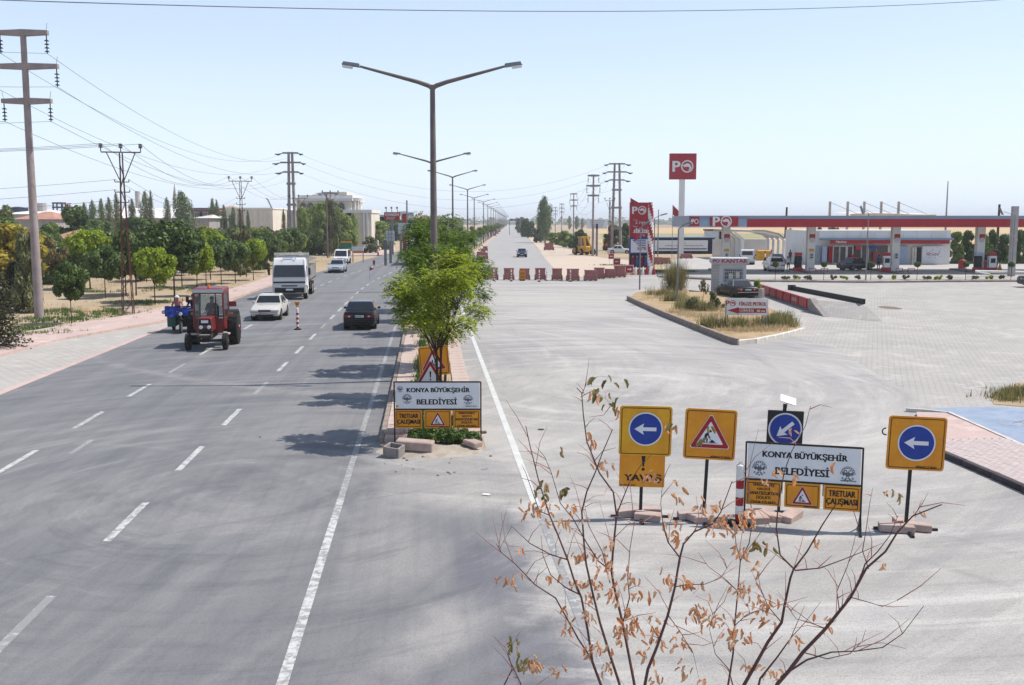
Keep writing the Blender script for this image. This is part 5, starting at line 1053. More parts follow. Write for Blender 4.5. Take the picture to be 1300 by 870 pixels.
m = M(); m.box((.98,.15,1.93), (.34,.05,.24), bv=.02); m.box((.80,.1,1.93), (.2,.03,.03)); m.build('wing_mirror', MT['tractor_red'], t); m = M(); m.box((-.92,yc0,2.2), (.14,.04,.28), bv=.02); m.box((-.78,yc0,2.3), (.2,.03,.03)); m.build('wing_mirror', MT['print_black'], t)
m = M(); m.box((0,.55,1.30), (.5,.5,.12)); m.box((0,.82,1.55), (.5,.1,.5)); m.build('seat', MT['seat_dark'], t)
m = M(); ringT = TR((0,.02,1.62), R(-50), 0, 0); ring(m, 0, 0, .17, .20, 0, 16, ringT); m.tube([(0,.02,1.62),(0,-.2,1.35)], .02, 6); m.build('steering_wheel', MT['print_black'], t)
m = M(); m.tube([(.36,-.75,1.4),(.36,-.75,2.3)], .035, 8); m.build('exhaust', MT['tractor_dark'], t)
m = M(); m.box((.62,-.35,.62), (.5,.4,.06)); m.box((-.62,-.35,.62), (.5,.4,.06)); m.build('step', MT['rim_white'], t)
tr_ = t.matrix_basis
def local(tt, p): return Matrix.Translation(tt.location) @ Euler(tt.rotation_euler).to_matrix().to_4x4() @ Vector(p)
person('driver sitting in the cab of the red tractor', local(t, (0,.55,1.32)), TZ, pose(SIT, wl=(-.12,-.40,.36), wr=(.12,-.40,.36), hl=(-.10,-.47,.38), hr=(.10,-.47,.38)), ('cloth_navy','cloth_navy','skin','hair'))
# ---- cargo tricycle with two riders -------------------------------------------------
g = G(222, 425); TZ = R(10); t = thing('cargo_tricycle', 'green motor tricycle with blue tarp over its front box left of the tractor', 'motor tricycle', (g.x-.02, g.y+1.5, .012), TZ, 'vehicles on the road')
def thinwheel(x, y, r, w=.1):
    wh = M().tube([(x-w/2,y,r),(x-w*.3,y,r),(x+w*.3,y,r),(x+w/2,y,r)], [r*.9,r,r,r*.9], 20).build('wheel', MT['rubber'], t, smooth=True); m = M(); m.tube([(x-w*.52,y,r),(x+w*.52,y,r)], r*.72, 16); m.build('rim', MT['galv'], wh)
thinwheel(.0,-1.05,.32); thinwheel(-.62,.75,.30,.14); thinwheel(.62,.75,.30,.14)
m = M(); m.tube([(0,-1.05,.32),(0,-.85,1.0)], .05, 6); m.box((0,-.98,.72), (.16,.3,.10)); m.tube([(0,-.85,.95),(0,.6,.5)], .05, 6); m.tube([(-.62,.75,.3),(.62,.75,.3)], .04, 6); m.box((0,.1,.45),(.3,.8,.4)); m.build('frame', MT['tractor_dark'], t)
m = M(); m.tube([(-.38,-.6,1.12),(-.2,-.82,1.08),(.2,-.82,1.08),(.38,-.6,1.12)], .02, 6); m.build('handlebar', MT['galv'], t); M().tube([(0,-.98,.98),(0,-1.06,.98)], [.09,.08], 10).build('headlight', MT['lamp_lens'], t)
m = M(); m.box((-.50,-.1,.62), (.42,1.3,.62), bv=.03); m.box((.50,-.1,.62), (.42,1.3,.62), bv=.03); m.box((0,.55,.6), (1.42,1.0,.5), bv=.03); m.build('cargo_box', MT['green_paint'], t)
m = M(); vs = []
for i in range(11):
    for j in range(7): x = -.80+i*.16; z = 1.38-j*.085; vs.append((x, -.78-.06*math.sin(i*1.3)-.05*(j/6)-.03*math.sin(j*2+i), z-(.16*math.exp(-((i-6.5)/2)**2) if j == 0 else 0)-.05*math.sin(i*.9)*(j/6)))
m.add(vs, [(i*7+j, (i+1)*7+j, (i+1)*7+j+1, i*7+j+1) for i in range(10) for j in range(6)])
vs = [(-.80+i*.16, -.78+j*.2, 1.38-(.10*j/3)+.02*math.sin(i*2+j)) for i in range(11) for j in range(4)]; m.add(vs, [(i*4+j, (i+1)*4+j, (i+1)*4+j+1, i*4+j+1) for i in range(10) for j in range(3)])
m.build('tarpaulin', MT['tarp_blue'], t, smooth=True); M().box((-.92,-.3,1.05), (.2,.25,.2), bv=.03).build('side_box', MT['panel_grey'], t)
m = M(); m.box((0,.35,.93), (1.2,.5,.1), bv=.03); m.build('seat', MT['seat_dark'], t)
person('man in white cap riding on the blue tarp tricycle', local(t, (-.32,.30,.98)), TZ, pose(SIT, chest=(0,-.06,.48), neck=(0,-.09,.60), head=(0,-.11,.70), crown=(0,-.12,.79)), ('cloth_pink','cloth_navy','skin','cloth_white'), hat='cloth_white')
person('bareheaded rider in a dark top at the right on the tricycle', local(t, (.45,.40,.98)), TZ-.2, pose(SIT, wl=(-.25,-.46,.30), hl=(-.24,-.54,.28)), ('cloth_navy','cloth_navy','skin','hair'))
m = M(); m.box((0,0,0), (.36,.5,.3), bv=.08); m.build('sack', MT['cloth_teal'], label='light blue bundle between the two riders on the tricycle', cat='bundle', loc=local(t, (.05,.62,1.12)), rot=(0,0,TZ))
# ---- bus half hidden behind the median tree -------------------------------------------
g = G(524, 337); t = thing('bus', 'white coach with dark windscreen half hidden behind the median trees', 'bus', (g.x+.3, g.y+4, .012), R(3), 'vehicles on the road')
m = M(); m.box((0,0,1.85), (2.5,10,2.9), bv=.12); m.build('body', MT['white_paint'], t); m = M(); m.box((0,-5.01,2.25), (2.1,.06,1.5), bv=.03); m.build('windscreen', MT['glass_dark'], t)
for sx in (-1, 1):
    for k in range(6): M().box((sx*1.255,-3.9+k*1.55,2.4), (.02,1.4,.85)).build('side_window', MT['glass_dark'], t)
    for wy in (-3.2, 3.0): wheel(t, sx*1.1, wy, .48, .28)
    M().box((sx*.85,-5.02,.85), (.4,.05,.2), bv=.02).build('headlight', MT['lamp_lens'], t); m = M(); m.box((sx*1.4,-5.1,2.6), (.12,.15,.4), bv=.03); m.build('wing_mirror', MT['print_black'], t)
m = M(); m.box((0,-5.03,.6), (2.3,.05,.25), bv=.01); m.build('front_bumper', MT['panel_grey'], t); m = M(); m.box((0,-5.04,1.5),(.6,.03,.3)); m.build('emblem', MT['white'], t)
# ---- small far traffic ------------------------------------------------------------------
car('tiny pale coach shape far away where the road meets the horizon', 0, 0, 0, 6, 2.3, 2.7, 'blue_paint', 'van', 'vehicles on the road', loc=(lambda g: (g.x, g.y, .012))(G(656.5, 289)), cat='bus')
person('person in dark clothes standing on the far road shoulder', G(655.3, 294)+Vector((0,0,.02)), 0, STAND, ('cloth_navy','cloth_navy','skin','hair'))
# ---- backhoe loader --------------------------------------------------------------------
g = G(741, 324); t = thing('backhoe_loader', 'yellow backhoe loader working at the edge of the sand', 'digger', (g.x, g.y+1, 0), R(20))
m = M(); m.box((.2,0,1.0), (2.0,3.4,.9), bv=.08); m.build('body', MT['yellow_paint'], t); m = M()
for x in (-.5, .9):
    for y in (-.5, 1.0): m.box((x, y, 2.2), (.09,.09,1.5))
m.box((.2,.25,3.0), (1.7,1.8,.15)); m.build('cab_frame', MT['yellow_paint'], t); m = M(); m.box((.2,.25,2.2), (1.4,1.5,1.3)); m.build('cab_window', MT['glass_dark'], t)
for x in (-.9, 1.3):
    for y, r in ((-1.2,.55), (1.3,.75)): wheel(t, x, y, r, .4, rim='yellow_paint')
m = M(); m.tube([(-.3,-1.6,1.0),(-.9,-2.4,2.9),(-.5,-3.0,3.1)], [.2,.22,.15], 6); m.tube([(-.6,-2.8,3.1),(-.1,-3.2,1.6),(.2,-3.2,.9)], [.16,.14,.1], 6); m.build('boom', MT['yellow_paint'], t)
m = M(); m.prism([(-.1,.2),(.6,.2),(.8,.7),(.3,1.0),(-.1,.8)], -3.5, -2.9, 'y'); m.build('bucket', MT['tractor_dark'], t); m = M(); m.box((.2,2.4,.5), (2.3,.6,.7), bv=.1); m.build('loader_bucket', MT['tractor_dark'], t)
person('worker in orange vest standing beside the twin legged pole', G(770, 320)+Vector((0,0,0)), 0, STAND, ('amber','cloth_navy','skin','amber'))
# ================================================================ trees and plants
def leafcloud(name, clumps, n, size, mat, elong=1.6, up=.3, seed=0, droop=0, shell=.35):
    """clumps: array of (x,y,z,r,weight); leaves are small bent quads around them"""
    rs = np.random.RandomState(seed); C = np.array(clumps, float); w_ = C[:,4]/C[:,4].sum(); k = rs.choice(len(C), n, p=w_)
    d = rs.normal(size=(n,3)); d /= np.linalg.norm(d, axis=1)[:,None]; r = shell+(1-shell)*rs.rand(n)**.5
    P = C[k,:3]+d*(C[k,3]*r)[:,None]*np.array([1,1,.85])
    nrm = d+rs.normal(size=(n,3))*.55; nrm[:,2] += up; nrm /= np.linalg.norm(nrm, axis=1)[:,None]
    t = np.cross(nrm, rs.normal(size=(n,3))); t[:,2] -= droop; t -= nrm*(t*nrm).sum(1)[:,None]; t /= np.linalg.norm(t, axis=1)[:,None]; b = np.cross(nrm, t)
    s = size*(.6+.8*rs.rand(n)); L = (t.T*s*elong/2).T; B = (b.T*s/2).T
    V_ = np.stack([P-L, P-L*.1+B+nrm*s[:,None]*.12, P+L, P-L*.1-B+nrm*s[:,None]*.12], 1).reshape(-1,3)
    return quads(name, V_, mat)
def quads(name, V_, mat):
    n = len(V_)//4; me = bpy.data.meshes.new(name); me.vertices.add(n*4); me.loops.add(n*4); me.polygons.add(n)
    me.vertices.foreach_set('co', V_.astype(np.float32).ravel()); me.loops.foreach_set('vertex_index', np.arange(n*4, dtype=np.int32)); me.polygons.foreach_set('loop_start', np.arange(0, n*4, 4, dtype=np.int32))
    try: me.polygons.foreach_set('loop_total', np.full(n, 4, dtype=np.int32))
    except Exception: pass
    me.materials.append(mat); me.update(calc_edges=True); me.validate(); return me
def trunk_mesh(name, h0, h1, r, limbs, spread, seed, lean=0, single=False):
    rs = random.Random(seed); m = M(); top = Vector((lean, 0, h0)); mid = Vector((lean*.4+rs.uniform(-.01,.01), rs.uniform(-.01,.01), h0*.5))
    m.tube([(0,0,-.02), mid, top], [r*1.25, r, r*.8], 8)
    for k in range(limbs):
        a = 2*PI*k/limbs+rs.uniform(-.4,.4); s = spread*rs.uniform(.5,1); e = top+Vector((math.cos(a)*s, math.sin(a)*s, (h1-h0)*rs.uniform(.45,.9)))
        q_ = top.lerp(e, .45)+Vector((0,0,(h1-h0)*.05)); m.tube([top-Vector((0,0,.02)), q_, e], [r*.65, r*.42, r*.12], 5)
        e2 = e+Vector((rs.uniform(-.5,.5)*s, rs.uniform(-.5,.5)*s, (h1-h0)*.12)); m.tube([q_, e2], [r*.3, r*.08], 4)
    if not single: m.tube([top-Vector((0,0,.02)), top+Vector((0,0,(h1-h0)*.75))], [r*.7, r*.12], 5)
    return m.mesh(name, MT['bark'], True)
def clump_ball(cx, cz, rx, rz, n, cr, seed, flat=0):
    rs = random.Random(seed); out = [(0, 0, cz, min(rx, rz)*.62, 1.6)]
    for k in range(n):
        d = Vector((rs.gauss(0,1), rs.gauss(0,1), rs.gauss(0,1))).normalized(); f = rs.uniform(.55,.95)
        out.append((cx+d.x*rx*f*rs.uniform(.9,1.06), d.y*rx*f, cz+d.z*rz*f, cr*rs.uniform(.7,1.35), 1))
    return out
KIND = {}
def reg(kind, variants): KIND[kind] = variants
def ball_kind(kind, mat, seed, n=11000, size=.036, trunk=.38, ragged=.0):
    v = []
    for k in range(2):
        c = clump_ball(0, (1+trunk)/2, .5*(1-.12), (1-trunk)/2*.90, 46, .12+ragged*.05, seed+k)
        v.append((trunk_mesh('trunk', trunk*1.0, 1, .012, 6, .3, seed+k), leafcloud('crown', c, n, size, MT[mat], 1.7, .35, seed+k)))
    reg(kind, v)
ball_kind('ball_dark', 'leaf_dark', 10); ball_kind('ball_lime', 'leaf_lime', 20); ball_kind('ball_mid', 'leaf_mid', 30)
def bushy(kind, mat, seed, n, size, trunk, nc, cr, base_w=.5):
    v = []
    for k in range(2):
        rs = random.Random(seed+k); c = []
        for j in range(nc):
            z = trunk+(1-trunk)*rs.uniform(.04,.95); f = math.sin(PI*min(1, max(.1, (z-trunk)/(1-trunk)*.8+.16)))**.6; a = rs.uniform(0, 2*PI); r = rs.uniform(0,1)**.5*.42*f
            c.append((r*math.cos(a), r*math.sin(a), z*.95, cr*rs.uniform(.7,1.3), 1))
        v.append((trunk_mesh('trunk', max(.03, trunk*1.1), .95, .014, 6, .3, seed+k), leafcloud('crown', c, n, size, MT[mat], 1.9, .25, seed+k)))
    reg(kind, v)
bushy('bush_dark', 'leaf_dark', 40, 8000, .042, .06, 40, .13); bushy('bush_mid', 'leaf_mid', 50, 8000, .042, .05, 40, .13); bushy('bush_olive', 'leaf_olive', 60, 7500, .042, .05, 38, .13)
bushy('bush_yellow', 'leaf_yellow', 70, 6000, .042, .28, 30, .13); bushy('bush_brown', 'leaf_brown', 80, 2600, .034, .30, 28, .11); bushy('bush_lime', 'leaf_lime', 90, 7000, .04, .05, 36, .13)
def poplar(kind, mat, seed, n, w_):
    v = []
    for k in range(2):
        rs = random.Random(seed+k); c = []
        for j in range(46):
            z = .12+.86*j/46; f = min(1, (1-z)*3.2+.12)*min(1, z*3+.25); a = rs.uniform(0,2*PI); r = rs.uniform(.1,.9)*.30*f
            c.append((r*math.cos(a), r*math.sin(a), z, w_*rs.uniform(.6,1.2)*f+.02, f))
        me = leafcloud('crown', [(a*1, b*1, z, r_, w2) for a, b, z, r_, w2 in c], n, .022, MT[mat], 2.0, .2, seed+k)
        co_ = np.empty(len(me.vertices)*3, np.float32); me.vertices.foreach_get('co', co_); co_ = co_.reshape(-1,3); zc = co_[:,2].copy(); me.vertices.foreach_set('co', co_.ravel())
        v.append((trunk_mesh('trunk', .15, 1, .03, 4, .12, seed+k), me))
    reg(kind, v)
bushy('bush_light', 'leaf_light', 95, 8500, .040, .04, 40, .13); poplar('poplar_light', 'leaf_light', 120, 6500, .20); poplar('poplar', 'leaf_poplar', 100, 6500, .20); poplar('poplar_pale', 'leaf_olive', 110, 4200, .17)
def conifer(kind, seed):
    v = []
    for k in range(2):
        rs = np.random.RandomState(seed+k); Q = []; m = M(); m.tube([(0,0,-.02),(0,0,1)], [.03,.004], 6)
        for lv in range(26):
            z = .06+.92*lv/26; R_ = .5*(1-z)**.85; nb = 9
            for b in range(nb):
                a = 2*PI*(b+.5*(lv % 2))/nb+rs.uniform(-.25,.25); L = R_*rs.uniform(.75,1.1); e = np.array([math.cos(a)*L, math.sin(a)*L, -L*.12+.04*L]); m.tube([(0,0,z), (e[0],e[1],z+e[2])], [.006,.002], 3, False)
                for j in range(26):
                    t = rs.uniform(.15,1.03); c = np.array([0,0,z])+e*t+rs.normal(size=3)*.014; d = e/np.linalg.norm(e)*.6+np.array([-math.sin(a),math.cos(a),0])*rs.uniform(-1,1)+np.array([0,0,rs.uniform(-.1,.35)]); d /= np.linalg.norm(d)
                    s_ = np.cross(d, rs.normal(size=3)); s_ /= np.linalg.norm(s_)+1e-6; l_ = .028; Q += [c, c+d*l_*.5+s_*.011, c+d*l_*1.3, c+d*l_*.5-s_*.011]
        v.append((m.mesh('trunk', MT['bark']), quads('crown', np.array(Q), MT['leaf_conifer'])))
    reg(kind, v)
conifer('conifer', 130)
_tk = {}
def tree(kind, px, by, ty, wpx, label, cat='tree', group=None, name=None, rz=None, loc=None, hh=None, ww=None):
    g = loc if loc is not None else G(px, by); h = hh or HT(px, by, ty); W = ww or wpx/PM(by) 
    if kind.startswith('poplar'): W = W/.62
    k = _tk.get(kind, 0); _tk[kind] = k+1; tm, cm = KIND[kind][k % 2]
    nm = name or {'ball_dark':'round_crown_tree','ball_lime':'round_crown_tree','ball_mid':'round_crown_tree','poplar':'poplar_tree','poplar_pale':'poplar_tree','conifer':'fir_tree'}.get(kind, 'bushy_tree')
    t = thing(nm, label, cat, (g.x, g.y, g.z), rnd.uniform(0, 2*PI) if rz is None else rz, group, (W, W, h))
    link('trunk', tm, t); link('crown', cm, t); return t
RW = 'round crowned trees in rows behind the left pavement'
rows = [(91,411,333,46,'ball_dark','nearest round crowned dark tree, alone between the tall pole and the lattice pole'),
 (134,379,312,44,'ball_mid','loose grey green tree just left of the lattice pole with a leaning trunk'), (160,374,314,52,'ball_dark','dark round tree right behind the nearest lattice pole'),
 (197,387,316,54,'ball_lime','bright lime round tree between the lattice pole and the tractor'), (222,383,283,74,'ball_dark','largest dark round tree, behind the tractor'),
 (251,376,305,46,'ball_lime','dark lime edged round tree above the tractor cab'), (262,365,306,40,'ball_dark','round tree over the tractor, left one of the dark pair'), (281,362,304,38,'ball_dark','round dark tree left of the second lattice pole'),
 (299,360,305,38,'ball_mid','round mid green tree touching the second lattice pole on its left'), (322,356,305,36,'ball_lime','bright lime round tree right of the second lattice pole'), (340,346,302,30,'ball_dark','round dark tree above the truck, left'),
 (352,341,300,29,'ball_mid','round mid green tree above the truck, middle'), (366,337,297,28,'ball_lime','lime round tree at the foot of the twin legged pole'), (378,334,297,26,'ball_lime','small lime round tree right of the twin legged pole'),
 (391,331,295,26,'ball_dark','last dark round tree of the row before the far corner'), (108,368,318,36,'ball_mid','mid green round tree behind the nearest one'), (110,352,306,52,'ball_mid','wide mid green round tree in the second row left'),
 (186,358,300,34,'ball_dark','dark round tree of the second row behind the lime one'), (150,352,300,34,'ball_mid','second row round tree left of the lattice pole'), (290,345,300,34,'ball_dark','second row dark round tree behind the second lattice pole'),
 (240,350,292,40,'ball_dark','second row dark round tree behind the tractor'), (265,346,296,36,'ball_mid','second row mid green tree right of the biggest one'), (318,343,299,28,'ball_dark','second row dark tree left of the truck')]
for px, by, ty, w_, kd, lb in rows: tree(kd, px, by, ty, w_*(1.14 if px not in (91,197) else 1.06), lb[:110], group=RW)
NUM = ('first','second','third','fourth','fifth','sixth','seventh','eighth','ninth','tenth','eleventh','twelfth')
for row, (dx, y0_, n_) in enumerate(((-6.5, 76, 6), (-13.5, 84, 7), (-21, 90, 6))):
    for k in range(n_):
        y = y0_+k*(10.5+row)+rnd.uniform(-1,1); x = -22.5+dx+rnd.uniform(-.8,.8); h_ = rnd.uniform(3.8,5.0)
        tree(('ball_mid','ball_lime','bush_mid','ball_dark','bush_olive')[(k*3+row) % 5], 0, 0, 0, 0, '%s tree of the %s inner row behind the left pavement trees' % (NUM[k], ('nearest','middle','farthest')[row]), group='inner rows of trees left of the road', loc=Vector((x, y, 0)), hh=h_, ww=h_*rnd.uniform(.75,.95))
misc = [('conifer',-6,445,312,76,'big dark fir cut by the left edge of the picture'), ('conifer',20,396,330,58,'smaller dark fir leaning out beside the tall concrete pole'), ('conifer',31,388,330,30,'thin young fir between the edge fir and the tall pole'),
 ('bush_yellow',20,372,286,72,'yellow leaved tree left of the tall concrete pole'), ('bush_olive',39,397,292,34,'thin half dry olive tree just left of the tall pole'), ('bush_brown',66,362,296,34,'brownish thin tree right of the tall pole'),
 ('bush_mid',6,352,278,60,'green tree behind the yellow one at the left edge'), ('bush_olive',8,344,258,34,'dark top of a tree at the left edge against the sky'), ('bush_mid',62,342,284,36,'mid green tree behind the tall concrete pole'),
 ('bush_dark',93,338,262,44,'dark broad tree between the red roofed houses'), ('bush_mid',84,360,314,34,'green bushy tree in front of the parked white coach'), ('bush_dark',84,352,318,26,'dark shrub before the parked white coach'),
 ('bush_mid',126,335,280,46,'yellow green broad tree in front of the factory, left'), ('bush_olive',136,345,300,40,'grey green tree left of the lattice pole in the second row'), ('bush_yellow',107,350,307,14,'small yellow shrub right of the parked coach'),
 ('bush_dark',182,330,276,56,'dark tree mass in front of the white factory roof'), ('bush_olive',210,328,278,40,'olive tree behind the biggest round tree'), ('bush_brown',181,346,298,20,'dry brown tree between the dark ones'),
 ('bush_yellow',262,335,288,26,'yellow green shrub before the beige hall'), ('bush_olive',275,330,290,30,'olive shrub before the beige hall'), ('bush_olive',300,325,290,34,'pale olive bush at the foot of the beige hall, left'),
 ('bush_olive',330,325,288,30,'pale olive bush at the foot of the beige hall, right'), ('bush_dark',340,322,288,18,'dark shrub before the beige hall corner'), ('bush_olive',356,322,290,22,'olive bush left of the twin legged pole'),
 ('poplar',234,322,243,24,'tall dark poplar with a wavy edge left of the beige hall'), ('poplar',131,318,252,9,'slim poplar left of the nearest lattice pole'), ('poplar',120,316,254,10,'slim dark poplar, one of a pair left of the lattice pole'), ('poplar',109,316,257,9,'shorter slim dark poplar of the pair left of the lattice pole'),
 ('poplar_pale',141,316,250,11,'pale poplar just left of the lattice pole'), ('poplar_pale',150,315,244,10,'pale poplar directly behind the lattice pole'), ('poplar_pale',170,314,252,11,'pale poplar just right of the lattice pole'), ('poplar_pale',187,314,242,13,'pale tall poplar right of the chimney'), ('poplar_pale',194,314,241,7,'thin pale poplar beside the tall pale one'),
 ('poplar_pale',214,314,250,9,'lone pale poplar left of the tall dark poplar'), ('poplar',271,316,252,9,'first poplar before the beige hall'), ('poplar_pale',277,316,253,8,'second pale poplar before the beige hall'), ('poplar',286,316,260,7,'third slim poplar before the beige hall'),
 ('poplar',297,316,263,9,'fourth dark poplar before the beige hall'), ('poplar_pale',306,316,264,7,'fifth poplar before the beige hall'), ('poplar',316,316,267,5,'sixth thin poplar before the beige hall'), ('poplar_pale',361,318,265,6,'thin poplar left of the twin legged pole'),
 ('bush_light',393,322,258,30,'willow like tree before the villa, leftmost'), ('poplar_light',402,322,259,18,'upright light green tree before the villa'), ('bush_light',412,324,258,28,'light yellow green tree before the villa, centre'), ('bush_olive',421,325,252,18,'creeper and tree mass wrapped round the leafy lattice pole'),
 ('poplar_light',386,325,266,16,'darker green tree left below the villa'), ('poplar_light',430,322,262,18,'yellow green tree right of the leafy lattice pole'), ('bush_light',440,322,270,26,'light green tree before the villa wing'), ('poplar_light',449,320,271,12,'upright yellow green tree before the villa wing'),
 ('bush_brown',408,322,282,10,'reddish dry tree under the villa'), ('bush_olive',452,318,294,28,'wide olive bush behind the green billboard'), ('bush_light',478,318,281,34,'rounded green tree left of the red billboard'), ('bush_olive',470,322,300,20,'grey green shrub at the far corner'), ('bush_dark',438,318,292,20,'dark low tree behind the green billboard'),
 ('bush_dark',500,306,277,40,'dark trees behind the red billboard post'), ('bush_olive',545,302,275,26,'distant olive trees right of the median lamp'), ('bush_mid',530,306,280,22,'distant green tree behind the coach'), ('bush_olive',420,322,296,30,'olive undergrowth below the villa trees'), ('bush_dark',400,324,300,20,'dark undergrowth at the left of the villa trees')]
for kd, px, by, ty, w_, lb in misc: tree(kd, px, by, ty, w_*(1.3 if not kd.startswith('poplar') and kd != 'conifer' else 1.15), lb, cat='conifer' if kd == 'conifer' else 'poplar' if kd.startswith('poplar') else 'tree', group='background trees left of the road')
right = [('poplar',692,308.5,249,17,'tall broad poplar standing right of the far road'), ('poplar',687,308,254,12,'second stem of the poplar pair right of the far road'), ('bush_dark',668,301,277,17,'dark rounded trees at the bend of the far road, nearer'), ('bush_olive',661,297,275,15,'rounded trees right of the far road, farther'), ('bush_dark',674,302,281,12,'dark purple green tree between poplar and rounded trees'),
 ('bush_olive',682,308,291,14,'pale bush at the foot of the poplar'), ('bush_light',706,311,294,24,'yellow green shrub right of the poplar'), ('bush_light',718,314,293,24,'yellow green shrub left of the digger'), ('bush_mid',728,315,299,18,'green shrub just left of the digger'), ('bush_dark',737,316,291,21,'dark small tree above the digger'),
 ('bush_dark',777,318,286,28,'dark tree behind the twin legged pole, left'), ('bush_dark',793,317,283,22,'dark tree behind the twin legged pole, right'), ('poplar_pale',723,292,274,6,'tiny distant poplar, left of three on the plain'), ('poplar',732,292,274,6,'tiny distant poplar, middle of three on the plain'), ('poplar_pale',739,292,277,5,'tiny distant poplar, right of three on the plain'),
 ('bush_mid',1213,335,295,22,'first round tree right of the market behind the fence'), ('bush_dark',1228,334,293,22,'second tree right of the market behind the fence'), ('bush_mid',1248,335,297,22,'third round tree behind the right pump'), ('bush_dark',1257,334,291,20,'fourth taller tree behind the right pump'), ('bush_mid',1273,334,298,18,'fifth tree right of the right pump'), ('bush_dark',1292,335,292,24,'sixth dark tree at the right edge'),
 ('bush_olive',1058,322,286,18,'olive tree tops showing over the market roof, left'), ('bush_dark',1040,322,287,12,'dark tree tops showing over the market roof, right of the column'), ('bush_olive',1003,312,290,10,'small bush on the plain seen under the canopy')]
for kd, px, by, ty, w_, lb in right: tree(kd, px, by, ty, w_, lb, cat='poplar' if kd.startswith('poplar') else 'tree', group='trees right of the road')
# far woods along the horizon, one mass
c = []
for k in range(900):
    x = rnd.uniform(-2300, 2300); y = rnd.uniform(1500, 1900); c.append((x, y, rnd.uniform(0, 4), rnd.uniform(6, 14), 1))
for k in range(260): c.append((rnd.uniform(-420,-30), rnd.uniform(420,640), rnd.uniform(1,5), rnd.uniform(3,6), .5))
link('far_woods', leafcloud('far_woods', c, 26000, 5.0, MT['leaf_olive'], 1.4, .3, 5), kind='stuff', label='hazy line of distant trees along the horizon', cat='woods')
# ---- median trees: locust like with long compound leaves -----------------------------------
def frond_tree(seed, h, wd, n_fr, nleaf, lsz=.05, stems=2):
    rs = np.random.RandomState(seed); Q = []; pr_ = random.Random(seed); m = M(); cz = h*.735; cl = []
    for k in range(15):
        a = k*2.4+pr_.uniform(-.3,.3); f = pr_.uniform(.35, 1)**.6; zz = pr_.uniform(-1, 1); rr_ = math.sqrt(max(.05, 1-zz*zz*.8))
        cl.append((math.cos(a)*wd*.44*f*rr_, math.sin(a)*wd*.44*f*rr_, cz+zz*h*.185, pr_.uniform(.30,.50)*wd/2.9))
    for st in range(stems):
        a = 2*PI*st/stems+.3; p0 = Vector((math.cos(a)*.06, math.sin(a)*.06, -.05)); p1 = Vector((math.cos(a)*.16, math.sin(a)*.16, h*.28)); p2 = Vector((math.cos(a)*.26, math.sin(a)*.26, h*.46)); m.tube([p0, p1, p2], [.05,.042,.032], 6)
        for k, c in enumerate(cl):
            if k % stems == st: c_ = Vector(c[:3]); mid = p2.lerp(c_, .5)+Vector((0,0,-.05*h if c_.z > cz else .04*h)); m.tube([p2 if k % 3 else p1.lerp(p2,.6), mid, c_], [.022,.013,.005], 5)
    W_ = np.array([c[3]**2 for c in cl]); W_ /= W_.sum()
    for k in range(n_fr):
        c0 = cl[rs.choice(len(cl), p=W_)]; d0 = rs.normal(size=3); d0 /= np.linalg.norm(d0); tp = np.array(c0[:3])+d0*c0[3]*rs.uniform(.2,1.0)*np.array([1,1,.75]); dr = d0*np.array([1,1,.5])+rs.normal(size=3)*.35+np.array([0,0,.12]); dr /= np.linalg.norm(dr); L = rs.uniform(.16,.30)
        for j in range(nleaf):
            t = (j//2+1)/(nleaf//2+1); c = tp+dr*L*t+np.array([0,0,-.5*L*t*t]); tang = dr+np.array([0,0,-1.0*t]); tang /= np.linalg.norm(tang); side = np.cross(tang, [0,0,1]); side /= np.linalg.norm(side)+1e-6; side *= (1 if j % 2 else -1)
            dd = side*.85+tang*.4+rs.normal(size=3)*.15; dd /= np.linalg.norm(dd); wv = np.cross(dd, [0,0,1])+rs.normal(size=3)*.25; wv /= np.linalg.norm(wv)+1e-6; ls = lsz*rs.uniform(.8,1.25)
            Q += [c, c+dd*ls*.5+wv*ls*.32, c+dd*ls, c+dd*ls*.5-wv*ls*.32]
    return m.mesh('trunk', MT['bark'], True), quads('crown', np.array(Q), MT['leaf_locust'])
FT = [frond_tree(300, 5.0, 2.9, 2500, 12, .068), frond_tree(301, 5.2, 3.0, 2100, 12, .072), frond_tree(302, 4.4, 2.7, 1000, 10, .09)]
FT[0][1].materials[0] = MT['leaf_locust_y']
MG = 'young locust trees planted down the median'
def mtree(v, y, dx, label, sc=1.0, szc=1.0, rz=None):
    t = thing('median_tree', label, 'tree', (XC(y)+dx, y, .08), rnd.uniform(0, 6.28) if rz is None else rz, MG, (sc, sc, szc)); link('trunk', FT[v][0], t); link('crown', FT[v][1], t); return t
mtree(0, 25.75, .12, 'big yellow green median tree directly behind the white board', .97, 1.0, 1.1)
mtree(1, 32.0, .3, 'second median tree, darker, between the first one and the lamp post', .98, 1.02)
mtree(1, 38.0, .45, 'third median tree just behind the lamp post', 1.15, 1.14, 2.0)
mtree(1, 44.0, .3, 'fourth median tree with the tallest pointed top', 1.1, 1.22)
for k, y in enumerate([50.5, 57, 63.5, 70, 77, 84, 91, 99, 108, 118, 128, 139, 150, 162, 174, 187, 200, 214, 228, 243, 258, 274, 290, 308, 326, 346, 368, 392, 418, 446, 476, 510, 548, 590, 640, 700, 770, 850]):
    s = .95+rnd.uniform(-.1,.2); mtree(1 if k < 4 else 2, y, rnd.uniform(-.1,.2), ('%s median tree behind the leading four' % ['first','second','third','fourth','fifth','sixth'][k]) if k < 6 else 'leafy tree in the receding median row', s*(1 if y < 300 else 1.5), s*rnd.uniform(.85,1.0)*(.95 if k < 4 else 1))
for x, y, z in ((-.4,25.9,3.6), (.9,25.8,3.5), (.45,25.7,3.35), (-1.2,26.2,3.5), (1.2,26.3,3.9)):   # pods / blossoms
    pass
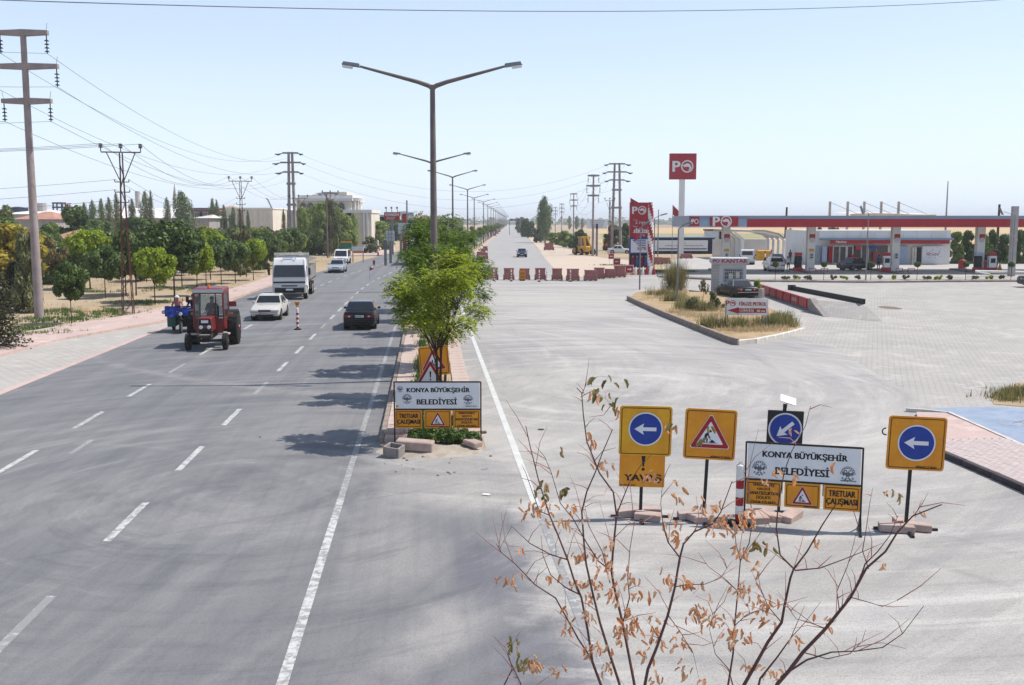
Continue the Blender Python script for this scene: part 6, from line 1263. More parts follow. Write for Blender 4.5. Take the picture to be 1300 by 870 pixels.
# ---- low plants ---------------------------------------------------------------------------
def tuft_mesh(name, pts, n, hgt, mat, wd=.02, seed=0, spread=.10):
    rs = np.random.RandomState(seed); Q = []
    P = np.array(pts, float)
    for k in range(n):
        p = P[rs.randint(len(P))]; sc = p[3]; b = np.array([p[0], p[1], p[2]])+np.append(rs.normal(size=2)*spread*sc, 0); a = rs.uniform(0,2*PI); ln = rs.uniform(.1,.6); h = hgt*sc*rs.uniform(.5,1.1)
        d = np.array([math.cos(a)*ln*h, math.sin(a)*ln*h, h]); s = np.array([-math.sin(a), math.cos(a), 0])*wd*sc*.5
        Q += [b-s, b+s, b+d+s*.2, b+d*1.02-s*.2]
    return quads(name, np.array(Q), MT[mat])
def blot(cx, cy, rx, ry, n, s0, s1, z=0): return [(cx+rnd.gauss(0,rx), cy+rnd.gauss(0,ry), z, rnd.uniform(s0,s1)) for _ in range(n)]
P = []
for px, py, rx, ry in ((55,418,.8,.5),(75,408,1.2,.6),(100,405,1.2,.6),(60,425,1,.4),(15,427,.8,.3),(125,400,1.4,.6),(150,395,1.2,.6),(185,385,1.5,.8),(68,396,1.2,.6),(112,371,1.4,.5),(240,368,2,1.2),(120,395,1,.4)):
    g = G(px, py); P += blot(g.x, g.y, rx, ry, 60, .6, 1.3)
link('verge_grass', tuft_mesh('verge_grass', P, 9000, .22, 'weed', .035, 1), kind='stuff', label='patches of green grass on the dry verge', cat='grass')
P = [(rnd.uniform(-90,-22.5), rnd.uniform(40,170), 0, rnd.uniform(.5,1.3)) for _ in range(1600)]
P = [p for p in P if p[0] < XC(p[1])-17.6-max(0,(60-p[1])*.12)]
link('dry_grass', tuft_mesh('dry_grass', P, 26000, .20, 'straw', .03, 2, .35), kind='stuff', label='dry straw coloured grass under the left trees', cat='grass')
P = []
for k in range(240): y = rnd.uniform(26, 70) if k > 60 else rnd.uniform(25.0,27.5); P.append((XC(y)+rnd.uniform(-.55,.55), y, .1, rnd.uniform(.5,1.2)))
link('median_grass', tuft_mesh('median_grass', P, 14000, .25, 'weed', .03, 3, .12), kind='stuff', label='green weeds and grass growing in the median bed', cat='grass')
c = []
for k in range(26): c.append((-2.1+rnd.uniform(-.85,.95)+.2, 25.0+rnd.uniform(-.25,.3), .16+rnd.uniform(0,.16), rnd.uniform(.10,.17), 1))
link('low_weeds', leafcloud('low_weeds', c, 6500, .045, MT['weed'], 1.8, .4, 9), kind='stuff', label='bushy green weeds under the median board', cat='weeds')
m = M()
for k in range(9):
    y = 26.5+k*1.0; 
# ================================================================ petrol station
# weedy island with its kerbs
isl = [G(797,381), G(818,391), G(843,402), G(870,413), G(897,424), G(925,435), G(936,438.5), G(958,436.5), G(990,430), G(1020,422), G(1012,412), G(985,398), (G(960,384)), G(935,378), G(905,374), G(870,370), G(835,369), G(808,373)]
m = M(); n = len(isl); cen = sum(isl, Vector())/n
core = [(p.x+(cen.x-p.x)*.012, p.y+(cen.y-p.y)*.012) for p in isl]
m.add([(x, y, .16) for x, y in core]+[(x, y, 0) for x, y in core], [list(range(n))]+[(k, k+n, (k+1) % n+n, (k+1) % n) for k in range(n)])
q = N('island_soil_material'); p = q.pos(); n1 = q.noise(p, .8, 6, .65); n2 = q.noise(p, 6, 5, .7); q.bump(n2, .6, .05)
MT['isoil'] = q.fin(q.mix(q.math('MULTIPLY', n2, .4), q.ramp(n1, [(.35, lin((206,184,150))), (.55, lin((190,164,128))), (.7, lin((150,138,96)))]), lin((150,126,96))), .95, .1)
island = m.build('weed_island', MT['isoil'], kind='structure')
def kerbs(par, pts, L, w_, h, mat, z=.0):
    for a, b in zip(pts, pts[1:]):
        a = Vector((a.x, a.y, 0)); b = Vector((b.x, b.y, 0)); d = b-a; n = max(1, round(d.length/L)); an = math.atan2(d.y, d.x)
        for k in range(n):
            c = a+d*((k+.5)/n); M().box((0,0,0), (d.length/n-.015, w_, h), bv=.015).build('kerbstone', mat, parent=par, loc=(c.x, c.y, z+h/2-.02+rnd.uniform(-.006,.006)), rot=(0,0,an+rnd.uniform(-.01,.01)))
kerbs(island, isl[:7], .8, .18, .33, MT['kerb']); kerbs(island, isl[6:10], .8, .2, .26, MT['white_dirty'])
P = []; P2 = []
for px, py, rx, ry in ((870,400,1.2,1.5),(890,405,1.5,1.2),(915,412,1.2,.8),(940,424,1.4,.5),(965,424,1.4,.5),(990,420,1.3,.5),(905,398,1,.8),(960,412,1.2,.6),(850,382,1.2,1.2),(835,375,1.2,1),(900,392,1,1)):
    g = G(px, py); P += blot(g.x, g.y, rx*.8, ry*.7, 40, .4, 1.1, .15)
for px, py in ((868,395),(876,392),(890,398),(935,420),(975,418),(990,412),(1005,416),(1015,418),(850,385),(842,378),(905,420)): g = G(px, py); P2 += blot(g.x, g.y, .4, .3, 16, .7, 1.5, .15)
ip = [((x-cen.x)*.93+cen.x, (y-cen.y)*.93+cen.y) for x, y in core]; P = [p_ for p_ in P if inside(p_[0], p_[1], ip)]; P2 = [p_ for p_ in P2 if inside(p_[0], p_[1], ip)]
link('island_dry_grass', tuft_mesh('island_dry_grass', P, 8000, .28, 'straw', .03, 6, .3), kind='stuff', label='tall dry grass covering the kerbed island', cat='grass')
link('island_weeds', tuft_mesh('island_weeds', P2, 5000, .5, 'grass', .03, 7, .15), kind='stuff', label='grey green weeds on the kerbed island', cat='weeds')
g = G(857, 374); t = thing('shrub', 'thin wispy willow like shrub on the island behind the lamp post', 'shrub', (g.x, g.y, .12)); M().tube([(0,0,0),(.1,0,1.1)], [.04,.02], 5).build('trunk', MT['bark'], t)
link('crown', tuft_mesh('crown', [(rnd.gauss(0,.35), rnd.gauss(0,.3), rnd.uniform(.1,1.0), rnd.uniform(.5,1.1)) for _ in range(80)], 1500, 1.9, 'grass', .03, 51, .25), t); tree('bush_olive', 879, 398, 377, 18, 'dark low shrub in the dry grass of the island, upper', cat='shrub', name='shrub'); tree('bush_brown', 893, 380, 354, 14, 'small twiggy plant left of the weighbridge booth', cat='shrub', name='shrub')
tree('bush_olive', 905, 396, 370, 18, 'twiggy yellow green plant before the black sedan', cat='shrub', name='shrub'); tree('bush_lime', 961, 378, 355, 13, 'bright green leafy plant right of the black sedan', cat='shrub', name='shrub'); tree('bush_dark', 918, 394, 386, 8, 'tiny dark shrub behind the entrance sign', cat='shrub', name='shrub')
g = G(951, 378); M().tube([(0,0,0),(0,0,.7)], [.75,.7], 16).build('concrete_ring', MT['concrete'], label='low grey concrete planter ring right of the black sedan', cat='planter', loc=(g.x+.4, g.y, 0))
P = []; [P.extend(blot(G(px,py).x, G(px,py).y, .35, .25, 40, .6, 1.3)) for px, py in ((1275,508),(1283,503),(1292,498),(1300,503),(1310,497))]
link('roadside_weeds', tuft_mesh('roadside_weeds', P, 1600, .22, 'grass', .03, 33, .15), kind='stuff', label='olive weeds on the earth patch at the right edge', cat='weeds')
# entrance sign FIRUZE PETROL
def po_logo(m, cx, cz, h, y, i_fg, i_bg, T=None):
    m.mi(i_fg); text(m, 'P', cx-h*.52, cz, h*.66, h*.86, y, T, .07); disc(m, cx+h*.36, cz, h*.50, y, 28, T); m.mi(i_bg); disc(m, cx+h*.36, cz, h*.40, y-.006, 28, T); m.mi(i_fg)
    poly(m, [(-.40,.10),(-.18,.16),(-.02,.30),(.04,.22),(.14,.24),(.26,.12),(.34,-.02),(.36,-.18),(.24,-.30),(.08,-.36),(.20,-.16),(.14,-.04),(.02,-.04),(-.12,-.04),(-.26,-.10),(-.24,-.02),(-.36,.02)], y-.012, cx+h*.36, cz, h*.95, T)
g = G(947, 420); t = thing('entrance_sign', 'white FİRUZE PETROL sign with red arrow on four thin legs in the island', 'direction sign', (g.x, g.y, .0), R(-3))
s = PM(420); w_ = 54/s; h_ = 21.5/s; zc = HT(947,420,389.5)
panel('sign_panel', w_, h_, MT['white'], t, 0, zc, 0, None, .01, .03)
m = M(); m.mi(0); po_logo(m, -w_*.37, zc+h_*.20, h_*.36, -.012, 0, 1); m.mi(0); text(m, 'FİRUZE PETROL', w_*.14, zc+h_*.20, w_*.64, h_*.28, -.012, None, .03)
m.face([(-w_*.45,-.012,zc-h_*.22),(-w_*.18,-.012,zc-h_*.03),(-w_*.18,-.012,zc-h_*.10),(w_*.45,-.012,zc-h_*.10),(w_*.45,-.012,zc-h_*.36),(-w_*.18,-.012,zc-h_*.36),(-w_*.18,-.012,zc-h_*.42)])
m.mi(1); text(m, 'GİRİŞ', 0, zc-h_*.225, w_*.34, h_*.19, -.02, None, .07); text(m, '40 mt', w_*.33, zc-h_*.24, w_*.2, h_*.13, -.02, None, .045); m.build('lettering', [MT['po_red'], MT['white']], t)
for x, y in ((-w_*.48,.02),(w_*.48,.02),(-w_*.40,.45),(w_*.42,.45)): M().box((x, y, zc/2), (.05,.04,zc)).build('leg', MT['galv'], t)
# weighbridge booth
g = G(928, 372.5); s = PM(372.5); t = thing('weighbridge_booth', 'grey panelled weighbridge booth with red KANTAR sign along its roof edge', 'booth', (g.x, g.y+1.1, 0), R(-8)); W = 41/s; Hh = HT(928,372.5,334.5)
m = M(); m.box((0,0,Hh/2), (W, 2.4, Hh)); m.build('walls', MT['panel_grey'], t)
m = M()
for k in range(18): z = .1+k*(Hh-.15)/18; m.box((-W/2-.008,0,z), (.03,2.38,.06)); m.box((-W*.40,-1.205,z), (W*.18,.02,.06))
m.build('wall_rib', MT['wall_grey'], t, kind='stuff')
m = M(); m.box((0,-.1,Hh+.20), (W*1.14,2.9,.42)); m.build('roof_fascia', MT['panel_grey'], t); m = M(); text(m, 'KANTAR', W*.13, Hh+.20, W*.78, .30, -1.57, None, .06); m.mi(0); text(m, 'PO', -W*.42, Hh+.2, W*.2, .26, -1.57, None, .05); m.build('lettering', MT['po_red'], t)
f = M(); [f.box((x, -1.22, Hh*.60), (.07,.06,.98)) for x in (-.42, 1.02)]; [f.box((.30,-1.22,z), (1.5,.06,.07)) for z in (Hh*.60-.5, Hh*.60+.5)]; w0 = f.build('window', MT['steel_blue'], t); M().box((.3,-1.205,Hh*.60), (1.36,.02,.94)).build('pane', MT['shop_dark'], w0)
m = M(); [m.box((-.36+k*.145,-1.27,Hh*.6), (.02,.02,.98)) for k in range(10)]; [m.box((.30,-1.28,Hh*.6+z), (1.45,.02,.02)) for z in (-.3,0,.3)]; m.build('window_grille', MT['white'], w0)
m = M(); m.box((.1,-1.215,Hh*.56), (.35,.02,.5)); m.box((.62,-1.215,Hh*.62), (.3,.02,.5)); m.build('curtain', MT['white_dirty'], w0)
# weighbridge
def beam(name, a, b, w_, h, z, mat, par=None, **kw):
    a, b = Vector((a.x, a.y, 0)), Vector((b.x, b.y, 0)); d = b-a; c = (a+b)/2
    return M().box((0,0,z+h/2), (d.length, w_, h)).build(name, mat, par, loc=c, rot=(0,0,math.atan2(d.y, d.x)), **kw)
a, b = G(966,373), G(1031,395.5); t = thing('weighbridge', 'long truck weighbridge with red steel side and grey ramp', 'weighbridge', (0,0,0))
beam('side_beam', a, b, .14, .62, .12, MT['po_red'], t)
u = (b-a).normalized(); nv = Vector((-u.y, u.x, 0)); bk = 3.0
a2, b2 = G(1005,368,.75), G(1097,386,.75)
m = M(); pts = [a+nv*.08, b+nv*.08, b2, a2]; m.add([(p.x,p.y,.73) for p in pts]+[(p.x,p.y,0) for p in pts], [(0,1,2,3),(7,6,5,4),(0,4,5,1),(1,5,6,2),(2,6,7,3),(3,7,4,0)]); m.build('deck', MT['pavers'], t)
e1, e2 = b+u*3.4, b2+u*3.6; m = M(); m.add([(b.x,b.y,.726),(b2.x,b2.y,.726),(e2.x,e2.y,.013),(e1.x,e1.y,.013),(b.x,b.y,0),(b2.x,b2.y,0)], [(0,1,2,3),(0,3,4),(1,5,2)]); m.build('ramp', MT['pavers'], t)
for k in range(7): p = a.lerp(b, (k+.5)/7)-nv*.09; M().box((0,0,.42), (.08,.04,.6), TR((p.x,p.y,0), 0, 0, math.atan2(u.y,u.x))).build('stiffener', MT['po_red'], t)
m = M(); mid = a.lerp(b, .72)-nv*.10; text(m, 'KANTAR', 0, .45, 1.3, .26, 0, TR((mid.x, mid.y, 0), 0, 0, math.atan2(u.y,u.x)), .05); m.build('lettering', MT['white_dirty'], t)
m = M(); T = TR((b.x, b.y, 0), 0, 0, math.atan2(u.y,u.x)); m.prism([(0,0),(0,.85),(.45,.85),(1.0,.62),(3.6,.02),(3.6,0)], -.25, .12, 'y', T); m.build('ramp_cheek', MT['concrete'], t);
beam('guide_rail', a2, b2, .16, .30, .74, MT['print_black'], label='long dark guide rail along the far side of the weighbridge ramp', cat='guide rail')
m = M(); g = a2*1.0; g.z = 0; m.box((0,0,.55), (.5,.3,1.1)); m.build('rail_end_block', MT['kerb_dark'], label='dark block at the upper end of the guide rail', cat='block', loc=g)
g = G(1130, 391); MT['isoil2'] = pm('brown_earth_material', (150,132,112), (126,108,92), 2, .95, .1, 0, .5); m = M(); m.ball((0,0,-.2), (1.3,2.6,.24), 12, 6); m.build('earth_heap', MT['isoil2'], label='flat brownish earth patch right of the guide rail', cat='dirt', loc=g, kind='stuff')
# planted strip before the station
ks = [G(838,352.5), G(905,356), G(960,358), G(1100,359.5), G(1200,358.5), G(1300,358), G(1380,358)]; ks2 = [Vector((p.x, p.y+2.0, 0)) for p in ks]
m = M(); n = len(ks); pts = ks+ks2[::-1]; nn_ = len(pts); m.add([(p.x,p.y,.12) for p in pts]+[(p.x,p.y,0) for p in pts], [list(range(nn_))]+[(k, k+nn_, (k+1) % nn_+nn_, (k+1) % nn_) for k in range(nn_)])
strip = m.build('planted_strip', MT['slab'], kind='structure'); kerbs(strip, ks, 1.6, .2, .2, MT['kerb']); kerbs(strip, ks2, 3.2, .2, .18, MT['kerb'])
for k, px in enumerate((986,1048,1108,1167,1229,1287)):
    g = G(px, 358); t = thing('topiary', 'small clipped ball tree on a thin stem, %s from the left in the planted strip' % ('first','second','third','fourth','fifth','sixth')[k], 'topiary', (g.x, g.y+.6, .12), 0, 'clipped ball trees in the planted strip')
    M().tube([(0,0,0),(.02,0,1.25)], .025, 5).build('stem', MT['bark'], t); link('crown', leafcloud('crown', [(0,0,1.5,.30,1)], 1500, .07, MT['leaf_dark'], 1.4, .3, 70+k), t)
WH = {1000:'just right of the first ball tree',1015:'between first and second ball trees, nearer the first',1029:'midway between the first two ball trees',1061:'right beside the second ball tree',1075:'between the second ball tree and the lamp',1093:'at the left foot of the slim lamp',1122:'right of the third ball tree',1139:'midway between the third and fourth ball trees',1155:'left of the fourth ball tree',1181:'right of the fourth ball tree',1196:'midway between the fourth and fifth ball trees',1211:'left of the fifth ball tree',1243:'right of the fifth ball tree',1260:'midway before the last ball tree',1275:'left of the last ball tree'}
for k, (px, kd) in enumerate(((1029,'leaf_olive'),(1061,'leaf_brown'),(1075,'leaf_lime'),(1093,'leaf_mid'),(1122,'leaf_olive'),(1139,'leaf_lime'),(1155,'leaf_brown'),(1181,'leaf_olive'),(1196,'leaf_lime'),(1211,'leaf_dark'),(1243,'leaf_olive'),(1260,'leaf_lime'),(1275,'leaf_dark'),(1000,'leaf_mid'),(1015,'leaf_lime'))):
    g = G(px, 358); link('small_plant', leafcloud('small_plant', [(rnd.uniform(-.3,.3), 0, .18+rnd.uniform(0,.2), .14, 1) for _ in range(5)], 160, .10, MT[kd], 2.4, .5, 90+k), label='%s plant %s along the strip' % ({'leaf_olive':'twiggy olive','leaf_brown':'half dry','leaf_lime':'flat yellow green','leaf_mid':'leafy green','leaf_dark':'dark upright'}[kd], WH[px]), cat='plant', group='small plants in the strip before the station', loc=(g.x, g.y+.8, .12))
# canopy
YF = 108.0
x0 = V(876,287,YF).x; x1 = V(1420,287,YF).x; zb, zt = V(1100,288.5,YF).z, V(1100,274,YF).z
t = thing('station_canopy', 'long flat petrol station canopy with red fascia on pale square columns', 'canopy', (0,0,0)); D = 11.5
m = M(); m.box(((x0+x1)/2, YF+D/2, zt-.62), (x1-x0, D, .9)); m.build('roof_deck', MT['panel_grey'], t)
xr = V(946,287,YF).x; xr0 = V(948,287,YF).x
m = M(); m.box(((xr0+x1)/2, YF-.12, (zb+zt-.34)/2), (x1-xr0, .2, zt-.34-zb)); m.build('red_fascia', MT['po_red'], t)
m = M(); m.box(((x0+x1)/2, YF-.10, zt-.17), (x1-x0, .25, .34)); m.box((x0-.02, YF+D/2, (zb+zt)/2), (.2, D, zt-zb)); m.build('grey_cap', MT['steel_blue'], t)
m = M(); m.box(((x0+xr0)/2, YF-.06, (zb+zt-.34)/2), (xr0-x0, .16, zt-.36-zb)); m.build('grey_fascia', MT['gran_blue'], t)
xa, xb = V(901,287,YF).x, V(936,287,YF).x; zm = (zb+zt)/2; m = M(); m.box(((xa+xb)/2, YF-.3, zm-.02), (xb-xa, .3, (zt-zb)*.84)); pl = m.build('logo_panel', MT['po_red'], t)
m = M(); po_logo(m, (xa+xb)/2-.25, zm, (zt-zb)*.98, YF-.48, 0, 1); m.build('logo', [MT['white'], MT['po_red']], pl)
xa, xb = V(876,287,YF).x, V(887,287,YF).x; m = M(); m.box(((xa+xb)/2, YF-.25, zm), (xb-xa, .2, (zt-zb)*.8)); pl = m.build('logo_panel', MT['po_red'], t); m = M(); text(m, 'PO', (xa+xb)/2, zm, .8, .55, YF-.37, None, .05); m.build('logo', MT['white_dirty'], pl)
for k, px in enumerate((921.5, 1029.5, 1137, 1244.5, 1352)):
    for r_ in (0,):
        Y = 111.5+r_*6; X = V(px, 300, 111.5).x; cl = M().box((X, Y, zb/2+.2), (.86,.7,zb+.3)).build('column', MT['wall_white'], t)
        if r_ == 0:
            m = M(); m.box((X+.05,Y-.39,4.0), (.62,.03,.55)); m.build('red_plaque', MT['po_red'], cl); m = M(); m.box((X+.05,Y-.40,3.62), (.5,.03,.5)); m.build('grey_plaque', MT['panel_grey'], cl)
            if k in (0, 1): M().box((X+.03,Y-.39,2.5), (.55,.03,.3)).build('yellow_plaque', MT['yellow_paint'], cl)
            m = M(); m.box((X+.05,Y-.39,1.9), (.42,.06,.62), bv=.02); m.mi(1); m.box((X+.05,Y-.43,1.98), (.2,.03,.16)); m.box((X+.05,Y-.43,1.7), (.2,.03,.16)); m.build('card_box', [MT['panel_grey'], MT['print_black']], cl)
    isl_ = thing('pump_island', 'concrete pump island with red tube guards, %s from the left under the canopy' % ('first','second','third','fourth','fifth')[k], 'pump island', (X, 111.3, 0), 0, 'pump islands under the canopy')
    M().box((0,1.5,.11), (1.5,9,.2), bv=.03).build('island_base', MT['concrete'], isl_); 
    for sx in (-1, 1): M().tube([(sx*1.0,-3.0,.2),(sx*1.0,-3.0,.62),(sx*.1+sx*.2,-3.0,.62),(sx*.25,-3.0,.2)], .045, 6).build('guard_rail', MT['po_red'], isl_)
for px, d in ((1013,'left of the second column, half hidden by its red base'), (1125,'dark one left of the third column'), (1241,'blue and grey one left of the fourth column'), (1259,'slim white one with red top right of the fourth column')):
    g = V(px, 340, 110.2); t2 = thing('fuel_pump', 'fuel dispenser, '+d, 'fuel pump', (g.x, 110.2, .2), 0, 'fuel dispensers under the canopy'); slim = px == 1259
    M().box((0,0,.95), (.7 if not slim else .85,.5,1.5), bv=.03).build('cabinet', MT['white' if slim or px == 1125 else 'seat_dark'], t2); M().box((0,-.27,1.2), (.5,.04,.5)).build('display', MT['print_black'], t2)
    M().box((0,0,.22), (.9,.65,.44), bv=.03).build('plinth', MT['po_red'], t2); M().box((0,0,1.9), (.75,.4,.35), bv=.02).build('head', MT['po_red' if slim else 'gran_blue' if px == 1241 else 'po_red'], t2)
    for sx in (-1,1): M().tube([(sx*.38,-.1,1.5),(sx*.52,-.2,.9),(sx*.40,-.1,.5)], .025, 5).build('hose', MT['rubber'], t2)
for px, by, h, mt, nm, lb in ((1249,343,1.1,'po_red','bin','red cylindrical bin at the right pump'), (1221,341,1.1,'po_red','stand','red advertising stand left of the right pump'), (1269,344,.8,'yellow_paint','traffic_cone','orange cone by the slim white pump')):
    g = G(px, by); M().tube([(0,0,0),(0,0,h*.85),(0,0,h)], [.42 if nm != 'traffic_cone' else .3,.42 if nm != 'traffic_cone' else .1,.3 if nm != 'traffic_cone' else .05], 12).build(nm, MT[mt], label=lb, cat=nm.replace('_',' '), loc=g)
m = M(); g0, g1 = G(1238,349), G(1300,351); m.tube([(g0.x,g0.y,.35),(g1.x+3,g1.y,.35)], .16, 6); m.tube([(g0.x,g0.y,.35),(g0.x+1,g0.y-1.2,.1)], .1, 6); m.build('barrier_beam', MT['white'], label='low white horizontal beam in front of the right pump', cat='barrier')
g = V(1284, 345, 104); M().box((0,0,V(1284,262,104).z/2), (.55,.55,V(1284,262,104).z)).build('square_pillar', MT['mast_grey'], label='tall pale square pillar rising past the canopy at the right edge', cat='pillar', loc=(g.x, 104, 0))
# market
YM = 132.0; X0, X1 = V(1023,300,YM).x, V(1208,300,YM).x; ZT = V(1100,292.5,YM).z; t = thing('market_building', 'white flat roofed station market with red sign band and glass front', 'shop', ((X0+X1)/2, YM, 0)); Wm = X1-X0; k_ = Wm/185.0
X = lambda px: (px-1115.5)*k_
Z = lambda py: V(1115, py, YM).z
m = M(); m.box((0,5,ZT/2), (Wm,9.6,ZT)); m.build('walls', MT['wall_white'], t)
m = M(); m.box((X(1122),-.06,(ZT+Z(303))/2), (X(1202)-X(1042),.5,ZT-Z(303))); m.build('parapet', MT['wall_white'], t)
for k in range(9): M().box((X(1042)+k*(X(1202)-X(1042))/9+.55,-.33,(ZT+Z(303))/2), (.93*(X(1202)-X(1042))/9,.04,(ZT-Z(303))*.94)).build('cladding_panel', MT['wall_white'], t)
m = M(); m.box((X(1124),-.45,Z(303.5)), (X(1208)-X(1041),.9,.26)); m.build('eave', MT['steel_blue'], t)
m = M(); m.box((X(1128),-.55,Z(307)), (X(1200)-X(1050),.35,.52)); sb = m.build('sign_band', MT['po_red'], t); m = M(); text(m, 'Market', X(1066), Z(307), X(1073)-X(1059.5), .30, -.74, None, .05); m.build('lettering', MT['white'], sb)
for a_, b_ in ((1058,1066),(1066.5,1074.5),(1076,1083)):
    fr = M(); w_ = X(b_)-X(a_); zt_ = Z(312.5); [fr.box((X(a_)+dx,-.12,zt_/2), (.1,.12,zt_)) for dx in (0, w_)]; fr.box((X(a_)+w_/2,-.12,zt_), (w_+.1,.12,.12)); fr.box((X(a_)+w_/2,-.12,.15), (w_,.12,.12)); fo = fr.build('door' if a_ < 1076 else 'window', MT['white'], t)
    M().box((X(a_)+w_/2,-.06,zt_/2+.06), (w_-.12,.04,zt_-.2)).build('pane', MT['shop_dark'], fo)
for a_, b_, z0, z1 in ((1084,1094,312,334),(1095,1103,312,334),(1104,1113,312,334),(1114,1128,312,334)):
    w_ = X(b_)-X(a_); wz = Z(z0)-.1; wo_ = M().box((X(a_)+w_/2,-.06,wz/2+.1), (w_-.06,.06,wz)).build('window', MT['shop_dark'], t); M().box((X(b_),-.1,wz/2), (.07,.1,wz)).build('frame', MT['white'], wo_)
for a_, b_, z0, z1, mt in ((1085,1092,312,317,'po_red'),(1108,1117,320,333,'po_red'),(1051,1056,313,333,'cloth_red'),(1043,1049,313,334,'gran_blue'),(1104,1112,312.5,316,'sign_blue'),(1078,1087,324,333,'cloth_red'),(1034,1039,312,333,'steel_blue')):
    w_ = X(b_)-X(a_); M().box((X(a_)+w_/2,-.32,(Z(z0)+max(Z(z1),.1))/2), (w_,.5,Z(z0)-max(Z(z1),.1))).build('display_stand', MT[mt], label=None, parent=t)
a_, b_ = 1109.5,1115.5; M().box((X(1112.5),-.60,(Z(322)+Z(331))/2), (X(b_)-X(a_),.04,Z(322)-Z(331))).build('cooler_window', MT['shop_dark'], t)
M().box((X(1144),-.05,(Z(312.5))/2), (X(1153)-X(1135),.1,Z(312.5))).build('frosted_window', MT['gran_blue'], t); d_ = M().box((X(1167.5),-.05,Z(314)/2), (X(1170)-X(1165),.1,Z(314))).build('door', MT['print_black'], t); M().box((X(1165),-.1,2.85), (X(1171)-X(1160),.1,.14)).build('door_header', MT['kerb_dark'], t)
for xx in (1160,1163): M().box((X(xx),-.06,Z(314)/2), (.25,.12,Z(314))).build('pilaster', MT['white_dirty'], t)
pn = M().box((X(1185),-.06,Z(312.5)/2+.05), (X(1199)-X(1171.5),.1,Z(312.5)-.1)).build('art_panel', MT['sign_white'], t)
m = M(); text(m, 'firuze', X(1185), Z(322.5), X(1193)-X(1177), .42, -.13, None, 0, .3); m.mi(1)
for k in range(24): disc(m, X(rnd.uniform(1176,1197)), Z(rnd.uniform(313.5,328)), rnd.uniform(.03,.07), -.13, 6)
m.build('lettering', [MT['po_red'], MT['logo_grey']], pn)
# pylon and price totem
g = G(864, 327); h = HT(864,327,195); hb = HT(864,327,228); s = PM(327); t = thing('logo_pylon', 'tall white pylon with square red PO sign on top', 'pylon sign', g)
M().box((0,0,hb/2), (.82,.6,hb)).build('mast', MT['wall_white'], t); W = 33.5/s; bx = M().box((.05,0,(h+hb)/2), (W,.7,h-hb), bv=.03).build('sign_box', MT['po_red'], t)
m = M(); po_logo(m, .0, (h+hb)/2, W*.46, -.37, 0, 1); m.build('logo', [MT['white'], MT['po_red']], bx)
g = G(812, 345); s = PM(345); z = lambda py: HT(812, 345, py); t = thing('price_totem', 'tall red petrol price totem with PO logo behind the blue bordered banner', 'pylon sign', (g.x, g.y+1.2, 0), R(0)); W = 24/s
M().box((0,0,z(257)/2+.2), (W,.7,z(257)-.4)).build('totem_body', MT['po_red'], t); m = M(); po_logo(m, -.05, z(267), .95, -.36, 0, 1); m.mi(0)
for k, py in enumerate((283, 291, 299)): text(m, ('3.749', '3.075', '4.076')[k], .1, z(py), 1.1, .26, -.36, None, .0); text(m, 'benzin', -.45, z(py-3.6), .5, .12, -.36, None, 0)
m.build('lettering', [MT['white'], MT['po_red']], t)
t = thing('banner', 'blue bordered white price banner over a dark poster before the petrol totem', 'banner', (g.x, g.y, 0)); za, zb_, zc_ = z(302), z(322), z(339)
for sx in (-1, 1): M().box((sx*1.15,.06,za/2), (.07,.07,za)).build('post', MT['galv'], t)
M().box((0,0,(za+zb_)/2), (2.45,.08,za-zb_)).build('banner_panel', MT['sign_blue'], t); m = M(); m.box((0,-.05,(za+zb_)/2-.03), (2.1,.03,(za-zb_)*.84)); pnl = m.build('white_sheet', MT['sign_white'], t)
m = M(); m.mi(1); text(m, '5,7%', .2, zb_+.55, 1.05, .40, -.08, None, .03); m.mi(0); [m.box((-.1+.1*k,-.075,za-.28-k*.2), (1.5-.2*k,.01,.09)) for k in range(4)]; m.build('lettering', [MT['sign_blue'], MT['po_red']], pnl)
pp = M().box((0,-.0,(zb_+zc_)/2), (2.3,.06,zb_-zc_-.05)).build('poster', MT['cloth_navy'], t); m = M()
for k in range(4): x = -.8+k*.5; m.mi(k % 2); m.face([(x-.18,-.04,zc_+.15),(x+.18,-.04,zc_+.15),(x+.15,-.04,zc_+1.0),(x-.15,-.04,zc_+1.0)]); m.mi(2); disc(m, x, zc_+1.17, .13, -.04, 10)
m.build('poster_print', [MT['cloth_red'], MT['cloth_blue'], MT['skin']], pp)
# red and white striped column and its ribbon
g = G(825, 348); t = thing('striped_column', 'tall inflatable style column striped red and white right of the petrol totem', 'column', g); hz = HT(825,348,257); m = M(); nseg = 52
for k in range(nseg):
    a0 = k*.55
    for j in range(8):
        m.mi(0 if (j+k//2) % 4 < 2 else 1); z0, z1 = hz*k/nseg, hz*(k+1)/nseg; r = .30; t0, t1 = 2*PI*j/8+k*.2, 2*PI*(j+1)/8+k*.2
        m.face([(r*math.cos(t0), r*math.sin(t0), z0), (r*math.cos(t1), r*math.sin(t1), z0), (r*math.cos(t1+.2), r*math.sin(t1+.2), z1), (r*math.cos(t0+.2), r*math.sin(t0+.2), z1)])
m.build('striped_sleeve', [MT['sign_red'], MT['white']], t)
m = M(); z1, z0 = HT(825,348,283), HT(825,348,303); vs = []
for k in range(9):
    x = -1.9+k*.2; zz = z0+(z1-z0)*(k/8)**1.4; vs += [(x, -.5, zz-.35), (x+.25, -.5, zz+.45)]
m.add(vs, [(2*k,2*k+1,2*k+3,2*k+2) for k in range(8)]); fl = m.build('flag_arm', MT['po_red'], t); m = M(); text(m, 'FİRUZE', -1.1, (z0+z1)/2, 1.5, .5, -.53, TR((0,0,0)), .03); m.build('lettering', MT['white'], fl)
m = M(); g = G(800, 340)
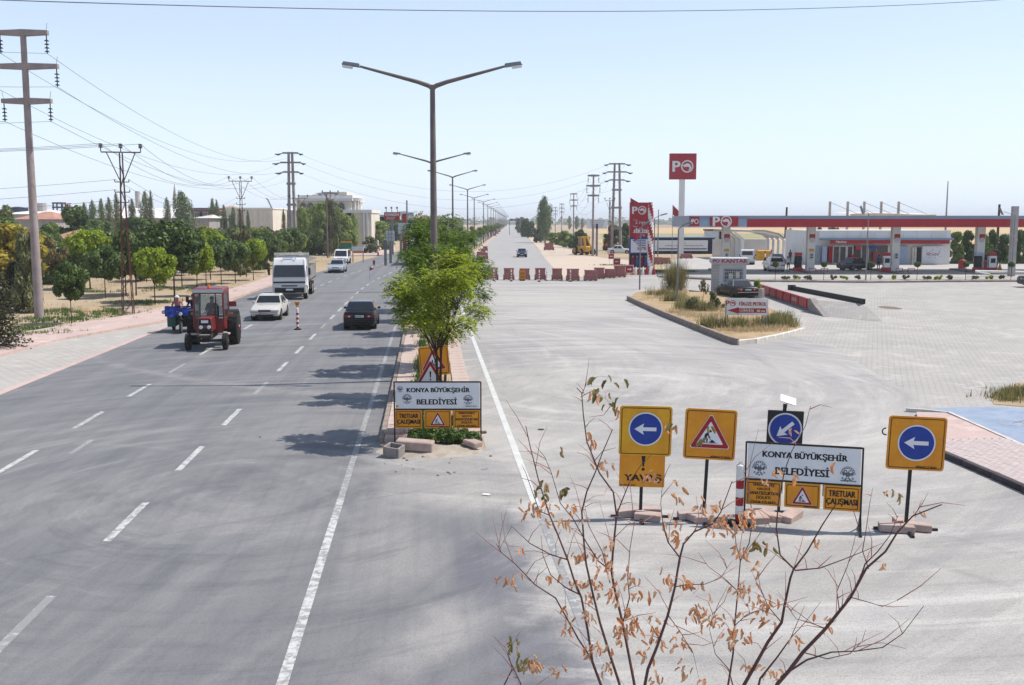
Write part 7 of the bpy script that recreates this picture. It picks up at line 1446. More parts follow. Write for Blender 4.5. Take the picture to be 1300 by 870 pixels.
def flag(px, by, ty, label, fw, fh, crescent=False):
    g = G(px, by); h = HT(px, by, ty); t = thing('flag', label, 'flag', g); M().tube([(0,0,0),(0,0,h)], .045, 6).build('pole', MT['galv'], t); m = M(); vs = []
    for k in range(7): x = fw*k/6; vs += [(x, .08*math.sin(k*1.1), h-.05-.13*k*fh/1.2), (x*.96, .08*math.sin(k*1.1), h-fh*1.25-.02*k if not crescent else h-fh-.25*k*fh/2)]
    m.add(vs, [(2*k,2*k+1,2*k+3,2*k+2) for k in range(6)]); m.build('cloth', MT['sign_red'], t)
flag(799.5, 340, 251, 'red pennant on a white pole just left of the price totem', 1.5, 1.3); flag(853, 326, 260, 'red flag hanging on a pole left of the white pylon', 1.0, 1.5, True)
g = G(835, 326); M().tube([(0,0,0),(0,0,HT(835,326,266))], [.1,.07], 8).build('flagpole', MT['galv'], label='bare pale flagpole right of the striped column', cat='flagpole', loc=g)
g = G(838, 345.5); 
P = []
for px, py in ((805,344),(815,345),(825,345),(835,346),(845,345),(782,337),(860,346),(870,345)): g = G(px, py); P += blot(g.x, g.y, .8, .4, 30, .6, 1.1)
link('lawn', tuft_mesh('lawn', P, 5000, .22, 'weed', .05, 17, .3), kind='stuff', label='strip of green grass at the foot of the petrol totem', cat='grass')
m = M(); [m.tube([(V(828-k*3.2,345,121).x,121,.0),(V(828-k*3.2,345,121).x+.2,121,.9)], .05, 5) for k in range(6)]; 
for k in range(9):
    x = G(793+k*4.6,349); tt = M(); tt.mi(k % 2); tt.tube([(0,0,0),(0,0,.55),(.05,0,.9)], [.22,.13,.03], 8); tt.build('traffic_cone', [MT['sign_red'], MT['white']], label='small %s cone, %s from the left in the cluster under the banner' % ('white' if k % 2 else 'red', ('first','second','third','fourth','fifth','sixth','seventh','eighth','ninth')[k]), cat='traffic cone', group='cones clustered under the banner', loc=x)
# blank roadside board, long white hoarding, sheds and carport
g = G(757.5, 325); t = thing('roadside_board', 'greyish white roadside information board on one post behind the digger', 'billboard', g); s = PM(325); zc = HT(757,325,284.5); M().box((0,.1,zc/2), (.35,.2,zc)).build('post', MT['galv'], t); pn = panel('board', 26/s, 12/s, MT['sign_white'], t, 0, zc, 0, None, .01, .08)
m = M(); [m.box((rnd.uniform(-.1,.1),-.01,zc+.5-k*.33), (26/s*(.72-.05*k),.01,.09)) for k in range(4)]; m.build('lettering', MT['logo_grey'], pn)
a_, b_ = V(822,312,175), V(907,312,175); s = FPX/175; t = thing('hoarding_shed', 'long low dark shed carrying a white lettered hoarding behind the white pylon', 'shed', ((a_.x+b_.x)/2, 175, 0)); Wl = b_.x-a_.x; zt_, zb_ = V(860,302,175).z, V(860,318.5,175).z
M().box((0,1.5,zt_/2), (Wl,3,zt_-.02)).build('walls', MT['cloth_navy'], t); M().box((0,1.3,zt_+.08), (Wl+.4,3.4,.2)).build('roof', MT['gran_blue'], t); pn = M().box((-.6,-.06,(zt_*.86+.5)/2), (Wl*.90,.1,zt_*.66)).build('hoarding', MT['sign_white'], t)
m = M(); text(m, 'T.C.', .5, zt_*.66, .9, .2, -.13); text(m, 'TARIM ve KÖYİŞLERİ BAKANLIĞI', .5, zt_*.52, 6.6, .26, -.13, None, .03); m.box((.3,-.12,zt_*.32), (8.4,.02,.22)); m.build('lettering', MT['logo_grey'], pn)
YS_ = 178; a_, b_ = V(903,300,YS_), V(946,300,YS_); t = thing('depot_building', 'white and dark two part depot building behind the first canopy column', 'building', ((a_.x+b_.x)/2-.5, YS_, 0)); Wl = b_.x-a_.x; hh_ = V(900,293,YS_).z
M().box((-Wl*.25,2,hh_/2), (Wl*.5,4,hh_)).build('walls', MT['wall_white'], t); M().box((-Wl*.1,1.9,hh_/2+.1), (Wl*.16,4.2,hh_+.1)).build('dark_wing', MT['cloth_navy'], t); M().box((-Wl*.2,1.9,hh_+.12), (Wl*.66,4.5,.25)).build('roof', MT['print_black'], t)
for k in range(2): M().box((-Wl*.36+k*1.6,-.04,2.0), (1.1,.1,1.1)).build('window', MT['shop_dark'], t)
YC_ = 150; t = thing('carport', 'white arched open carport behind the first canopy column', 'carport', (0,0,0)); xa, xb = V(921,300,YC_).x, V(996,300,YC_).x; hm = V(940,293.5,YC_).z
for k in range(4):
    yy = YC_+k*3.0; pts = [(xb, yy, 0), (xb, yy, hm*.68), (xb-1.0, yy, hm*.86), (xb-3.0, yy, hm*.97), (xb-6, yy, hm), (xa+1, yy, hm+.15*0), (xa, yy, hm)]
    M().tube(pts, [.3,.3,.22,.18,.16,.16,.12], 6).build('arch_rib', MT['wall_white'], t); M().tube([(xa+2.6,yy,0),(xa+2.6,yy,hm*.7),(xa+1.2,yy,hm)], [.25,.25,.12], 6).build('post', MT['wall_white'], t)
vs = []
for k in range(2): yy = YC_-.6+k*10.2; vs += [(x, yy, z_+.2) for x, z_ in ((xb, hm*.70), (xb-1.0, hm*.88), (xb-3, hm*.99), (xb-6, hm+.02), (xa, hm+.02))]
M().add(vs, [(k, k+1, k+6, k+5) for k in range(4)]).build('roof_sheet', MT['white_dirty'], t)
M().box(((xa+xb)/2+.5, YC_+12, 1.4), (xb-xa, .2, 2.8)).build('boundary_wall', MT['wall_white'], label='white boundary wall seen through the arched carport', cat='wall', loc=(0,0,0))
M().box(((V(996,330,165).x+V(1022,330,165).x)/2, 160, .9), (5, .2, 1.8)).build('boundary_wall', MT['wall_white'], label='lower white wall between carport and market', cat='wall')
M().box((0,0,.75), (2.0,1.2,1.5), bv=.1).build('skip', MT['yellow_paint'], label='small yellow skip behind the white SUV under the carport', cat='skip', loc=(V(969,325,146).x, 146, 0))
# fence right of the market
t = thing('boundary_fence', 'white base wall with wire fence on white posts right of the market', 'fence', (0,0,0)); YB = 140; a_, b_ = V(1208,325,YB).x, V(1400,325,YB).x
M().box(((a_+b_)/2, YB, .55), (b_-a_, .25, 1.1)).build('base_wall', MT['wall_white'], t)
for k in range(8): M().box((a_+.5+k*3.3, YB, 1.75), (.12,.12,1.4)).build('fence_post', MT['white'], t)
m = M()
for z_ in (1.4, 1.75, 2.1, 2.4): m.tube([(a_,YB,z_),(b_,YB,z_)], .012, 3)
m.build('wire', MT['galv'], t)
P = []; [P.extend(blot(V(px,335,136).x, 136, 1.6, .8, 50, .6, 1.4)) for px in (1215,1240,1290,1310)]
link('fence_grass', tuft_mesh('fence_grass', P, 2500, .3, 'weed', .06, 27, .3), kind='stuff', label='green grass along the fence right of the market', cat='grass')
# mast roofed hall behind the market and a thin radio mast
t = thing('mast_roof_hall', 'curved roof hung from five pale masts behind the canopy', 'hall', (0,0,0)); YH = 260
for px in (1053, 1075.5, 1096.5, 1118, 1140): X_ = V(px,280,YH).x; M().box((X_, YH, V(px,256,YH).z/2), (.5,.5,V(px,256,YH).z)).build('mast', MT['mast_grey'], t)
for px in (1053, 1075.5, 1096.5, 1118, 1140): X_ = V(px,280,YH).x; M().tube([(X_,YH,V(px,257,YH).z),(X_+7,YH-1,V(px,272,YH).z)], .06, 4).build('stay_cable', MT['galv'], t)
vs = []
for k in range(9):
    px = 1078+k*13.6; zz = V(px, 272.6-1.6*math.sin(PI*min(1,(k+1)/7)), YH).z; vs += [(V(px,272,YH).x, YH-1, zz), (V(px,272,YH).x, YH+14, zz+.6), (V(px,272,YH).x, YH-1, zz-.9)]
M().add(vs, [(3*k,3*k+1,3*k+4,3*k+3) for k in range(8)]+[(3*k,3*k+2,3*k+5,3*k+3) for k in range(8)]).build('roof', MT['white_dirty'], t)
M().tube([(0,0,0),(0,0,V(1200,230,240).z)], [.28,.10], 6).build('radio_mast', MT['galv'], label='thin tall radio mast right of centre behind the canopy', cat='mast', loc=(V(1200,300,240).x, 240, 0))
# ================================================================ buildings left of the road
def house(name, label, pa, pb, Y, ty, depth, wall, roof, rh, cat='house', wins=(), eave=.5, wz=None, hip=True):
    xa, xb = V(pa,300,Y).x, V(pb,300,Y).x; h = V(pa,ty,Y).z; W = xb-xa; t = thing(name, label, cat, ((xa+xb)/2, Y, 0)); M().box((0,depth/2,h/2), (W,depth,h)).build('wall', MT[wall], t)
    if rh: 
        e = eave; i = min(W, depth)*.42 if hip else 0; m = M(); b = [(-W/2-e,-e,h),(W/2+e,-e,h),(W/2+e,depth+e,h),(-W/2-e,depth+e,h)]; r_ = [(-W/2+i,depth/2,h+rh),(W/2-i,depth/2,h+rh)]
        m.add(b+r_, [(0,1,5,4),(1,2,5),(2,3,4,5),(3,0,4),(0,3,2,1)]); m.build('roof', MT[roof], t)
    else: M().box((0,depth/2,h+.15), (W+.3,depth+.3,.3)).build('roof', MT[roof], t)
    for fx, z0, ww, hh_ in wins:
        wn = M().box((fx*W/2,-.03,z0), (ww+.16,.12,hh_+.16)).build('window', MT['white'], t); M().box((fx*W/2,-.07,z0), (ww,.06,hh_)).build('pane', MT['glass_dark'], wn)
    return t
BG = 210
house('red_roof_house', 'grey walled house with red tiled roof behind the yellow tree', 20, 70, 190, 278.5, 12, 'wall_grey', 'roof_tile', 1.5, wins=((-.2,3.2,1.6,1.2),(.5,3.2,1.4,1.2),(-.7,3.2,1.2,1.2)))
house('long_red_roof_house', 'low pinkish roofed house behind the parked coach', 66, 99, 120, 303, 8, 'tan_wall', 'roof_tile', 1.0, wins=((0,1.8,2.2,.9),))
g = V(85, 315, 105); t = thing('parked_coach', 'white coach with dark windows parked side on among the left trees', 'bus', (g.x, 105, 0), R(0))
M().box((0,0,1.7), (8.6,2.4,2.5), bv=.1).build('body', MT['white_paint'], t)
for k in range(4): M().box((-3.1+k*2.0,-1.22,2.15), (1.7,.04,.9)).build('side_window', MT['glass_dark'], t)
for x in (-2.8, 2.8): M().tube([(x,-1.25,.48),(x,-.9,.48)], .48, 16).build('wheel', MT['rubber'], t)
m = M(); m.box((0,-.2,0), (1,1,1)) 
g1 = G(-30,352); g2 = G(100,341); m = M(); m.face([(g1.x,g1.y,.012),(g2.x,g2.y-3,.012),(g2.x,g2.y+6,.012),(g1.x,g1.y+8,.012)]); m.build('side_lane', MT['old_road'], kind='structure')
house('factory_hall', 'long low factory with white roof behind the poplars', 112, 252, 300, 277, 40, 'wall_grey', 'wall_white', 3.2, cat='factory', eave=1, wins=[(-.85+.2*k,4,4,2) for k in range(9)], hip=False)
house('factory_annex', 'lower grey factory annex with a red stripe left of the lattice pole', 134, 168, 240, 285, 20, 'wall_grey', 'tan_wall', 0, cat='factory', wins=((-.4,3.5,3,1.5),(.4,3.5,3,1.5)))
house('white_roof_shed', 'wide white roofed shed on the skyline at the left edge', 4, 62, 320, 272, 30, 'wall_grey', 'wall_white', 1.6, cat='factory', eave=1, wins=((-.5,5,6,2),(.5,5,6,2)))
house('brick_red_block', 'dull red building behind the tall dark poplar', 243, 265, 260, 265.5, 20, 'tractor_red', 'kerb_dark', 0, cat='building', wins=((-.1,7,2,2),(.5,7,2,2)))
house('grey_workshop', 'grey workshop with dark openings right of the tall dark poplar', 248, 266, 200, 277, 14, 'wall_grey', 'white_dirty', .7, cat='workshop', wins=((-.3,2.8,2,2.2),(.4,2.8,2,2.2)))
t = house('beige_hall', 'plain cream hall behind the second lattice pole', 288, 347, 235, 265.5, 40, 'wall_cream', 'wall_white', 0, cat='hall', wins=())
for k in range(9): M().box((-4.6+k*1.15-.3,-.06,4.2), (.06,.06,8)).build('wall_rib', MT['white_dirty'], t)
t = house('grey_hall', 'plain pale grey hall right of the cream hall', 347, 388, 250, 268, 30, 'wall_grey', 'wall_white', 0, cat='hall'); 
house('pink_gable_shed', 'red brick shed roof left of the cream hall', 262, 289, 270, 268, 30, 'tan_wall', 'roof_tile', 1.5, cat='shed', wins=((0,6,3,2),))
# chimneys and minaret
for px, ty, r, mt, nm, lb in ((177,243,.8,'mast_grey','chimney','plain grey factory chimney between the pale poplars'), (55,258,1.6,'mast_grey','silo_tower','grey tower with dark top at the left skyline')):
    Y = 330; z_ = V(px,ty,Y).z; M().tube([(0,0,0),(0,0,z_)], [r*1.1,r], 10).build(nm, MT[mt], label=lb, cat=nm.replace('_',' '), loc=(V(px,300,Y).x, Y, 0))
Y = 360; z_ = V(224,233,Y).z; t = thing('minaret', 'thin white minaret rising behind the tall dark poplar', 'minaret', (V(224,300,Y).x, Y, 0)); M().tube([(0,0,0),(0,0,z_*.72)], [.9,.8], 10).build('shaft', MT['wall_white'], t); M().tube([(0,0,z_*.60),(0,0,z_*.62)], [1.4,1.5], 10).build('balcony', MT['wall_white'], t); M().tube([(0,0,z_*.72),(0,0,z_)], [.8,.05], 8).build('spire', MT['mast_grey'], t)
Y = 340; g = V(75, 258, Y); t = thing('lattice_tower', 'small dark lattice tower on the skyline left of the roof sign', 'tower', (g.x, Y, 0)); m = M(); [m.tube([(sx*1.6,sy*1.6,0),(sx*1.4,sy*1.4,g.z)], .25, 4) for sx in (-1,1) for sy in (-1,1)]; [m.box((0,0,g.z*(.4+.12*k)), (3.4,3.4,.5)) for k in range(6)]; m.build('frame', MT['cloth_navy'], t)
g = V(84, 261, Y); t = thing('roof_sign', 'small red roof sign letters on the skyline at the left', 'roof sign', (g.x, Y, 0)); m = M(); text(m, 'TME', 0, g.z, 3.4, 1.6, 0, None, .06); m.build('lettering', MT['sign_red'], t); [M().tube([(x,.1,g.z-6),(x,.1,g.z)], .15, 4).build('support', MT['galv'], t) for x in (-1.4,1.4)]
g = V(22, 266, Y); M().tube([(0,0,g.z-5),(0,0,g.z-1.5),(0,0,g.z+.5),(0,0,g.z+.9)], [1.2,3.4,3.4,.6], 10).build('water_tower', MT['cloth_navy'], label='small dark water tank on the skyline at the left edge', cat='water tank', loc=(g.x, Y, 0))
g = V(342, 263, 250); M().tube([(0,0,0),(0,0,g.z-8),(-.8,0,g.z-6.2),(-1.2,0,g.z-5.8)], .15, 5).build('roof_vent', MT['kerb_dark'], label='small dark ventilator on the roof between the two halls', cat='ventilator', loc=(g.x, 252, 8.0))
# villa
Y = 190; s = FPX/Y; t = thing('villa', 'big cream villa with arched windows, balustrade and tiled roofs behind the trees', 'villa', (V(412,300,Y).x, Y, 0)); X = lambda px: (px-412)/s; Z = lambda py: V(412,py,Y).z
zc = Z(254.5); M().box((X(412),7,zc/2), (X(447)-X(378),14,zc)).build('wall', MT['wall_cream'], t)
M().box((X(412),7,zc+.15), (X(449)-X(376),15.2,.5)).build('cornice', MT['wall_white'], t); M().box((X(414),7,zc+.65), (X(447)-X(378),14.4,.6)).build('parapet', MT['wall_white'], t)
M().box((X(418),10,(zc+Z(250))/2+.6), (X(434)-X(402),7,Z(250)-zc+1)).build('upper_wall', MT['wall_cream'], t)
def hip(xa, xb, z0, z1, y0, y1, nm='roof', mt='roof_tile', inset=.35):
    w_ = xb-xa; i = w_*inset; m = M(); m.add([(xa,y0,z0),(xb,y0,z0),(xb,y1,z0),(xa,y1,z0),(xa+i,(y0+y1)/2,z1),(xb-i,(y0+y1)/2,z1)], [(0,1,5,4),(1,2,5),(2,3,4,5),(3,0,4),(0,3,2,1)]); m.build(nm, MT[mt], t)
hip(X(384), X(408), Z(251), Z(245.5), 1, 12); hip(X(401), X(423), Z(245.5), Z(243), 0, 9, mt='kerb_dark'); hip(X(421), X(441), Z(252.5), Z(247.5), 1, 12, mt='kerb_dark')
M().box((X(412),3,(Z(245.5)+Z(252))/2), (X(420)-X(404),6,Z(245.5)-Z(252))).build('dormer', MT['wall_white'], t)
for px in (407.5, 415): wn = M().box((X(px),-.06,Z(249.3)), (.6,.12,.7)).build('dormer_window', MT['glass_dark'], t)
for px in (386, 395, 406, 416, 426, 434):
    for pz in (264, 276):
        m = M(); m.prism([(X(px)+a, Z(pz)+b) for a, b in [(-.6,-1),(.6,-1),(.6,.4)]+[(.6*math.cos(q_), .4+.6*math.sin(q_)) for q_ in (.5,1.05,1.57,2.1,2.64)]+[(-.6,.4)]], -.06, .05, 'y'); fr = m.build('window', MT['glass_dark'], t); M().box((X(px),-.08,Z(pz)-1.1), (1.5,.2,.18)).build('sill', MT['wall_white'], fr)
M().tube([(X(446),2,0),(X(446),2,zc)], 1.5, 20).build('round_bay', MT['wall_cream'], t); M().tube([(X(446),2,zc-.1),(X(446),2,zc+.5)], [1.9,2.05], 20).build('bay_cornice', MT['wall_white'], t)
for k in range(7): a = -PI*.9+k*.42; x = X(446)+1.7*math.cos(a); y = 2+1.7*math.sin(a); M().tube([(x,y,Z(268)),(x,y,zc-.2)], .13, 8).build('bay_column', MT['wall_white'], t)
hip(X(434), X(450), zc+.5, zc+1.3, 0, 8, mt='white_dirty')
zw = Z(269.5); M().box((X(455),6,zw/2), (X(470)-X(437),12,zw)).build('wing_wall', MT['wall_cream'], t); M().box((X(454.5),6,zw+.15), (X(472)-X(436),13,.6)).build('wing_cornice', MT['wall_white'], t)
for px in (462.5,466.5): M().box((X(px),-.15,zw/2), (.35,.3,zw-.3)).build('pilaster', MT['wall_white'], t)
house('low_white_building', 'low white building with dark windows right of the villa wing', 468, 500, 300, 275, 20, 'wall_white', 'wall_white', 0, cat='building', wins=[(-.7+.35*k,6.5,3,2) for k in range(5)])
house('distant_white_house', 'distant white house seen between lamp post and coach trees', 527, 546, 420, 276, 20, 'wall_white', 'roof_tile', 1, cat='house', wins=((-.4,6,2,2),(.4,6,2,2)))
# billboards and signs at the far corner
def board(px0, px1, py0, py1, Y, label, face, posts, name='billboard', cat='billboard', stuff=None, pw=.35, lamps=0):
    xa, xb = V(px0,300,Y).x, V(px1,300,Y).x; z1, z0 = V(px0,py0,Y).z, V(px0,py1,Y).z; t = thing(name, label, cat, ((xa+xb)/2, Y, 0)); W = xb-xa
    pn = M().box((0,0,(z0+z1)/2), (W,.25,z1-z0)).build('board', MT[face], t)
    for fx in posts: M().box((fx*W/2,.2,(z0+z1)/4+.2), (pw,.2,(z0+z1)/2+.3)).build('post', MT['galv'], t)
    for k in range(lamps): M().tube([((-.35+.35*k)*W,0,z1),((-.35+.35*k)*W,-.5,z1+.9),((-.35+.35*k)*W,-.7,z1+.7)], [.06,.06,.22], 5).build('lamp', MT['galv'], t)
    if stuff: m = M(); stuff(m, W, z0, z1); m.build('lettering', [MT['white'], MT['sign_red'], MT['sign_blue'], MT['galv']], pn)
    return t
def s1(m, W, z0, z1): h = z1-z0; text(m, 'KONAKSAN', 0, z0+h*.70, W*.86, h*.34, -.14, None, .06); text(m, 'fayans seramik', -.05*W, z0+h*.36, W*.6, h*.15, -.14, None, .03); text(m, 'OTOGAR', -.1*W, z0+h*.15, W*.5, h*.14, -.14, None, .03)
board(488, 508, 269.5, 279.5, 170, 'red billboard with white capitals on a single post at the far corner', 'sign_red', (.0,), stuff=s1, lamps=3)
def s2(m, W, z0, z1): h = z1-z0; m.mi(2); text(m, 'esnaf', 0, z0+h*.78, W*.66, h*.22, -.14, None, .05, .2); m.mi(1); poly(m, [(-.1,-.5),(.02,-.5),(.15,.1),(.34,.3),(-.1,.2)], -.14, W*.02, z0+h*.45, h*.7)
board(509, 525.5, 269.5, 279, 170.6, 'white billboard with a red tick mark right of the red one', 'sign_white', (0,), stuff=s2)
def grid(m, W, z0, z1): m.mi(3); [m.box((0,-.13,z0+(z1-z0)*k/3), (W,.04,.06)) for k in (1,2)]; [m.box((W*(k-.5),-.13,(z0+z1)/2), (.06,.04,z1-z0)) for k in (.33,.66)]
board(505.5, 526.5, 283, 297, 150, 'large blank grey panelled sign seen from behind at the far corner', 'panel_grey', (-.7,.7), stuff=grid, name='sign_back', cat='road sign'); board(490, 500.5, 293, 306, 135, 'smaller blank grey panelled sign from behind, left of the large one', 'panel_grey', (0,), stuff=grid, name='sign_back', cat='road sign')
board(486.5, 491, 305, 316, 128, 'narrow grey sign post panel below the smaller panelled sign', 'logo_grey', (0,), name='sign_back', cat='road sign')
M().box((V(513.5,285,165).x,165,V(513.5,276,165).z/2), (.7,.5,V(513.5,268,165).z)).build('red_pillar', MT['sign_red'], label='narrow red pillar behind the white billboard', cat='pillar'); M().tube([(0,0,0),(0,0,V(517,254.5,168).z)], .14, 6).build('thin_mast', MT['galv'], label='thin mast rising above the white billboard', cat='mast', loc=(V(517,300,168).x,168,0))
t = board(432, 446, 308.5, 314.8, 142, 'small green sign with orange strip at the far corner', 'green_sign', (-.6,.6), name='corner_sign', cat='road sign', pw=.12); xa = V(432,300,142).x; z_ = V(432,307.8,142).z; M().box((0,0,z_), (1.57,.2,.3)).build('orange_strip', MT['sign_orange'], t)
t = board(446.5, 461, 313.5, 318.5, 138, 'low white works board with orange panels at the far corner', 'sign_white', (-.9,.9), name='works_board', cat='road sign', pw=.1); M().box((0,.02,V(450,320,138).z), (1.5,.05,.35)).build('lower_panel', MT['sign_orange'], t)
tube_post(480, 325, 2.6, .14, 'red and white striped post with white cap on the far corner pavement', n=2); g = G(429.5, 322); M().tube([(0,0,0),(0,0,HT(429.5,322,292))], .22, 8).build('white_post', MT['white'], label='thick white post in front of the villa trees', cat='post', loc=g)
for px, by, d in ((467,350,'left of the dark sedan lane'), (462,352,'')):
    pass
g = G(469.5, 355); t = thing('red_flag', 'small red triangular flag on a thin stick at the median edge of the left road', 'flag', g); M().tube([(0,0,0),(0,0,1.25)], .015, 4).build('stick', MT['galv'], t); m = M(); m.prism([(0,1.25),(.42,1.05),(0,.85)], -.01, .01, 'y'); m.build('cloth', MT['sign_red'], t)
g = G(474.8, 348); t = thing('red_flag', 'small crimson flag beside the median tree leaves on the left road', 'flag', g); M().tube([(0,0,0),(0,0,1.3)], .015, 4).build('stick', MT['galv'], t); m = M(); m.prism([(-.12,1.5),(.16,1.45),(.1,.95),(-.1,1.0)], -.01, .01, 'y'); m.build('cloth', MT['sign_red'], t)
# gantry far down the road
t = thing('road_gantry', 'distant blue direction signs hanging over the far road', 'road sign', (0,0,0)); Y = 420
for px0, px1, mt in ((648,652,'sign_blue'), (652.6,655,'sign_red'), (655.4,659.6,'sign_blue')): xa, xb = V(px0,279,Y).x, V(px1,279,Y).x; M().box(((xa+xb)/2, Y, V(650,279.3,Y).z), (xb-xa, .2, .85)).build('sign_panel', MT[mt], t)
for px in (647,660.5): M().tube([(V(px,285,Y).x,Y,0),(V(px,285,Y).x,Y,V(650,278,Y).z)], .15, 6).build('post', MT['galv'], t)
M().tube([(V(647,285,Y).x,Y+.1,V(650,278.2,Y).z),(V(660.5,285,Y).x,Y+.1,V(650,278.2,Y).z)], .12, 6).build('beam', MT['galv'], t)
# heaps and curbs on the left verge
for px, by, w_, h_, lb in ((114,395,1.3,.28,'low mound of earth and gravel on the verge between the poles'), (172,396,1.1,.22,'pile of pale rubble at the foot of the lattice pole')):
    g = G(px, by); m = M(); rs = random.Random(px)
    m.ball((0,0,-.05), (w_,w_*.8,h_+.05), 14, 8); [m.ball((rs.gauss(0,w_*.5), rs.gauss(0,w_*.45), rs.uniform(.02,.12)), rs.uniform(.04,.10), 6, 4) for _ in range(40)]
    m.build('rubble_heap', MT['block_pink' if px == 172 else 'isoil'], label=lb, cat='heap', loc=g, smooth=False)
# ================================================================ dry shrub in front of the camera
BR = [ # stems traced from the ground up: pixel polylines with distances from the camera
 ([(770,1060),(766,960),(764,870),(752,840),(746,800),(738,760),(729,735),(722,712),(708,680),(697,655),(683,610),(672,566),(668,540)], 4.6, .014, 4.4),
 ([(800,1060),(797,940),(787,868),(775,830),(762,790),(752,750),(745,715),(741,690),(738,650),(746,625),(755,600),(764,574),(778,545)], 4.5, .014, 4.3),
 ([(820,1060),(812,930),(806,868),(798,835),(790,790),(780,745),(776,725),(779,700),(783,655),(778,625),(762,600),(745,560),(740,525),(738,500),(733,492)], 4.7, .015, 4.6),
 ([(815,1060),(812,900),(822,850),(835,820),(847,780),(857,745),(863,710),(868,690),(881,675),(905,665),(915,650),(930,610)], 4.3, .014, 4.2),
 ([(900,1080),(912,930),(924,868),(931,830),(932,795),(936,750),(939,712),(935,690),(932,660)], 4.6, .011, 4.7),
 ([(880,1080),(915,930),(945,868),(957,848),(975,815),(992,790),(996,770),(1004,735),(1008,724),(1025,700),(1045,665),(1062,640)], 4.3, .016, 4.1),
 ([(930,1100),(950,930),(965,862),(985,835),(1002,812),(1006,808)], 4.4, .012, 4.2),
 ([(940,1100),(965,925),(988,868),(1002,852),(1020,828),(1048,798),(1065,775),(1080,758),(1086,748),(1100,722),(1125,700),(1140,675),(1160,655),(1195,640)], 4.2, .017, 3.8),
 ([(1086,748),(1094,730),(1098,716),(1115,700),(1130,680),(1140,655)], 4.0, .007, 3.9), ([(1002,852),(1025,838),(1055,828),(1085,827),(1120,822),(1145,805),(1172,770)], 4.15, .008, 3.8),
 ([(1008,724),(990,705),(985,670),(988,640),(996,600),(1004,575),(1022,540),(1030,515)], 4.1, .007, 4.0), ([(1008,724),(1040,722),(1070,710),(1100,698),(1120,690)], 4.1, .006, 4.0),
 ([(697,655),(685,650),(676,625),(668,600),(662,590)], 4.6, .005, 4.6), ([(722,712),(700,704),(672,690),(650,668),(632,700)], 4.55, .006, 4.5), ([(736,755),(718,745),(700,730),(690,705),(686,680)], 4.5, .006, 4.4), ([(752,840),(735,812),(705,760),(678,742),(655,716),(637,702),(630,690)], 4.55, .008, 4.4),
 ([(776,725),(760,712),(745,690),(728,660),(712,640),(700,600),(692,580),(680,566)], 4.6, .006, 4.5), ([(783,655),(790,635),(800,612),(815,590),(830,575)], 4.6, .006, 4.5), ([(738,500),(745,485),(760,478),(778,480)], 4.6, .003, 4.5), ([(738,505),(752,495),(768,505),(782,520)], 4.6, .003, 4.5), ([(775,740),(764,700),(748,668),(742,640)], 4.5, .005, 4.4),
 ([(790,790),(800,760),(797,735),(800,700),(806,665),(803,640)], 4.5, .006, 4.5), ([(863,710),(848,688),(842,665),(838,640),(842,610)], 4.25, .006, 4.1), ([(857,745),(872,742),(895,742),(915,735),(930,712)], 4.25, .005, 4.2), ([(847,780),(862,800),(880,830),(888,868)], 4.3, .004, 4.3),
 ([(992,790),(975,770),(965,745),(962,730)], 4.25, .005, 4.2), ([(1065,775),(1062,750),(1075,720),(1085,690),(1092,650)], 4.1, .004, 4.0), ([(1048,798),(1025,790),(1010,785),(1000,770),(985,768)], 4.15, .004, 4.1), ([(1102,722),(1095,700),(1100,670),(1105,640),(1108,620)], 4.0, .004, 3.9),
 ([(939,712),(950,690),(955,660),(950,620),(945,600)], 4.6, .005, 4.6), ([(936,750),(920,735),(900,720),(885,700)], 4.6, .004, 4.5), ([(932,795),(948,780),(965,775),(985,770)], 4.6, .004, 4.5), ([(1020,828),(1050,836),(1080,830),(1095,815),(1100,800)], 4.15, .005, 4.0), ([(1080,758),(1105,765),(1120,770),(1140,762)], 4.1, .004, 4.0),
 ([(1160,655),(1172,640),(1178,625)], 3.85, .003, 3.8), ([(640,870),(650,850),(645,830),(640,820)], 4.6, .006, 4.5), ([(668,900),(660,868),(650,845),(645,835)], 4.6, .007, 4.5), ([(930,870),(925,850),(908,830),(900,800),(905,780)], 4.4, .005, 4.3), ([(905,780),(920,765),(925,745)], 4.3, .003, 4.3)]
rb = random.Random(5)
def bpt(px, py, d): v = ray(px, py); return Vector((0,0,H))+v*(d/v.y)
t = thing('dry_shrub', 'leggy half dry shrub with curled orange leaves rising in front of the camera', 'shrub', bpt(900, 870, 4.4)*1.0-Vector((0,0,bpt(900,870,4.4).z)))
q = N('twig_material'); p = q.coord(); MT['twig'] = q.fin(q.mix(q.noise(p, 12, 4), lin((128,92,86)), lin((88,62,60))), .8, .3)
q = N('red_twig_material'); MT['twig_red'] = q.fin(lin((190,130,116)), .7, .3)
base = Vector(t.location); m = M(); paths = []
for pts, d0, r, d1 in BR:
    n = len(pts); P3 = [bpt(x+rb.uniform(-1,1), y+rb.uniform(-1,1), d0+(d1-d0)*k/(n-1)+rb.uniform(-.02,.02))-base for k, (x, y) in enumerate(pts)]
    if pts[0][1] > 1000: P3 = [Vector((P3[0].x*.35, P3[0].y*.35+.0, -.05))]+P3; rr = [r*1.6]
    else: rr = []
    k0 = len(P3)-len(rr); rr += [r*(1-.78*k/(k0-1)) if k0 > 1 else r for k in range(k0)]
    rr = [a*.6 for a in rr]; m.tube(P3, rr, 6); paths.append((P3, rr))
m.build('branches', MT['twig'], t, smooth=True)
m = M(); tw = []
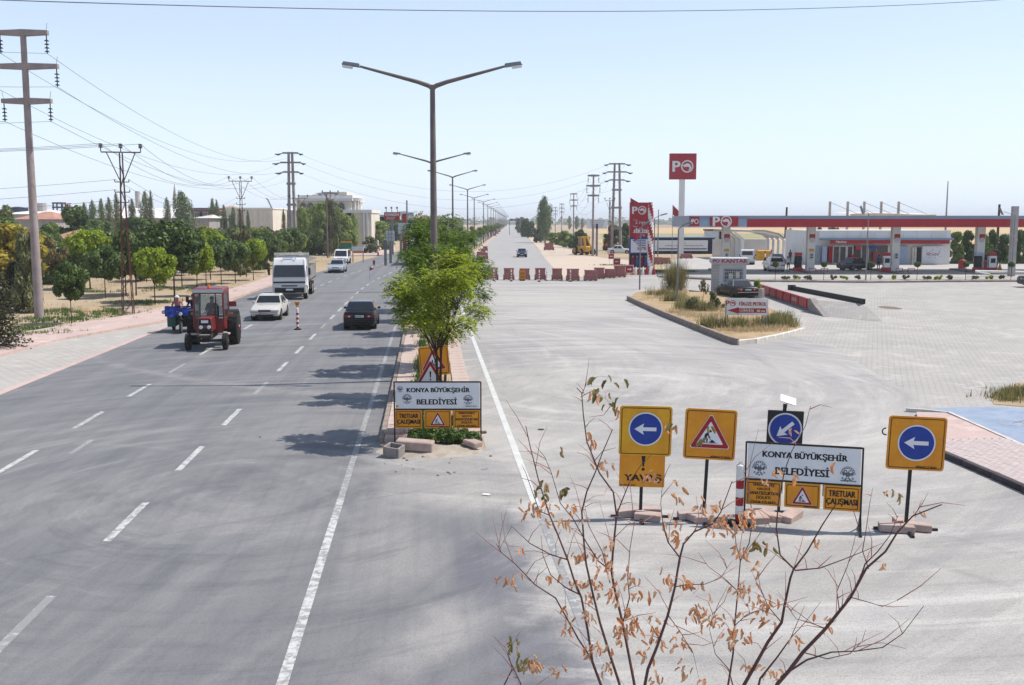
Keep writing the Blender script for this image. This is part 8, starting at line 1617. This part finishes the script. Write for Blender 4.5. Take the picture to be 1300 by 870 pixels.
for P3, rr in paths:
    L = len(P3)
    for k in range(1, L):
        if P3[k].z+0 < H-2.4 and P3[k].z < 3.6: continue
        for _ in range(2 if rr[k] < .009 else 1):
            if rb.random() < .5: continue
            a = P3[k-1].lerp(P3[k], rb.random()); d = (P3[k]-P3[k-1]).normalized(); sd_ = Vector((rb.uniform(-1,1), rb.uniform(-.5,.5), rb.uniform(-.2,.9))).normalized(); l_ = rb.uniform(.05,.20); b = a+(d*.5+sd_*.8)*l_*.5; c = b+(d*.2+sd_+Vector((0,0,rb.uniform(-.4,.3))))*l_*.5
            m.tube([a, b, c], [.0022,.0016,.0008], 4, False); tw.append((a, b, c))
m.build('twigs', MT['twig_red'], t, kind='stuff')
# curled dry leaves, hanging in small groups where the photograph shows them
def leaf_mesh(k, mats):
    L, w_ = .040, .012; m = M(); vs = []; nl, nw = 5, 5; curl = 1.3+.5*k
    for i in range(nl):
        u = i/(nl-1); ww = w_*math.sin(PI*min(.97, max(.06, u*.9+.06)))**.7
        for j in range(nw): a = (j/(nw-1)-.5)*curl*2; rd = ww/curl if curl > .1 else ww; vs.append((math.sin(a)*rd, u*L, (1-math.cos(a))*rd-.25*L*u*u+(.004 if (i+j) % 2 else 0)))
    m.add(vs, [(i*nw+j, i*nw+j+1, (i+1)*nw+j+1, (i+1)*nw+j) for i in range(nl-1) for j in range(nw-1)]); return m.mesh('leaf', mats, True)
def dryleaf(nm, a, b):
    q = N(nm); oi = q.n('ObjectInfo'); c = q.mix(oi.outputs['Random'], lin(a), lin(b)); c = q.mix(q.math('MULTIPLY', q.noise(q.coord(), 90, 3), .4), c, lin((190,120,76))); q.fin(c, .6, .3)
    tl = q.n('BsdfTranslucent'); q.set(tl.inputs[0], c); mx = q.n('MixShader'); mx.inputs[0].default_value = .45; q.t.links.new(q.b.outputs[0], mx.inputs[1]); q.t.links.new(tl.outputs[0], mx.inputs[2]); q.t.links.new(mx.outputs[0], q.out.inputs[0]); return q.mat
MT['dry_leaf'] = dryleaf('dry_leaf_material', (255,194,144), (255,220,186)); MT['dry_leaf2'] = dryleaf('rusty_leaf_material', (250,158,98), (255,190,136)); MT['green_leaf'] = dryleaf('fading_leaf_material', (96,112,66), (178,170,116))
LM = [leaf_mesh(k, MT['dry_leaf']) for k in range(3)]+[leaf_mesh(k, MT['dry_leaf2']) for k in range(2)]+[leaf_mesh(0, MT['green_leaf'])]
CL = [(772,482,26,5,6,1),(757,500,14,8,6,1),(780,515,12,12,6,1),(748,555,10,8,7,0),(765,592,14,10,9,0),(684,610,3,2,1,0),(711,580,8,10,3,1),(690,620,14,14,8,1),(715,625,10,8,4,1),(680,645,22,8,14,0),(700,660,8,6,4,0),(725,645,8,5,5,0),(720,660,8,6,5,0),(643,732,16,6,8,0),(664,695,5,5,2,0),(702,733,12,4,5,0),
 (745,705,26,6,16,0),(765,718,16,12,12,0),(735,740,16,8,9,0),(752,748,12,16,11,0),(778,755,10,14,8,0),(740,782,14,8,8,0),(720,800,12,6,6,0),(716,775,6,8,3,0),(760,822,16,10,13,0),(770,842,8,12,6,0),(790,795,16,10,12,0),(800,780,12,12,9,0),(745,658,5,4,2,0),(830,605,14,10,9,0),(860,625,10,16,7,0),(862,680,12,10,9,0),(850,668,10,8,6,0),(869,740,18,4,11,0),(800,730,9,14,8,0),
 (828,752,8,5,4,0),(809,755,10,5,4,0),(800,800,14,16,15,0),(832,790,14,10,9,0),(835,812,10,8,7,0),(862,815,10,18,12,0),(880,775,14,8,12,0),(905,785,16,8,13,0),(925,808,12,12,9,0),(938,700,10,12,9,0),(900,640,14,10,9,0),(925,665,20,14,16,0),(950,655,16,10,12,0),(965,690,14,8,8,1),(945,745,14,12,13,0),(965,765,16,12,14,0),(975,785,8,14,7,0),(905,668,12,14,9,0),(940,800,10,20,12,0),
 (900,755,4,4,2,0),(950,845,10,8,6,0),(975,850,12,6,6,0),(1010,545,6,3,2,0),(985,600,6,4,3,0),(1006,605,6,4,3,0),(970,610,8,3,3,0),(1038,680,3,8,2,0),(1166,648,5,4,3,0),(1060,590,5,4,2,0),(1120,715,4,3,2,0),(1050,795,6,10,5,0),(1012,810,8,6,5,0),(1030,780,5,5,2,0),(985,850,8,10,5,0),(1128,620,6,5,3,1),(1140,628,6,5,3,1),(650,820,10,10,8,1),(680,840,16,10,14,0),(705,850,12,6,7,0),(665,840,10,10,8,1),
 (830,860,10,6,5,0),(870,850,8,10,6,0),(895,865,8,5,4,0),(905,540,4,3,2,1),(855,540,14,4,4,1),(890,560,10,4,3,1),(820,830,14,14,8,0),(850,735,14,10,8,0),(775,690,8,6,4,0),(960,725,6,10,5,0)]
cnt = 0; stuff = M(); stV = []
for cx, cy, rx, ry, n, gr in CL:
    dd = rb.uniform(4.15, 4.65); ang = rb.uniform(-.5,.5)
    for k in range(int(n*1.3)):
        px, py = cx+rb.gauss(0, rx*.55), cy+rb.gauss(0, ry*.55); pos = bpt(px, py, dd+rb.uniform(-.06,.06))-base
        li = 5 if (gr and rb.random() < .8) else rb.choice((0,1,2,0,1,2,3,4)); rot = Euler((rb.uniform(-1.9,-.5), rb.uniform(-.9,.9), ang+rb.choice((-.8,.8,2.4,-2.4))+rb.uniform(-.5,.5))); s_ = rb.uniform(.7,1.15)*(1.05 if gr else 1)
        if cnt < 298: o = link('leaf', LM[li], t, loc=pos, rot=rot); o.scale = (s_,)*3; cnt += 1
        else: stV.append((li, pos, rot, s_))
if stV:
    stV.sort(key=lambda a: a[0]); stuff = M(); im = {0:0,1:0,2:0,3:1,4:1,5:2}
    for li, pos, rot, s_ in stV:
        T = Matrix.Translation(pos) @ rot.to_matrix().to_4x4() @ Matrix.Scale(s_, 4); stuff.mi(im[li]); stuff.add([v.co for v in LM[li].vertices], [list(p.vertices) for p in LM[li].polygons], T)
    stuff.build('loose_leaves', [MT['dry_leaf'], MT['dry_leaf2'], MT['green_leaf']], t, kind='stuff', smooth=True)
# little stalks joining leaves to the nearest twig
# ================================================================ summer haze
q = N('haze_material'); vp = q.n('VolumePrincipled'); vp.inputs['Color'].default_value = (.93,.96,1,1); vp.inputs['Density'].default_value = .0003; vp.inputs['Anisotropy'].default_value = 0
q.t.links.new(vp.outputs[0], q.out.inputs['Volume'])
for l in list(q.out.inputs['Surface'].links): q.t.links.remove(l)
m = M(); m.box((0, 2750, 20), (10600, 5900, 42)); m.build('haze', q.mat, kind='stuff', label='thin summer haze over the plain', cat='haze')
